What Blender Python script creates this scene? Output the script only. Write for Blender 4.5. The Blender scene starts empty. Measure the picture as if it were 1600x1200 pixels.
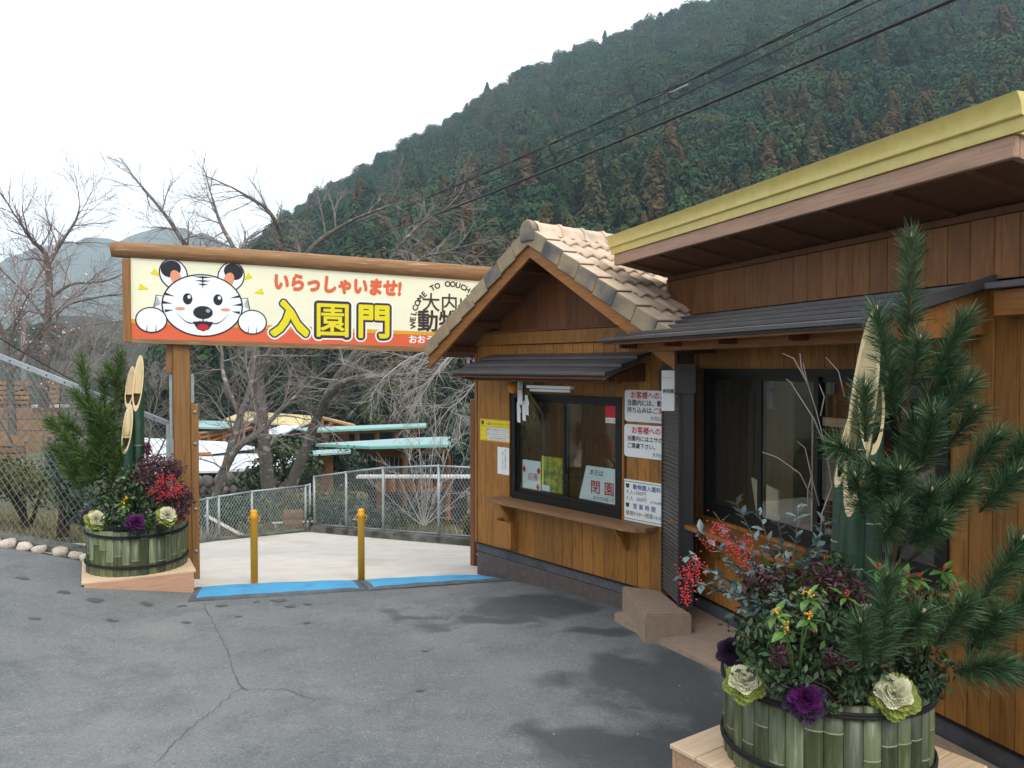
import bpy, bmesh, math, random
import numpy as np
from mathutils import Vector, Matrix

random.seed(7)
rng = np.random.default_rng(7)
scene = bpy.context.scene
COL = scene.collection
R = math.radians

# ------------------------------------------------------------------ camera
FPX, CAM_Z = 1240.0, 2.27
PITCH = math.atan(27 / FPX)
cam_data = bpy.data.cameras.new("camera")
cam = bpy.data.objects.new("camera", cam_data)
COL.objects.link(cam)
cam.location = (0, 0, CAM_Z)
cam.rotation_euler = (R(90) - PITCH, 0, 0)
cam_data.sensor_width = 36
cam_data.lens = 36 * FPX / 1600
cam_data.clip_start = 0.05
cam_data.clip_end = 6000
scene.camera = cam

# ------------------------------------------------------------------ light
SUN_EL, SUN_AZ = R(48), R(150)          # high, hazy sun behind the camera to its right
world = bpy.data.worlds.new("World")
scene.world = world
world.use_nodes = True
wn, wl = world.node_tree.nodes, world.node_tree.links
wn.clear()
sky = wn.new("ShaderNodeTexSky")
sky.sky_type = 'NISHITA'
sky.sun_disc = False
sky.sun_elevation = SUN_EL
sky.sun_rotation = SUN_AZ
sky.air_density = 1.0
sky.dust_density = 4.0
hsv = wn.new("ShaderNodeHueSaturation")
hsv.inputs["Saturation"].default_value = 0.42
mixw = wn.new("ShaderNodeMixRGB")
mixw.inputs[0].default_value = 0.72
mixw.inputs[2].default_value = (11.6, 11.9, 12.3, 1)   # thin high cloud
bg = wn.new("ShaderNodeBackground")
bg.inputs["Strength"].default_value = 0.10
wo = wn.new("ShaderNodeOutputWorld")
wl.new(sky.outputs[0], hsv.inputs["Color"])
wl.new(hsv.outputs[0], mixw.inputs[1])
wl.new(mixw.outputs[0], bg.inputs["Color"])
wl.new(bg.outputs[0], wo.inputs["Surface"])

sun_data = bpy.data.lights.new("sun", 'SUN')
sun_data.energy = 1.0
sun_data.angle = R(18)
sun_data.color = (1.0, 0.95, 0.88)
sun = bpy.data.objects.new("sun", sun_data)
COL.objects.link(sun)
sun.location = (0, 0, 30)
sd = Vector((math.sin(SUN_AZ) * math.cos(SUN_EL), math.cos(SUN_AZ) * math.cos(SUN_EL), math.sin(SUN_EL)))
sun.rotation_euler = sd.to_track_quat('Z', 'Y').to_euler()

vs = scene.view_settings
vs.view_transform = 'Standard'
vs.look = 'None'
vs.exposure = 0.80
vs.gamma = 1
vs.use_curve_mapping = False
scene.cycles.use_denoising = True
scene.cycles.denoising_prefilter = 'ACCURATE'
scene.cycles.max_bounces = 8
scene.cycles.diffuse_bounces = 3
scene.cycles.glossy_bounces = 3
scene.cycles.transmission_bounces = 6
scene.cycles.transparent_max_bounces = 12
scene.cycles.volume_bounces = 1
scene.cycles.caustics_reflective = False
scene.cycles.caustics_refractive = False


# ------------------------------------------------------------------ helpers
def world_at(px, py, d):
    """the point seen at a picture position, d metres ahead"""
    u, v = (px - 800) / FPX, (600 - py) / FPX
    r = Vector((u, math.cos(PITCH) + v * math.sin(PITCH), -math.sin(PITCH) + v * math.cos(PITCH)))
    return Vector((0, 0, CAM_Z)) + r * (d / r.y)


def lerp(a, b, t):
    return a + (b - a) * t


def srgb(*c):
    return tuple((x / 12.92 if x <= 0.04045 else ((x + 0.055) / 1.055) ** 2.4) for x in (v / 255 for v in c))


def mat(name, c1, c2=None, rough=0.7, scale=6.0, stretch=(1, 1, 1), rnd=0.0, bump=0.0, spec=0.3, metal=0.0,
        detail=6, blotch=None, space='Object', contrast=(0.35, 0.65), coat=0.0):
    m = bpy.data.materials.new(name)
    m.use_nodes = True
    n, l = m.node_tree.nodes, m.node_tree.links
    b = n["Principled BSDF"]
    b.inputs["Roughness"].default_value = rough
    b.inputs["Specular IOR Level"].default_value = spec
    b.inputs["Metallic"].default_value = metal
    b.inputs["Coat Weight"].default_value = coat
    c2 = c2 or tuple(x * 0.75 for x in c1)
    tc = n.new("ShaderNodeTexCoord")
    mp = n.new("ShaderNodeMapping")
    mp.inputs["Scale"].default_value = stretch
    l.new(tc.outputs[space], mp.inputs[0])
    vec = mp.outputs[0]
    if rnd:
        oi = n.new("ShaderNodeObjectInfo")
        mul = n.new("ShaderNodeVectorMath")
        mul.operation = 'SCALE'
        mul.inputs[0].default_value = (37.0, 91.0, 13.0)
        l.new(oi.outputs["Random"], mul.inputs["Scale"])
        add = n.new("ShaderNodeVectorMath")
        l.new(vec, add.inputs[0])
        l.new(mul.outputs[0], add.inputs[1])
        vec = add.outputs[0]
    no = n.new("ShaderNodeTexNoise")
    no.inputs["Scale"].default_value = scale
    no.inputs["Detail"].default_value = detail
    no.inputs["Roughness"].default_value = 0.62
    l.new(vec, no.inputs["Vector"])
    mr = n.new("ShaderNodeMapRange")
    mr.inputs[1].default_value, mr.inputs[2].default_value = contrast
    l.new(no.outputs[0], mr.inputs[0])
    mx = n.new("ShaderNodeMixRGB")
    mx.inputs[1].default_value = (*c1, 1)
    mx.inputs[2].default_value = (*c2, 1)
    l.new(mr.outputs[0], mx.inputs[0])
    out = mx.outputs[0]
    if blotch:
        bc, bs, lo, hi = blotch
        nb = n.new("ShaderNodeTexNoise")
        nb.inputs["Scale"].default_value = bs
        nb.inputs["Detail"].default_value = 5
        l.new(vec, nb.inputs["Vector"])
        br = n.new("ShaderNodeMapRange")
        br.inputs[1].default_value, br.inputs[2].default_value = lo, hi
        l.new(nb.outputs[0], br.inputs[0])
        bx = n.new("ShaderNodeMixRGB")
        bx.inputs[2].default_value = (*bc, 1)
        l.new(br.outputs[0], bx.inputs[0])
        l.new(out, bx.inputs[1])
        out = bx.outputs[0]
    if rnd:
        m1 = n.new("ShaderNodeMapRange")
        m1.inputs[3].default_value, m1.inputs[4].default_value = 1 - rnd, 1 + rnd
        l.new(oi.outputs["Random"], m1.inputs[0])
        vm = n.new("ShaderNodeVectorMath")
        vm.operation = 'SCALE'
        l.new(out, vm.inputs[0])
        l.new(m1.outputs[0], vm.inputs["Scale"])
        out = vm.outputs[0]
    l.new(out, b.inputs["Base Color"])
    if bump:
        bp = n.new("ShaderNodeBump")
        bp.inputs["Strength"].default_value = bump
        bp.inputs["Distance"].default_value = 0.01
        l.new(no.outputs[0], bp.inputs["Height"])
        l.new(bp.outputs[0], b.inputs["Normal"])
    return m


def foliage_mat(name, cols, rough=0.6, per_object=False, noise=1.5, spec=0.25, trans=0.0):
    """leaf colours that vary from clump to clump (island) and from plant to plant"""
    m = bpy.data.materials.new(name)
    m.use_nodes = True
    n, l = m.node_tree.nodes, m.node_tree.links
    b = n["Principled BSDF"]
    b.inputs["Roughness"].default_value = rough
    b.inputs["Specular IOR Level"].default_value = spec
    src = None
    if per_object:
        oi = n.new("ShaderNodeObjectInfo")
        src = oi.outputs["Random"]
    else:
        ge = n.new("ShaderNodeNewGeometry")
        src = ge.outputs["Random Per Island"]
    cr = n.new("ShaderNodeValToRGB")
    e = cr.color_ramp.elements
    e[0].position, e[0].color = 0, (*cols[0], 1)
    e[1].position, e[1].color = 1, (*cols[-1], 1)
    for k, c in enumerate(cols[1:-1]):
        x = e.new((k + 1) / (len(cols) - 1))
        x.color = (*c, 1)
    l.new(src, cr.inputs[0])
    ge2 = n.new("ShaderNodeNewGeometry")
    mr = n.new("ShaderNodeMapRange")
    mr.inputs[3].default_value, mr.inputs[4].default_value = 0.6, 1.4
    l.new(ge2.outputs["Random Per Island"], mr.inputs[0])
    vm = n.new("ShaderNodeVectorMath")
    vm.operation = 'SCALE'
    l.new(cr.outputs[0], vm.inputs[0])
    l.new(mr.outputs[0], vm.inputs["Scale"])
    l.new(vm.outputs[0], b.inputs["Base Color"])
    return m


def glass_mat(name, tint=(0.9, 0.95, 0.95)):
    m = bpy.data.materials.new(name)
    m.use_nodes = True
    n, l = m.node_tree.nodes, m.node_tree.links
    n.clear()
    o = n.new("ShaderNodeOutputMaterial")
    tr = n.new("ShaderNodeBsdfTransparent")
    tr.inputs[0].default_value = (*tint, 1)
    gl = n.new("ShaderNodeBsdfGlossy")
    gl.inputs["Roughness"].default_value = 0.015
    fr = n.new("ShaderNodeFresnel")
    fr.inputs[0].default_value = 1.52
    ma = n.new("ShaderNodeMath")
    ma.operation = 'MULTIPLY_ADD'
    ma.inputs[1].default_value, ma.inputs[2].default_value = 1.5, 0.05
    mx = n.new("ShaderNodeMixShader")
    l.new(fr.outputs[0], ma.inputs[0])
    ge = n.new("ShaderNodeNewGeometry")
    iv = n.new("ShaderNodeMath")
    iv.operation = 'SUBTRACT'
    iv.inputs[0].default_value = 1.0
    m2 = n.new("ShaderNodeMath")
    m2.operation = 'MULTIPLY'
    l.new(ge.outputs["Backfacing"], iv.inputs[1])
    l.new(ma.outputs[0], m2.inputs[0])
    l.new(iv.outputs[0], m2.inputs[1])
    l.new(m2.outputs[0], mx.inputs[0])
    l.new(tr.outputs[0], mx.inputs[1])
    l.new(gl.outputs[0], mx.inputs[2])
    l.new(mx.outputs[0], o.inputs[0])
    return m


def link(name, me, m=None, parent=None):
    o = bpy.data.objects.new(name, me)
    COL.objects.link(o)
    if m is not None and me is not None and not me.materials:
        for x in (m if isinstance(m, (list, tuple)) else [m]):
            me.materials.append(x)
    if parent is not None:
        o.parent = parent
    return o


def from_bm(name, bm, m, parent=None, smooth=False):
    me = bpy.data.meshes.new(name)
    bmesh.ops.recalc_face_normals(bm, faces=bm.faces)
    bm.to_mesh(me)
    bm.free()
    if smooth:
        for p in me.polygons:
            p.use_smooth = True
    return link(name, me, m, parent)


def from_data(name, verts, faces, m, parent=None, smooth=False):
    me = bpy.data.meshes.new(name)
    me.from_pydata([tuple(v) for v in verts], [], faces)
    me.update()
    if smooth:
        for p in me.polygons:
            p.use_smooth = True
    return link(name, me, m, parent)


def tag(o, label, cat, group=None, kind=None):
    o["label"] = label
    if cat:
        o["category"] = cat
    if group:
        o["group"] = group
    if kind:
        o["kind"] = kind
    return o


def struct(o, label=None):
    o["kind"] = "structure"
    if label:
        o["label"] = label
    return o


def stuff(o, label=None):
    o["kind"] = "stuff"
    if label:
        o["label"] = label
    return o


def thing(name, label, cat, loc=(0, 0, 0), rz=0.0, group=None):
    o = bpy.data.objects.new(name, None)
    COL.objects.link(o)
    o.empty_display_size = 0.1
    o.location = loc
    o.rotation_euler = (0, 0, rz)
    return tag(o, label, cat, group)


def copy_tree(o, parent=None):
    c = o.copy()
    COL.objects.link(c)
    c.parent = parent
    for ch in list(o.children):
        copy_tree(ch, c)
    return c


def box(bm, x0, x1, y0, y1, z0, z1, bev=0.0):
    vs_ = [bm.verts.new(p) for p in ((x0, y0, z0), (x1, y0, z0), (x1, y1, z0), (x0, y1, z0),
                                     (x0, y0, z1), (x1, y0, z1), (x1, y1, z1), (x0, y1, z1))]
    fs = [bm.faces.new([vs_[i] for i in f]) for f in
          ((3, 2, 1, 0), (4, 5, 6, 7), (0, 1, 5, 4), (1, 2, 6, 5), (2, 3, 7, 6), (3, 0, 4, 7))]
    if bev:
        es = list({e for f in fs for e in f.edges})
        bmesh.ops.bevel(bm, geom=es, offset=bev, segments=1, affect='EDGES', clamp_overlap=True)


def boxo(name, x0, x1, y0, y1, z0, z1, m, parent=None, bev=0.004):
    bm = bmesh.new()
    box(bm, x0, x1, y0, y1, z0, z1, bev)
    return from_bm(name, bm, m, parent)


def prism(bm, poly, axis, a0, a1):
    """poly: 2D points; extruded along axis 0/1/2 from a0 to a1"""
    def p3(p, a):
        q = list(p)
        q.insert(axis, a)
        return q
    v0 = [bm.verts.new(p3(p, a0)) for p in poly]
    v1 = [bm.verts.new(p3(p, a1)) for p in poly]
    n = len(poly)
    bm.faces.new(v0)
    bm.faces.new(v1[::-1])
    for i in range(n):
        bm.faces.new((v0[i], v0[(i + 1) % n], v1[(i + 1) % n], v1[i]))


def prismo(name, poly, axis, a0, a1, m, parent=None):
    bm = bmesh.new()
    prism(bm, poly, axis, a0, a1)
    return from_bm(name, bm, m, parent)


class Tubes:
    """many tubes gathered into one mesh"""
    def __init__(self):
        self.v, self.f = [], []

    def add(self, pts, radii, seg=6, cap=True):
        pts = [Vector(p) for p in pts]
        n = len(pts)
        if not hasattr(radii, '__len__'):
            radii = [radii] * n
        base = len(self.v)
        up = Vector((0, 0, 1))
        prev = None
        for i, p in enumerate(pts):
            d = (pts[min(i + 1, n - 1)] - pts[max(i - 1, 0)])
            d = d.normalized() if d.length > 1e-9 else up
            if prev is None:
                a = d.cross(up if abs(d.z) < 0.95 else Vector((1, 0, 0))).normalized()
            else:
                a = (prev - d * prev.dot(d))
                a = a.normalized() if a.length > 1e-6 else d.orthogonal().normalized()
            prev = a
            b = d.cross(a)
            for k in range(seg):
                t = 2 * math.pi * k / seg
                self.v.append(p + (a * math.cos(t) + b * math.sin(t)) * radii[i])
        for i in range(n - 1):
            for k in range(seg):
                k2 = (k + 1) % seg
                self.f.append((base + i * seg + k, base + i * seg + k2, base + (i + 1) * seg + k2, base + (i + 1) * seg + k))
        if cap:
            self.f.append(tuple(base + k for k in range(seg))[::-1])
            self.f.append(tuple(base + (n - 1) * seg + k for k in range(seg)))

    def obj(self, name, m, parent=None, smooth=True):
        return from_data(name, self.v, self.f, m, parent, smooth)


def tubeo(name, pts, r, m, parent=None, seg=8, smooth=True):
    t = Tubes()
    t.add(pts, r, seg)
    return t.obj(name, m, parent, smooth)


def lathe(bm, prof, seg=24, c=(0, 0)):
    rings = []
    for r, z in prof:
        rings.append([bm.verts.new((c[0] + r * math.cos(2 * math.pi * k / seg), c[1] + r * math.sin(2 * math.pi * k / seg), z)) for k in range(seg)])
    for a, b in zip(rings, rings[1:]):
        for k in range(seg):
            bm.faces.new((a[k], a[(k + 1) % seg], b[(k + 1) % seg], b[k]))
    if prof[0][0] > 1e-4:
        bm.faces.new(rings[0][::-1])
    if prof[-1][0] > 1e-4:
        bm.faces.new(rings[-1])


_text_cache = {}


def text(name, body, x, z, size, m, parent, y=-0.004, align='LEFT', rot=0.0, wide=1.0, spacing=1.0, shear=0.0, vertical=False, bold=0.0, bold_n=8):
    """lettering standing in the parent's XZ plane, facing its -Y side"""
    c = bpy.data.curves.new(name, 'FONT')
    c.body = "\n".join(body) if vertical else body
    c.size = size
    c.align_x = align

    c.space_character = spacing
    c.shear = shear
    c.resolution_u = 3
    if vertical:
        c.space_line = 0.95
    o = bpy.data.objects.new(name, c)
    COL.objects.link(o)
    bpy.context.view_layer.update()
    dg = bpy.context.evaluated_depsgraph_get()
    me = bpy.data.meshes.new_from_object(o.evaluated_get(dg))
    bpy.data.objects.remove(o)
    bpy.data.curves.remove(c)
    me.name = name
    if bold:
        vv = np.array([v_.co for v_ in me.vertices])
        ff = [list(p_.vertices) for p_ in me.polygons]
        V_, F_ = [vv], list(ff)
        for k in range(bold_n):
            a = 2 * math.pi * k / bold_n
            b_ = len(vv) * (k + 1)
            V_.append(vv + np.array([math.cos(a) * bold, math.sin(a) * bold, -0.00002 * (k + 1)]))
            F_ += [[i + b_ for i in q] for q in ff]
        me = bpy.data.meshes.new(name)
        me.from_pydata(np.vstack(V_).tolist(), [], F_)
    t = link(name, me, None, parent)
    me.materials.clear()
    me.materials.append(m)
    t.matrix_local = Matrix.Translation((x, y, z)) @ Matrix.Rotation(-rot, 4, 'Y') @ Matrix.Rotation(R(90), 4, 'X') @ Matrix.Diagonal((wide, 1, 1, 1))
    return t


def flat(name, poly, y, m, parent):
    """a thin painted shape in the parent's XZ plane"""
    bm = bmesh.new()
    bm.faces.new([bm.verts.new((p[0], y, p[1])) for p in poly])
    bmesh.ops.triangulate(bm, faces=bm.faces)
    return from_bm(name, bm, m, parent)


def ellipse(cx, cz, rx, rz, n=28, rot=0.0, a0=0.0, a1=2 * math.pi):
    out = []
    for k in range(n):
        a = a0 + (a1 - a0) * k / n
        x, z = rx * math.cos(a), rz * math.sin(a)
        out.append((cx + x * math.cos(rot) - z * math.sin(rot), cz + x * math.sin(rot) + z * math.cos(rot)))
    return out


def leaf_quads(centers, normals, sizes, aspect=0.5, fold=0.0):
    """diamond leaves; returns verts, faces"""
    n = len(centers)
    rv = rng.normal(size=(n, 3))
    nn = normals / (np.linalg.norm(normals, axis=1, keepdims=True) + 1e-9)
    a = np.cross(nn, rv)
    a /= (np.linalg.norm(a, axis=1, keepdims=True) + 1e-9)
    b = np.cross(nn, a)
    s = sizes[:, None]
    v = np.empty((n, 4, 3))
    v[:, 0] = centers - a * s * 0.5
    v[:, 1] = centers + b * s * 0.5 * aspect + nn * s * fold
    v[:, 2] = centers + a * s * 0.5
    v[:, 3] = centers - b * s * 0.5 * aspect + nn * s * fold
    f = np.arange(n * 4).reshape(n, 4)
    return v.reshape(-1, 3), f


def np_mesh(name, v, f):
    me = bpy.data.meshes.new(name)
    n, k = f.shape
    me.vertices.add(len(v))
    me.vertices.foreach_set("co", np.ascontiguousarray(v, dtype=np.float32).ravel())
    me.loops.add(n * k)
    me.loops.foreach_set("vertex_index", np.ascontiguousarray(f, dtype=np.int32).ravel())
    me.polygons.add(n)
    me.polygons.foreach_set("loop_start", np.arange(n, dtype=np.int32) * k)
    me.update(calc_edges=True)
    return me


def leaf_ball(name, blobs, n, size, m, parent=None, aspect=0.5, shell=0.55, jitter=0.5):
    """n leaves spread through the outer volume of several ellipsoids (centre, radii)"""
    vol = np.array([b[1][0] * b[1][1] * b[1][2] for b in blobs]) ** 0.67
    cnt = np.maximum(1, (n * vol / vol.sum()).astype(int))
    C, N = [], []
    for (c, r), k in zip(blobs, cnt):
        d = rng.normal(size=(k, 3))
        d /= np.linalg.norm(d, axis=1, keepdims=True)
        rad = shell + (1 - shell) * rng.random((k, 1)) ** 0.6
        rad *= 1 + 0.12 * rng.normal(size=(k, 1))
        C.append(np.array(c) + d * rad * np.array(r))
        N.append(d + jitter * rng.normal(size=(k, 3)))
    C, N = np.vstack(C), np.vstack(N)
    S = size * (0.6 + 0.8 * rng.random(len(C)))
    v, f = leaf_quads(C, N, S, aspect, 0.08)
    return link(name, np_mesh(name, v, f), m, parent)


# ------------------------------------------------------------------ materials
ORANGE1, ORANGE2 = (0.335, 0.150, 0.030), (0.225, 0.092, 0.017)
M_SIDING = mat("stained cedar siding", ORANGE1, ORANGE2, 0.55, 9, (6, 6, 0.55), rnd=0.20, bump=0.15, blotch=((0.13, 0.05, 0.012), 8, 0.56, 0.76))
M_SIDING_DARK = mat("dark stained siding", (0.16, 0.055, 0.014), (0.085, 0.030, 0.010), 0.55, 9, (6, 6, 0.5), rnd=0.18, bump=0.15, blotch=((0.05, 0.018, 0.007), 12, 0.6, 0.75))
M_SIDING_EAVE_SHADE = mat("brown upper siding with eave shade", (0.215, 0.088, 0.026), (0.135, 0.052, 0.016), 0.55, 9, (6, 6, 0.55), rnd=0.18, bump=0.15, blotch=((0.085, 0.032, 0.012), 10, 0.58, 0.78))  # redder upper boards, with the shade under the eave put into the colour
M_TRIM = mat("orange stained timber", (0.30, 0.125, 0.030), (0.20, 0.075, 0.018), 0.55, 8, (0.6, 6, 6), rnd=0.12, bump=0.12)
M_TRIM_V = mat("orange stained post", (0.29, 0.12, 0.030), (0.19, 0.075, 0.020), 0.55, 8, (6, 6, 0.5), rnd=0.1, bump=0.12)
M_POST = mat("weathered gate timber", (0.27, 0.135, 0.045), (0.17, 0.082, 0.028), 0.65, 7, (7, 7, 0.4), rnd=0.08, bump=0.2)
M_BEAM = mat("peeled log", (0.30, 0.165, 0.075), (0.19, 0.095, 0.042), 0.7, 7, (0.4, 6, 6), rnd=0.05, bump=0.25, blotch=((0.45, 0.33, 0.21), 9, 0.63, 0.72))
M_FASCIA = mat("reddish cedar fascia", (0.42, 0.265, 0.185), (0.31, 0.185, 0.125), 0.7, 7, (0.5, 8, 8), rnd=0.08, bump=0.2)
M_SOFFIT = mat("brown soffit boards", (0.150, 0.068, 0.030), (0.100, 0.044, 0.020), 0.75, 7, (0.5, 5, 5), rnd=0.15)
M_YELLOW = mat("yellow metal gutter", (0.62, 0.50, 0.165), (0.54, 0.43, 0.125), 0.35, 14, (1, 1, 1), spec=0.5, bump=0.03)
M_SLATE = mat("dark brown metal roofing", (0.066, 0.061, 0.067), (0.050, 0.046, 0.050), 0.40, 5, rnd=0.10, spec=0.5)
M_FOUND = mat("grey rendered base", (0.105, 0.105, 0.115), (0.075, 0.075, 0.082), 0.85, 20, bump=0.1, blotch=((0.06, 0.06, 0.062), 3, 0.5, 0.7))
M_FOUND2 = mat("brown painted plinth", (0.115, 0.090, 0.080), (0.085, 0.068, 0.062), 0.8, 15, bump=0.1)
M_FRAME = mat("black window aluminium", (0.008, 0.0075, 0.007), (0.012, 0.011, 0.010), 0.45, 5, spec=0.25)
M_GLASS = glass_mat("window glass")
M_TILE = mat("sandy clay tile", (0.62, 0.49, 0.37), (0.50, 0.375, 0.27), 0.6, 6, rnd=0.12, bump=0.1, blotch=((0.20, 0.18, 0.18), 2.6, 0.62, 0.80))
M_VERGE = mat("smoke stained verge tile", (0.34, 0.27, 0.17), (0.25, 0.19, 0.12), 0.65, 6, rnd=0.12, bump=0.1, blotch=((0.085, 0.085, 0.095), 2.2, 0.50, 0.66))
M_SHELF = mat("worn counter timber", (0.26, 0.135, 0.062), (0.17, 0.085, 0.040), 0.6, 8, (0.6, 7, 7), bump=0.2, blotch=((0.42, 0.31, 0.22), 16, 0.62, 0.72))
M_WHITE = mat("white sign board", (0.72, 0.73, 0.72), (0.66, 0.67, 0.66), 0.45, 3)
M_PAPER = mat("white paper", (0.75, 0.74, 0.73), (0.70, 0.70, 0.70), 0.8, 3)
M_RED = mat("red print", (0.50, 0.020, 0.030), (0.45, 0.02, 0.03), 0.6)
M_INK = mat("black print", (0.020, 0.019, 0.020), (0.03, 0.03, 0.03), 0.6)
M_BLUEINK = mat("blue print", (0.05, 0.11, 0.26), (0.05, 0.10, 0.22), 0.6)
M_BROWNINK = mat("brown print", (0.06, 0.035, 0.03), (0.05, 0.03, 0.03), 0.6)
M_CREAM = mat("cream sign panel", (0.80, 0.78, 0.58), (0.77, 0.75, 0.55), 0.45, 3)
M_SALMON = mat("orange red sign paint", (0.68, 0.125, 0.05), (0.64, 0.115, 0.045), 0.45, 3)
M_GOLD = mat("golden sign stripe", (0.66, 0.37, 0.03), (0.62, 0.34, 0.03), 0.45, 3)
M_LEMON = mat("lemon sign paint", (0.73, 0.63, 0.015), (0.70, 0.60, 0.015), 0.45, 3)
M_SIGNWHITE = mat("white sign paint", (0.80, 0.82, 0.85), (0.78, 0.80, 0.83), 0.45, 3)
M_SIGNBROWN = mat("dark brown sign paint", (0.045, 0.028, 0.030), (0.05, 0.03, 0.03), 0.5, 3)
M_NAVY = mat("near black sign paint", (0.013, 0.014, 0.022), (0.016, 0.016, 0.022), 0.45, 3)
M_BLUSH = mat("peach sign paint", (0.70, 0.30, 0.16), (0.68, 0.28, 0.15), 0.5, 3)
M_GALV = mat("galvanised steel", (0.36, 0.40, 0.42), (0.28, 0.31, 0.33), 0.45, 10, metal=0.35, spec=0.5)
M_WIRE = mat("dull fence wire", (0.30, 0.33, 0.33), (0.22, 0.25, 0.25), 0.6, 10, metal=0.2)
M_WIRE_NEAR = mat("green coated fence wire", (0.15, 0.185, 0.175), (0.22, 0.24, 0.23), 0.6, 3)
M_BOLLARD = mat("amber yellow paint", (0.70, 0.34, 0.010), (0.64, 0.30, 0.010), 0.4, 5, spec=0.5, blotch=((0.33, 0.15, 0.01), 8, 0.62, 0.8))
M_MAT = mat("sky blue rubber mat", (0.048, 0.275, 0.49), (0.065, 0.31, 0.52), 0.7, 5, blotch=((0.045, 0.20, 0.38), 6, 0.58, 0.75), bump=0.05)
M_MATEDGE = mat("grey rubber edging", (0.10, 0.125, 0.145), (0.065, 0.075, 0.085), 0.7, 8)
M_RAWWOOD = mat("raw pine boards", (0.68, 0.51, 0.35), (0.55, 0.385, 0.24), 0.7, 6, (0.6, 8, 8), rnd=0.08, bump=0.15)
M_RAWRED = mat("raw cedar skirt", (0.54, 0.33, 0.215), (0.43, 0.245, 0.15), 0.7, 6, (0.6, 8, 8), rnd=0.08, bump=0.15)
M_STAVE = foliage_mat("split bamboo staves", [(0.085, 0.130, 0.030), (0.155, 0.200, 0.060), (0.24, 0.27, 0.14), (0.11, 0.15, 0.075), (0.19, 0.21, 0.045), (0.29, 0.30, 0.20)], 0.4, per_object=True, spec=0.45)
M_STAVE = mat("split bamboo staves", (0.056, 0.076, 0.022), (0.105, 0.120, 0.056), 0.42, 5, (9, 9, 0.8), rnd=0.48, spec=0.45, bump=0.08, blotch=((0.18, 0.195, 0.15), 7, 0.54, 0.78))
M_NODE = mat("pale bamboo node", (0.32, 0.33, 0.24), (0.24, 0.255, 0.17), 0.6, 20)
M_ROPE = mat("black hemp rope", (0.012, 0.012, 0.012), (0.022, 0.021, 0.020), 0.9, 60, bump=0.4)
M_BAMBOO = mat("green bamboo culm", (0.014, 0.045, 0.028), (0.024, 0.062, 0.036), 0.32, 6, (4, 4, 0.6), spec=0.5, blotch=((0.07, 0.13, 0.08), 5, 0.6, 0.8))
M_BAMCUT = mat("cut bamboo face", (0.66, 0.54, 0.33), (0.55, 0.42, 0.23), 0.6, 8, (8, 8, 0.5), bump=0.1)
M_BAMIN = mat("bamboo inside", (0.30, 0.20, 0.10), (0.20, 0.13, 0.065), 0.7, 8, (5, 5, 1))
M_SOIL = mat("dark potting soil", (0.030, 0.022, 0.015), (0.018, 0.013, 0.010), 0.95, 40, bump=0.6)
M_BARK = mat("pine bark", (0.11, 0.072, 0.040), (0.06, 0.038, 0.022), 0.9, 25, (3, 3, 1), bump=0.5)
M_CHERRY = mat("lichen spotted cherry bark", (0.155, 0.138, 0.122), (0.090, 0.078, 0.069), 0.9, 6, (2, 2, 3), bump=0.5, blotch=((0.30, 0.29, 0.26), 2.5, 0.56, 0.68))
M_TWIG = mat("grey brown twigs", (0.27, 0.235, 0.215), (0.19, 0.16, 0.15), 0.9, 3)
M_TWIGPALE = mat("pale grey twigs", (0.40, 0.37, 0.345), (0.29, 0.265, 0.245), 0.9, 3)
M_TWIGRED = mat("pinkish brown twigs", (0.25, 0.185, 0.17), (0.17, 0.125, 0.115), 0.9, 3)
M_BUD = mat("cream pine bud", (0.62, 0.52, 0.36), (0.5, 0.38, 0.22), 0.8, 30)
M_NEEDLE = foliage_mat("pine needles", [(0.014, 0.050, 0.022), (0.030, 0.085, 0.032), (0.055, 0.120, 0.042), (0.105, 0.165, 0.080), (0.040, 0.100, 0.036)], 0.38, spec=0.4)
M_NEEDLE_FAR = foliage_mat("yellowish pine needles", [(0.030, 0.075, 0.014), (0.055, 0.110, 0.020), (0.085, 0.140, 0.030), (0.045, 0.095, 0.026)], 0.5)
M_NANDINA = mat("blue green nandina leaf", (0.075, 0.120, 0.115), (0.125, 0.175, 0.170), 0.4, 20, rnd=0.3, spec=0.45)
M_GREENLEAF = mat("glossy green leaf", (0.050, 0.125, 0.022), (0.085, 0.170, 0.030), 0.35, 15, rnd=0.3, spec=0.5)
M_DARKLEAF = foliage_mat("mixed dark evergreen leaves", [(0.016, 0.045, 0.016), (0.032, 0.080, 0.026), (0.055, 0.100, 0.048), (0.050, 0.040, 0.026), (0.035, 0.075, 0.022), (0.070, 0.125, 0.040)], 0.40, spec=0.4)
M_PURPLELEAF = foliage_mat("bronze purple leaves", [(0.050, 0.018, 0.024), (0.085, 0.030, 0.042), (0.110, 0.045, 0.060), (0.040, 0.026, 0.022)], 0.5)
M_BERRY = mat("red berries", (0.55, 0.018, 0.028), (0.42, 0.012, 0.020), 0.3, 30, spec=0.5)
M_YBERRY = mat("orange yellow berries", (0.75, 0.36, 0.01), (0.66, 0.28, 0.01), 0.3, 30, spec=0.5)
M_KALEWHITE = mat("creamy kale leaves", (0.84, 0.82, 0.64), (0.70, 0.68, 0.42), 0.6, 25, bump=0.3)
M_KALEGREEN = mat("yellow green kale leaves", (0.20, 0.27, 0.055), (0.32, 0.32, 0.07), 0.6, 25, bump=0.3)
M_KALEPURPLE = mat("purple kale leaves", (0.085, 0.012, 0.095), (0.15, 0.02, 0.145), 0.5, 25, bump=0.3)
M_KALEDARK = mat("dark purple kale leaves", (0.030, 0.018, 0.038), (0.055, 0.022, 0.060), 0.5, 25, bump=0.3)
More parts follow.
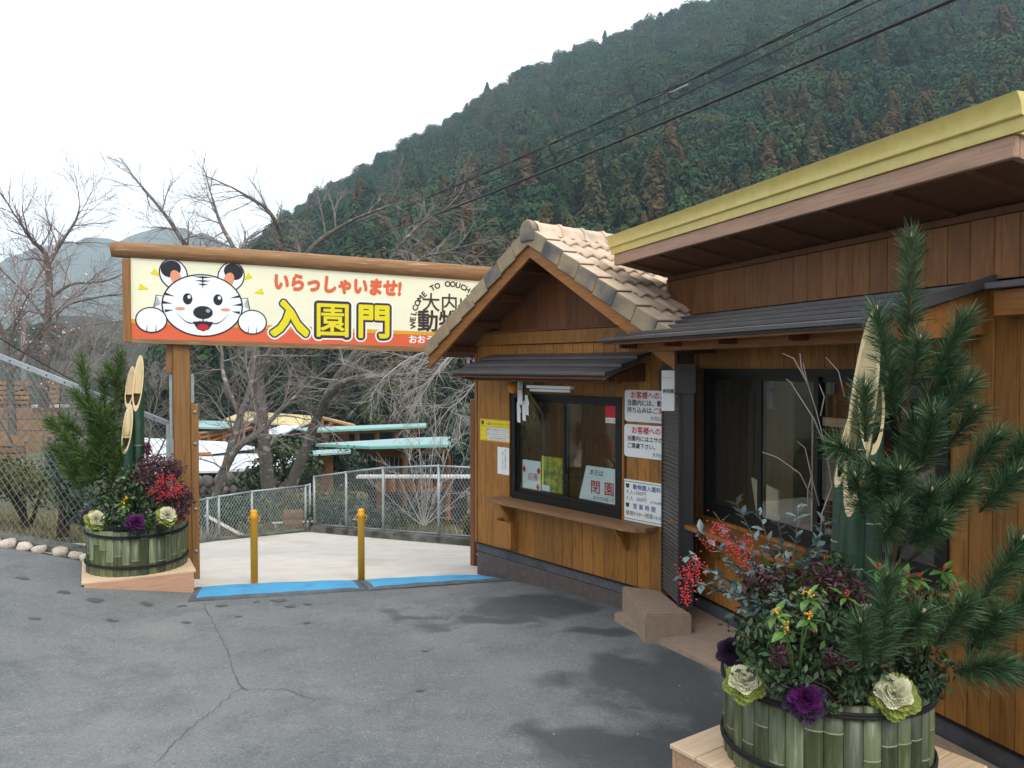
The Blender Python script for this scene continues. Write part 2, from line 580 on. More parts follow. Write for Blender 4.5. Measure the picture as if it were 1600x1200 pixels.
M_STONE = mat("pale rounded stone", (0.55, 0.50, 0.43), (0.42, 0.37, 0.31), 0.85, 8, rnd=0.2, bump=0.4, blotch=((0.34, 0.24, 0.16), 3, 0.5, 0.7))
M_BOULDER = mat("grey retaining stone", (0.20, 0.18, 0.155), (0.10, 0.09, 0.08), 0.9, 5, rnd=0.25, bump=0.5)
M_CURB = mat("mossy concrete curb", (0.17, 0.165, 0.145), (0.085, 0.083, 0.070), 0.9, 6, bump=0.3, blotch=((0.045, 0.045, 0.035), 2.5, 0.5, 0.65))
M_APRON = mat("brown toned concrete", (0.31, 0.225, 0.165), (0.26, 0.19, 0.14), 0.85, 16, bump=0.15)
M_CABINET = mat("dark shutter steel", (0.075, 0.068, 0.064), (0.055, 0.050, 0.048), 0.45, 10, spec=0.5, metal=0.2)
M_CABDARK = mat("black cabinet steel", (0.018, 0.016, 0.016), (0.024, 0.021, 0.02), 0.4, 5, spec=0.5)
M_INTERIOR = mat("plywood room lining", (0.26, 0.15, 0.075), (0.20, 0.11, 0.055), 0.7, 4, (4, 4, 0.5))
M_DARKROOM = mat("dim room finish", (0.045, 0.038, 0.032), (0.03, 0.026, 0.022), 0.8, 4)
M_ORANGEFRUIT = mat("bitter orange peel", (0.62, 0.23, 0.015), (0.55, 0.19, 0.012), 0.45, 30, bump=0.2)
M_STRAW = mat("green dried straw", (0.16, 0.17, 0.060), (0.23, 0.20, 0.085), 0.9, 20)
M_ROOFTEAL = mat("pale teal sheet roof", (0.30, 0.45, 0.44), (0.25, 0.40, 0.385), 0.6, 6, spec=0.4)
M_TEALEDGE = mat("teal roof edging", (0.15, 0.40, 0.34), (0.13, 0.36, 0.31), 0.5, 6)
M_ROOFYEL = mat("cream yellow sheet roof", (0.60, 0.50, 0.26), (0.54, 0.45, 0.22), 0.6, 5)
M_ROOFWHITE = mat("white translucent sheet roof", (0.66, 0.69, 0.73), (0.58, 0.62, 0.66), 0.5, 3)
M_SHEDWOOD = mat("orange shed timber", (0.34, 0.155, 0.052), (0.25, 0.105, 0.035), 0.7, 5, rnd=0.15)
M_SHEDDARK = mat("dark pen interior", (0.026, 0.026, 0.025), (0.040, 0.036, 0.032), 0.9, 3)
M_OLDWOOD = mat("faded timber slats", (0.33, 0.20, 0.11), (0.24, 0.14, 0.075), 0.8, 5, rnd=0.2)
M_CABLE = mat("black cable sheath", (0.018, 0.018, 0.020), (0.025, 0.025, 0.027), 0.55, 5)
M_POLE = mat("concrete pole", (0.27, 0.27, 0.28), (0.22, 0.22, 0.23), 0.9, 5)
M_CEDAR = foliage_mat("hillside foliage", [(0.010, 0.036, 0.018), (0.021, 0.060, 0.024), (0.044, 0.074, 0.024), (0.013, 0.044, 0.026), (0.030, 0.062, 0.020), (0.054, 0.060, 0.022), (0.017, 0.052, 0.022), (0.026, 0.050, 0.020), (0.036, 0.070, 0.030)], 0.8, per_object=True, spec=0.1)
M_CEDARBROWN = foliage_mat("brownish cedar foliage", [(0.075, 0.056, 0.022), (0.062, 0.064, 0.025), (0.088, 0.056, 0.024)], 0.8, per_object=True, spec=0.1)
M_CEDARVALLEY = foliage_mat("dark valley cedar foliage", [(0.010, 0.026, 0.014), (0.018, 0.038, 0.018), (0.030, 0.040, 0.016), (0.014, 0.032, 0.018)], 0.85, per_object=True, spec=0.1)  # cedars behind the pens, darker green than the hillside
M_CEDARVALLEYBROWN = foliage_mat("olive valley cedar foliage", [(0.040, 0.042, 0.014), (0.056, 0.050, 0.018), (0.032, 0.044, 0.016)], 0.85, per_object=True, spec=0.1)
M_SHRUB = foliage_mat("shrub leaves", [(0.028, 0.060, 0.024), (0.050, 0.090, 0.040), (0.060, 0.085, 0.050)], 0.6)
M_SHRUBGREY = foliage_mat("grey green shrub leaves", [(0.050, 0.085, 0.062), (0.075, 0.110, 0.082), (0.040, 0.066, 0.050)], 0.6)
M_HEDGE = foliage_mat("olive hedge leaves", [(0.085, 0.105, 0.030), (0.13, 0.13, 0.042), (0.065, 0.082, 0.026), (0.145, 0.11, 0.052)], 0.7)
M_BLOSSOM = foliage_mat("pale plum blossom", [(0.62, 0.56, 0.54), (0.70, 0.62, 0.60), (0.52, 0.40, 0.40)], 0.8)
M_DRYGRASS = foliage_mat("dry winter grass", [(0.26, 0.20, 0.11), (0.20, 0.165, 0.085), (0.14, 0.14, 0.06), (0.31, 0.25, 0.14)], 0.9)
M_GROUND = mat("leaf littered soil", (0.135, 0.115, 0.065), (0.065, 0.070, 0.034), 0.95, 1.2, bump=0.4, blotch=((0.055, 0.070, 0.026), 0.25, 0.45, 0.65), space='Object')
M_HILL = mat("forest floor", (0.022, 0.033, 0.018), (0.030, 0.030, 0.016), 0.95, 0.06)
M_FARHILL = mat("distant wooded mountain", (0.060, 0.075, 0.055), (0.10, 0.095, 0.065), 0.95, 0.012, detail=9)


def asphalt_material():
    m = bpy.data.materials.new("weathered asphalt")
    m.use_nodes = True
    n, l = m.node_tree.nodes, m.node_tree.links
    b = n["Principled BSDF"]
    b.inputs["Specular IOR Level"].default_value = 0.3
    tc = n.new("ShaderNodeTexCoord")

    def noise(scale, detail, lo, hi, rough=0.6):
        no = n.new("ShaderNodeTexNoise")
        no.inputs["Scale"].default_value = scale
        no.inputs["Detail"].default_value = detail
        no.inputs["Roughness"].default_value = rough
        l.new(tc.outputs["Object"], no.inputs["Vector"])
        r = n.new("ShaderNodeMapRange")
        r.inputs[1].default_value, r.inputs[2].default_value = lo, hi
        l.new(no.outputs[0], r.inputs[0])
        return r.outputs[0], no.outputs[0]

    def mix(fac, a, bcol):
        x = n.new("ShaderNodeMixRGB")
        if isinstance(fac, float):
            x.inputs[0].default_value = fac
        else:
            l.new(fac, x.inputs[0])
        if isinstance(a, tuple):
            x.inputs[1].default_value = (*a, 1)
        else:
            l.new(a, x.inputs[1])
        x.inputs[2].default_value = (*bcol, 1)
        return x.outputs[0]

    broad, _ = noise(0.55, 6, 0.35, 0.68)
    col = mix(broad, (0.112, 0.121, 0.128), (0.195, 0.201, 0.194))
    med, _ = noise(2.6, 8, 0.48, 0.72, 0.72)
    col = mix(med, col, (0.098, 0.105, 0.109))
    med2, _ = noise(9.0, 7, 0.55, 0.75, 0.75)
    col = mix(med2, col, (0.215, 0.222, 0.218))
    pale, _ = noise(1.3, 8, 0.62, 0.75, 0.7)
    col = mix(pale, col, (0.200, 0.208, 0.202))
    grain, gsrc = noise(70, 4, 0.54, 0.68, 0.85)
    col = mix(grain, col, (0.30, 0.31, 0.305))
    grain2, _ = noise(48, 4, 0.55, 0.68, 0.85)
    col = mix(grain2, col, (0.070, 0.075, 0.08))
    # damp stains; the near right ones also carry the building's shade as colour
    wet_shade = None
    nz = n.new("ShaderNodeTexNoise")
    nz.inputs["Scale"].default_value = 1.7
    nz.inputs["Detail"].default_value = 5
    l.new(tc.outputs["Object"], nz.inputs["Vector"])
    sub = n.new("ShaderNodeVectorMath")
    sub.operation = 'SUBTRACT'
    sub.inputs[1].default_value = (0.5, 0.5, 0.5)
    l.new(nz.outputs["Color"], sub.inputs[0])
    sc = n.new("ShaderNodeVectorMath")
    sc.operation = 'SCALE'
    sc.inputs["Scale"].default_value = 1.5
    l.new(sub.outputs[0], sc.inputs[0])
    ad = n.new("ShaderNodeVectorMath")
    l.new(tc.outputs["Object"], ad.inputs[0])
    l.new(sc.outputs[0], ad.inputs[1])
    for (cx, cy, rx, ry) in ((0.20, 7.35, 0.55, 0.42), (-0.25, 6.9, 0.5, 0.2), (0.75, 6.5, 0.35, 0.2), (0.7, 5.3, 0.45, 0.40), (1.15, 4.7, 0.45, 0.8), (1.1, 5.5, 0.30, 0.5),
                             (0.55, 4.3, 0.5, 0.35), (-0.9, 7.2, 0.3, 0.12)):
        mp = n.new("ShaderNodeVectorMath")
        mp.operation = 'SUBTRACT'
        mp.inputs[1].default_value = (cx, cy, 0)
        l.new(ad.outputs[0], mp.inputs[0])
        dv = n.new("ShaderNodeVectorMath")
        dv.operation = 'MULTIPLY'
        dv.inputs[1].default_value = (1 / rx, 1 / ry, 0)
        l.new(mp.outputs[0], dv.inputs[0])
        ln = n.new("ShaderNodeVectorMath")
        ln.operation = 'LENGTH'
        l.new(dv.outputs[0], ln.inputs[0])
        mr = n.new("ShaderNodeMapRange")
        mr.inputs[1].default_value, mr.inputs[2].default_value = 1.25, 0.75
        l.new(ln.outputs["Value"], mr.inputs[0])
        if wet_shade is None:
            wet_shade = mr.outputs[0]
        else:
            mxm = n.new("ShaderNodeMath")
            mxm.operation = 'MAXIMUM'
            l.new(wet_shade, mxm.inputs[0])
            l.new(mr.outputs[0], mxm.inputs[1])
            wet_shade = mxm.outputs[0]
    wf = n.new("ShaderNodeMath")
    wf.operation = 'MULTIPLY'
    wf.inputs[1].default_value = 0.72
    l.new(wet_shade, wf.inputs[0])
    col = mix(wf.outputs[0], col, (0.042, 0.047, 0.052))
    l.new(col, b.inputs["Base Color"])
    ro = n.new("ShaderNodeMapRange")
    ro.inputs[3].default_value, ro.inputs[4].default_value = 0.9, 0.55
    l.new(wet_shade, ro.inputs[0])
    l.new(ro.outputs[0], b.inputs["Roughness"])
    bp = n.new("ShaderNodeBump")
    bp.inputs["Strength"].default_value = 0.55
    bp.inputs["Distance"].default_value = 0.006
    l.new(gsrc, bp.inputs["Height"])
    l.new(bp.outputs[0], b.inputs["Normal"])
    return m


M_ASPHALT = asphalt_material()
M_CRACK = mat("asphalt crack", (0.070, 0.075, 0.08), (0.10, 0.105, 0.11), 0.95, 10)
M_DAMP = mat("damp footprint", (0.070, 0.077, 0.085), (0.095, 0.103, 0.112), 0.75, 10)
M_CONCRETE = mat("bright new concrete", (0.56, 0.525, 0.475), (0.50, 0.465, 0.415), 0.9, 4, bump=0.15, blotch=((0.43, 0.37, 0.30), 0.8, 0.56, 0.72))


# ------------------------------------------------------------------ ground
def sstep(a, b, x):
    t = min(1, max(0, (x - a) / (b - a)))
    return t * t * (3 - 2 * t)


def ground_z(x, y):
    if y < 8.2:
        z = 0.37 - 0.0455 * max(y, -10)
    elif y < 16:
        z = -0.003 - 0.13 * (y - 8.2)
    elif y < 34:
        z = -1.017 - 0.14 * (y - 16)
    else:
        z = -3.54
    x0 = -3.2 - max(0.0, y - 8.3) * 0.55
    left = max(0.0, x0 - x)
    z += 0.18 * min(left, 6.0) * (1 - 0.8 * sstep(12, 30, y))
    return z


def grid_sheet(name, xs, y0f, y1f, ny, dz, m, smooth=True):
    v, f = [], []
    for x in xs:
        for j in range(ny + 1):
            y = lerp(y0f(x), y1f(x), j / ny)
            v.append((x, y, ground_z(x, y) + dz))
    for i in range(len(xs) - 1):
        for j in range(ny):
            a = i * (ny + 1) + j
            f.append((a, a + ny + 1, a + ny + 2, a + 1))
    return from_data(name, v, f, m, None, smooth)


def gate_y(x):
    if x < -4.2:
        return 8.40
    if x < -3.3:
        return lerp(8.40, 8.0, (x + 4.2) / 0.9)
    return 8.0 + 0.32 * (x + 3.3)


xs_g = [-4000, -1500, -600, -250, -120, -70, -45, -30, -22, -17, -13, -11] + [-10 + 0.5 * k for k in range(37)] + [10, 13, 18, 26, 40, 70, 120, 250, 600, 1500, 4000]
ys_g = [-400, -120, -50, -25, -12] + [-8 + 0.5 * k for k in range(57)] + [22, 24, 27, 30, 34, 40, 50, 60, 80, 120, 250, 600, 1500, 3900]
gv, gf = [], []
for x in xs_g:
    for y in ys_g:
        gv.append((x, y, ground_z(x, y) - 0.03 - (0.0 if abs(x) < 60 and y < 60 else 0.5)))
for i in range(len(xs_g) - 1):
    for j in range(len(ys_g) - 1):
        a = i * len(ys_g) + j
        gf.append((a, a + len(ys_g), a + len(ys_g) + 1, a + 1))
struct(from_data("ground", gv, gf, M_GROUND, None, True), "grassy soil around the zoo entrance")

road = grid_sheet("road", [-14 + 0.4 * k for k in range(46)] + [4.4, 6], lambda x: -7.0, gate_y, 40, 0.0, M_ASPHALT)
struct(road, "grey asphalt forecourt before the entrance gate")


def apron_far(x):
    if x < -5.1:
        return 12.9
    if x < -3.86:
        return lerp(12.9, 15.3, (x + 5.1) / 1.24)
    return lerp(15.3, 12.2, (x + 3.86) / 3.41)


struct(grid_sheet("concrete_path", [-5.6 + 0.2 * k for k in range(36)], gate_y, apron_far, 24, 0.012, M_CONCRETE), "pale concrete path going down behind the gate")


def ribbon(name, pts, w, m, dz=0.005):
    v, f = [], []
    for i, p in enumerate(pts):
        a, c = pts[max(0, i - 1)], pts[min(len(pts) - 1, i + 1)]
        d = Vector((c[0] - a[0], c[1] - a[1])).normalized()
        k = w * (0.5 + random.random()) * (0.35 if i in (0, len(pts) - 1) else 1)
        for s in (-1, 1):
            x, y = p[0] - d.y * k * s / 2, p[1] + d.x * k * s / 2
            v.append((x, y, ground_z(x, y) + dz))
    for i in range(len(pts) - 1):
        f.append((2 * i, 2 * i + 1, 2 * i + 3, 2 * i + 2))
    return from_data(name, v, f, m)


def on_ground(px, py):
    """where the line of sight through a picture position meets the forecourt"""
    d = 3.0
    while d < 30:
        p = world_at(px, py, d)
        if p.z <= ground_z(p.x, p.y):
            return (p.x, p.y)
        d += 0.01
    return (p.x, p.y)


def wiggle(pix, n, amp):
    out = []
    for a, b in zip(pix, pix[1:]):
        for k in range(n):
            t = k / n
            out.append((lerp(a[0], b[0], t) + random.uniform(-amp, amp), lerp(a[1], b[1], t) + random.uniform(-amp, amp)))
    out.append(pix[-1])
    return [on_ground(*p) for p in out]


for pix in ([(318, 945), (334, 975), (352, 1010), (366, 1050), (376, 1074)], [(376, 1074), (340, 1105), (295, 1140), (240, 1196)], [(376, 1074), (388, 1081)], [(388, 1079), (450, 1079), (495, 1096)]):
    struct(ribbon("crack", wiggle(pix, 14, 2.2), 0.0045, M_CRACK), "thin crack in the asphalt")
for (px, py, w) in ((34, 904, 34), (100, 926, 26), (148, 938, 34), (52, 967, 24), (176, 970, 24), (230, 945, 30), (290, 973, 24), (285, 947, 20), (345, 947, 26), (435, 939, 34), (455, 948, 26), (478, 974, 22), (665, 1018, 16),
                    (480, 945, 20), (372, 964, 16), (400, 941, 18), (655, 1080, 20)):
    c = on_ground(px, py)
    d = c[1] / FPX
    pts = []
    for k in range(12):
        a = 2 * math.pi * k / 12
        rr = 0.42 * w * d * random.uniform(0.55, 1.2)
        pts.append((c[0] + rr * math.cos(a), c[1] + rr * 0.75 * math.sin(a)))
    v = [(x, y, ground_z(x, y) + 0.0045) for x, y in pts]
    struct(from_data("damp_mark", v, [tuple(range(12))], M_DAMP), "small dark damp mark on the asphalt")


# loose grit and leaf crumbs on the asphalt
gv_, gf_ = [], []
for k in range(420):
    x, y = random.uniform(-4.5, 2.2), random.uniform(2.2, 7.6)
    if y > gate_y(x) - 0.2:
        continue
    r = random.uniform(0.003, 0.009)
    a0 = random.uniform(0, 6.28)
    b = len(gv_)
    for j in range(4):
        a = a0 + j * 1.57 + random.uniform(-0.4, 0.4)
        gv_.append((x + r * math.cos(a), y + r * math.sin(a), ground_z(x, y) + 0.001))
    gv_.append((x, y, ground_z(x, y) + r * 0.7))
    gf_ += [(b + j, b + (j + 1) % 4, b + 4) for j in range(4)]
M_GRIT = foliage_mat("grit and leaf crumbs", [(0.10, 0.095, 0.085), (0.33, 0.32, 0.30), (0.20, 0.15, 0.09)], 0.9)
stuff(from_data("gravel", gv_, gf_, M_GRIT), "scattered grit on the asphalt")

# ------------------------------------------------------------------ mountain and hillside
SKYLINE = [(-700, 560), (-200, 545), (100, 500), (200, 505), (304, 468), (385, 424), (440, 372), (540, 312), (650, 246), (700, 222), (760, 176), (830, 140), (880, 116), (950, 96), (1000, 68), (1060, 44), (1150, 15),
           (1300, -45), (1450, -95), (1600, -130), (1900, -160), (2600, -150)]
HILL_Y0, HILL_Y1 = 74.0, 420.0


def skyline(q):
    px = 800 + FPX * q
    for (x0, y0), (x1, y1) in zip(SKYLINE, SKYLINE[1:]):
        if px <= x1:
            t = (px - x0) / (x1 - x0)
            return (573 - lerp(y0, y1, max(0, t))) / FPX
    return (573 - SKYLINE[-1][1]) / FPX


def hill_z(x, y):
    q = x / y
    t = (y - HILL_Y0) / (HILL_Y1 - HILL_Y0)
    zr = CAM_Z + skyline(q) * HILL_Y1
    n = 4.0 * math.sin(x * 0.045 + y * 0.02) * math.sin(y * 0.03 + 1.3) + 2.2 * math.sin(x * 0.11 + 2) * math.sin(y * 0.083)
    if t <= 1:
        return lerp(-3.6, zr, max(0, t) ** 1.08) + n * min(1, max(0, t) * 3) * (1 - sstep(0.8, 1, t))
    return zr - (t - 1) * 160


hv, hf = [], []
hq = [-1.2 + 0.035 * k for k in range(81)]
hy = [66 + 14 * k for k in range(30)]
for q in hq:
    for y in hy:
        hv.append((q * y, y, hill_z(q * y, y) if y > HILL_Y0 else -4.5))
for i in range(len(hq) - 1):
    for j in range(len(hy) - 1):
        a = i * len(hy) + j
        hf.append((a, a + len(hy), a + len(hy) + 1, a + 1))
struct(from_data("hill", hv, hf, M_HILL, None, True), "steep hillside under the forest")

FAR = [(-900, 520), (-300, 470), (-100, 430), (0, 408), (60, 388), (130, 372), (190, 376), (240, 356), (262, 351), (300, 360), (340, 372), (400, 395), (520, 440), (700, 520), (1000, 560)]


def far_z(px):
    for (x0, y0), (x1, y1) in zip(FAR, FAR[1:]):
        if px <= x1:
            return (573 - lerp(y0, y1, max(0, (px - x0) / (x1 - x0)))) / FPX
    return 0.0


fv, ff = [], []
nfx, nfy = 110, 14
for i in range(nfx + 1):
    px = lerp(-900, 1000, i / nfx)
    q = (px - 800) / FPX
    for j in range(nfy + 1):
        t = j / nfy
        y = lerp(800, 1350, t)
        z = far_z(px) * 1350 * t ** 1.15 + 6 * math.sin(px * 0.05 + 5 * t) * math.sin(t * 9) * (1 - t) + (random.uniform(-2.5, 2.5) if j < nfy else random.uniform(-4, 4))
        fv.append((q * y, y, max(z, -4.2) if j else -5))
for i in range(nfx):
    for j in range(nfy):
        a = i * (nfy + 1) + j
        ff.append((a, a + nfy + 1, a + nfy + 2, a + 1))
struct(from_data("mountain", fv, ff, M_FARHILL, None, True), "pale blue distant mountain")


# tree shapes for the hillside --------------------------------------------------
def conifer_mesh(name, h, r, n, leaf, m, taper=1.0, base=0.08):
    t = rng.random(n) ** 0.75
    z = h * (base + (1 - base) * t)
    # boughs: tiers with gaps
    a = rng.random(n) * 2 * np.pi
    prof = (1 - t) ** taper * (0.86 + 0.16 * np.sin(t * 26 + 2.2 * np.sin(a * 2) + 1.7 * np.sin(a * 3 + 1)))
    lob = 0.82 + 0.22 * np.sin(a * 3 + t * 9) + 0.15 * np.sin(a * 7 + t * 23)
    rad = r * (prof * lob + 0.03) * (0.45 + 0.55 * rng.random(n) ** 0.5)
    C = np.stack([rad * np.cos(a), rad * np.sin(a), z - rad * 0.25], 1)
    N = np.stack([np.cos(a), np.sin(a), 0.7 + 0.5 * rng.random(n)], 1) + 0.22 * rng.normal(size=(n, 3))
    S = leaf * (0.6 + 0.9 * rng.random(n)) * (0.55 + 0.45 * (1 - t))
    v, f = leaf_quads(C, N, S, 0.62, 0.1)
    # a slim trunk
    k = len(v)
    tv = []
    for zz, rr in ((0, 0.2), (h * 0.9, 0.05)):
        for q in range(4):
            tv.append((rr * math.cos(q * 1.57), rr * math.sin(q * 1.57), zz))
    v = np.vstack([v, np.array(tv)])
    f = np.vstack([f, np.array([[k + q, k + (q + 1) % 4, k + 4 + (q + 1) % 4, k + 4 + q] for q in range(4)])])
    me = np_mesh(name, v, f)
    me.materials.append(m)
    return me


def round_mesh(name, h, r, n, leaf, m, lobes=9):
    C, N = [], []
    for k in range(lobes):
        a = k * 2.4
        u = (k + 0.5) / lobes
        c = np.array([r * 0.55 * math.sqrt(1 - u * 0.6) * math.cos(a), r * 0.55 * math.sqrt(1 - u * 0.6) * math.sin(a), h * (0.35 + 0.5 * u)])
        rr = r * (0.42 + 0.2 * random.random())
        d = rng.normal(size=(n // lobes, 3))
        d /= np.linalg.norm(d, axis=1, keepdims=True)
        d[:, 2] = np.abs(d[:, 2]) * 0.9 - 0.2
        C.append(c + d * rr * (0.7 + 0.4 * rng.random((len(d), 1))))
        N.append(d + np.array([0, 0, 0.35]) + 0.22 * rng.normal(size=d.shape))
    C, N = np.vstack(C), np.vstack(N)
    v, f = leaf_quads(C, N, leaf * (0.6 + 0.8 * rng.random(len(C))), 0.65, 0.1)
    me = np_mesh(name, v, f)
    me.materials.append(m)
    return me


PROTO = [conifer_mesh("cedar_crown", 13, 3.5, 2300, 0.75, M_CEDAR, 0.62), conifer_mesh("cypress_crown", 11, 4.0, 2300, 0.78, M_CEDAR, 0.45),
         round_mesh("oak_crown", 10, 4.7, 2400, 0.72, M_CEDAR, 18), round_mesh("broadleaf_crown", 8.8, 5.2, 2400, 0.72, M_CEDAR, 22),
         conifer_mesh("brown_cedar_crown", 13, 3.9, 2400, 0.75, M_CEDARBROWN, 0.52), conifer_mesh("thin_cedar_crown", 15, 2.3, 1200, 0.8, M_CEDAR, 0.9)]
KIND = ["cedar_tree", "cypress_tree", "oak_tree", "broadleaf_tree", "brown_cedar_tree", "thin_cedar_tree"]
KLABEL = ["dark green narrow cedar in the hillside forest", "dark green full cypress in the hillside forest", "rounded dark evergreen oak in the hillside forest", "broad bushy green tree in the hillside forest",
          "brownish cedar heavy with pollen in the hillside forest", "tall thin cedar in the hillside forest"]
spots = []
y = HILL_Y0 + 2
while y < HILL_Y1 + 12:
    sp = 6.4 + y * 0.0045
    x = -0.62 * y
    while x < 0.86 * y:
        xx, yy = x + random.uniform(-2, 2), y + random.uniform(-2, 2)
        x += sp
        q = xx / yy
        px_, top_ = 800 + FPX * q, 573 - FPX * (hill_z(xx, yy) + 13 - CAM_Z) / yy
        if px_ < 280 and top_ < 500 - 0.12 * max(0, px_ - 60):
            continue                      # the valley opens here towards the distant mountain
        if yy < HILL_Y1 + 3 or random.random() < 0.5:
            spots.append((xx, yy, hill_z(xx, yy)))
    y += sp * 0.95
kinds = []
for (x, y, z) in spots:
    brown = 0.5 + 0.5 * math.sin(x * 0.05 + 1.0) * math.sin(y * 0.035)
    low = 1 - sstep(115, 185, y)
    r_ = random.random()
    if r_ < 0.05 + 0.80 * low * (0.25 + 0.75 * brown):
        k = 4
    elif r_ < 0.40 + 0.3 * low:
        k = random.choice((0, 1, 1, 1, 2)) if y < 230 else random.choice((1, 2, 3, 3))
    else:
        k = random.choice((2, 3, 2, 3, 3))
    kinds.append(k)


def in_view(p):
    px = 800 + FPX * p[0] / p[1]
    py = 573 - FPX * (p[2] + 11 - CAM_Z) / p[1]
    if not (-20 < px < 1620) or py < -60 or py > 640:
        return False
    # behind the sign, the booth or the ticket office roof
    if px > 960 and py > 375 - 0.35 * (px - 955) + 15:
        return False
    if 205 < px < 745 and 400 < py < 500:
        return False
    return True


order = sorted((i for i in range(len(spots)) if in_view(spots[i])), key=lambda i: spots[i][1])
single = order[:285]
lone = [(945, 47, 480, 80), (897, 68, 470, 92), (761, 128, 460, 172)]
protos = {}
for i in single:
    x, y, z = spots[i]
    k = kinds[i]
    if k not in protos:
        o = link(KIND[k], PROTO[k])
        protos[k] = o
    else:
        o = protos[k].copy()
        COL.objects.link(o)
    pxx = 800 + FPX * x / y
    zone = "above the welcome sign" if pxx < 745 else ("behind the booth roof ridge" if pxx < 965 else "above the yellow gutter")
    tag(o, KLABEL[k].replace("in the hillside forest", "on the hillside " + zone), "tree", "trees of the hillside forest")
    s = random.uniform(0.85, 1.35)
    o.location = (x, y, z - 0.5)
    o.scale = (s * random.uniform(0.9, 1.15), s * random.uniform(0.9, 1.15), s)
    o.rotation_euler = (0, 0, random.uniform(0, 6.28))
for n_, (px, ty, d, by) in enumerate(lone):
    p, b = world_at(px, ty, 425), world_at(px, by + 14, 425)
    o = protos[0].copy()
    COL.objects.link(o)
    o.name = "skyline_cedar"
    o.location = b
    s = (p.z - b.z) / 13
    o.scale = (s * 0.9, s * 0.9, s)
    tag(o, ["tallest lone cedar standing above the ridge line", "second lone cedar on the ridge line beside the tallest", "slender lone cedar on the ridge line, lowest of three"][n_], "tree")

rest = [i for i in range(len(spots)) if i not in set(single)]


def scatter(name, label, pts, sources, smin, smax, seed):
    """a wooded mass: copies of the given trees on a cloud of points"""
    me = bpy.data.meshes.new(name)
    me.from_pydata([tuple(p) for p in pts], [], [])
    o = link(name, me)
    stuff(o, label)
    ng = bpy.data.node_groups.new(name, 'GeometryNodeTree')
    ng.interface.new_socket("Geometry", in_out='INPUT', socket_type='NodeSocketGeometry')
    ng.interface.new_socket("Geometry", in_out='OUTPUT', socket_type='NodeSocketGeometry')
    N, L = ng.nodes, ng.links
    gi, go = N.new("NodeGroupInput"), N.new("NodeGroupOutput")
    ji = N.new("GeometryNodeGeometryToInstance")
    for s in sources:
        oi = N.new("GeometryNodeObjectInfo")
        oi.transform_space = 'ORIGINAL'
        oi.inputs["Object"].default_value = s
        L.new(oi.outputs["Geometry"], ji.inputs[0])
    ip = N.new("GeometryNodeInstanceOnPoints")
    ip.inputs["Pick Instance"].default_value = True
    ri = N.new("FunctionNodeRandomValue")
    ri.data_type = 'INT'
    ri.inputs[4].default_value, ri.inputs[5].default_value = 0, len(sources) - 1
    ri.inputs["Seed"].default_value = seed
    rs = N.new("FunctionNodeRandomValue")
    rs.data_type = 'FLOAT_VECTOR'
    rs.inputs[0].default_value = (smin, smin, smin)
    rs.inputs[1].default_value = (smax, smax, smax)
    rs.inputs["Seed"].default_value = seed + 1
    rr = N.new("FunctionNodeRandomValue")
    rr.data_type = 'FLOAT_VECTOR'
    rr.inputs[0].default_value = (0, 0, 0)
    rr.inputs[1].default_value = (0.06, 0.06, 6.28)
    rr.inputs["Seed"].default_value = seed + 2
    L.new(gi.outputs[0], ip.inputs["Points"])
    L.new(ji.outputs[0], ip.inputs["Instance"])
    L.new(ri.outputs[2], ip.inputs["Instance Index"])
    L.new(rs.outputs[0], ip.inputs["Scale"])
    L.new(rr.outputs[0], ip.inputs["Rotation"])
    L.new(ip.outputs[0], go.inputs[0])
    md = o.modifiers.new("scatter", 'NODES')
    md.node_group = ng
    return o


# source order puts browns into their own cloud so that they keep their patches
green_pts = [spots[i] for i in rest if kinds[i] in (0, 1)]
broad_pts = [spots[i] for i in rest if kinds[i] in (2, 3)]
brown_pts = [spots[i] for i in rest if kinds[i] == 4]
scatter("conifer_forest", "dark conifers massed on the hillside", green_pts, [protos[k] for k in (0, 1, 1) if k in protos], 0.8, 1.35, 3)
scatter("broadleaf_forest", "rounded evergreen trees massed on the hillside", broad_pts, [protos[k] for k in (2, 3) if k in protos], 0.7, 1.4, 5)
if brown_pts and 4 in protos:
    scatter("brown_forest", "scattered brownish cedars among the hillside forest", brown_pts, [protos[4]], 0.75, 1.15, 9)

# ------------------------------------------------------------------ haze: one closed box round everything
bm = bmesh.new()
box(bm, -4100, 4100, -410, 3950, -7, 300)
haze = from_bm("haze", bm, None)
stuff(haze, "thin bluish winter haze filling the valley")
hm = bpy.data.materials.new("haze")
hm.use_nodes = True
hn, hl = hm.node_tree.nodes, hm.node_tree.links
hn.clear()
ho = hn.new("ShaderNodeOutputMaterial")
pv = hn.new("ShaderNodeVolumePrincipled")
pv.inputs["Color"].default_value = (0.66, 0.85, 1.0, 1)
pv.inputs["Density"].default_value = 0.00040
pv.inputs["Anisotropy"].default_value = 0.2
hl.new(pv.outputs[0], ho.inputs["Volume"])
haze.data.materials.append(hm)


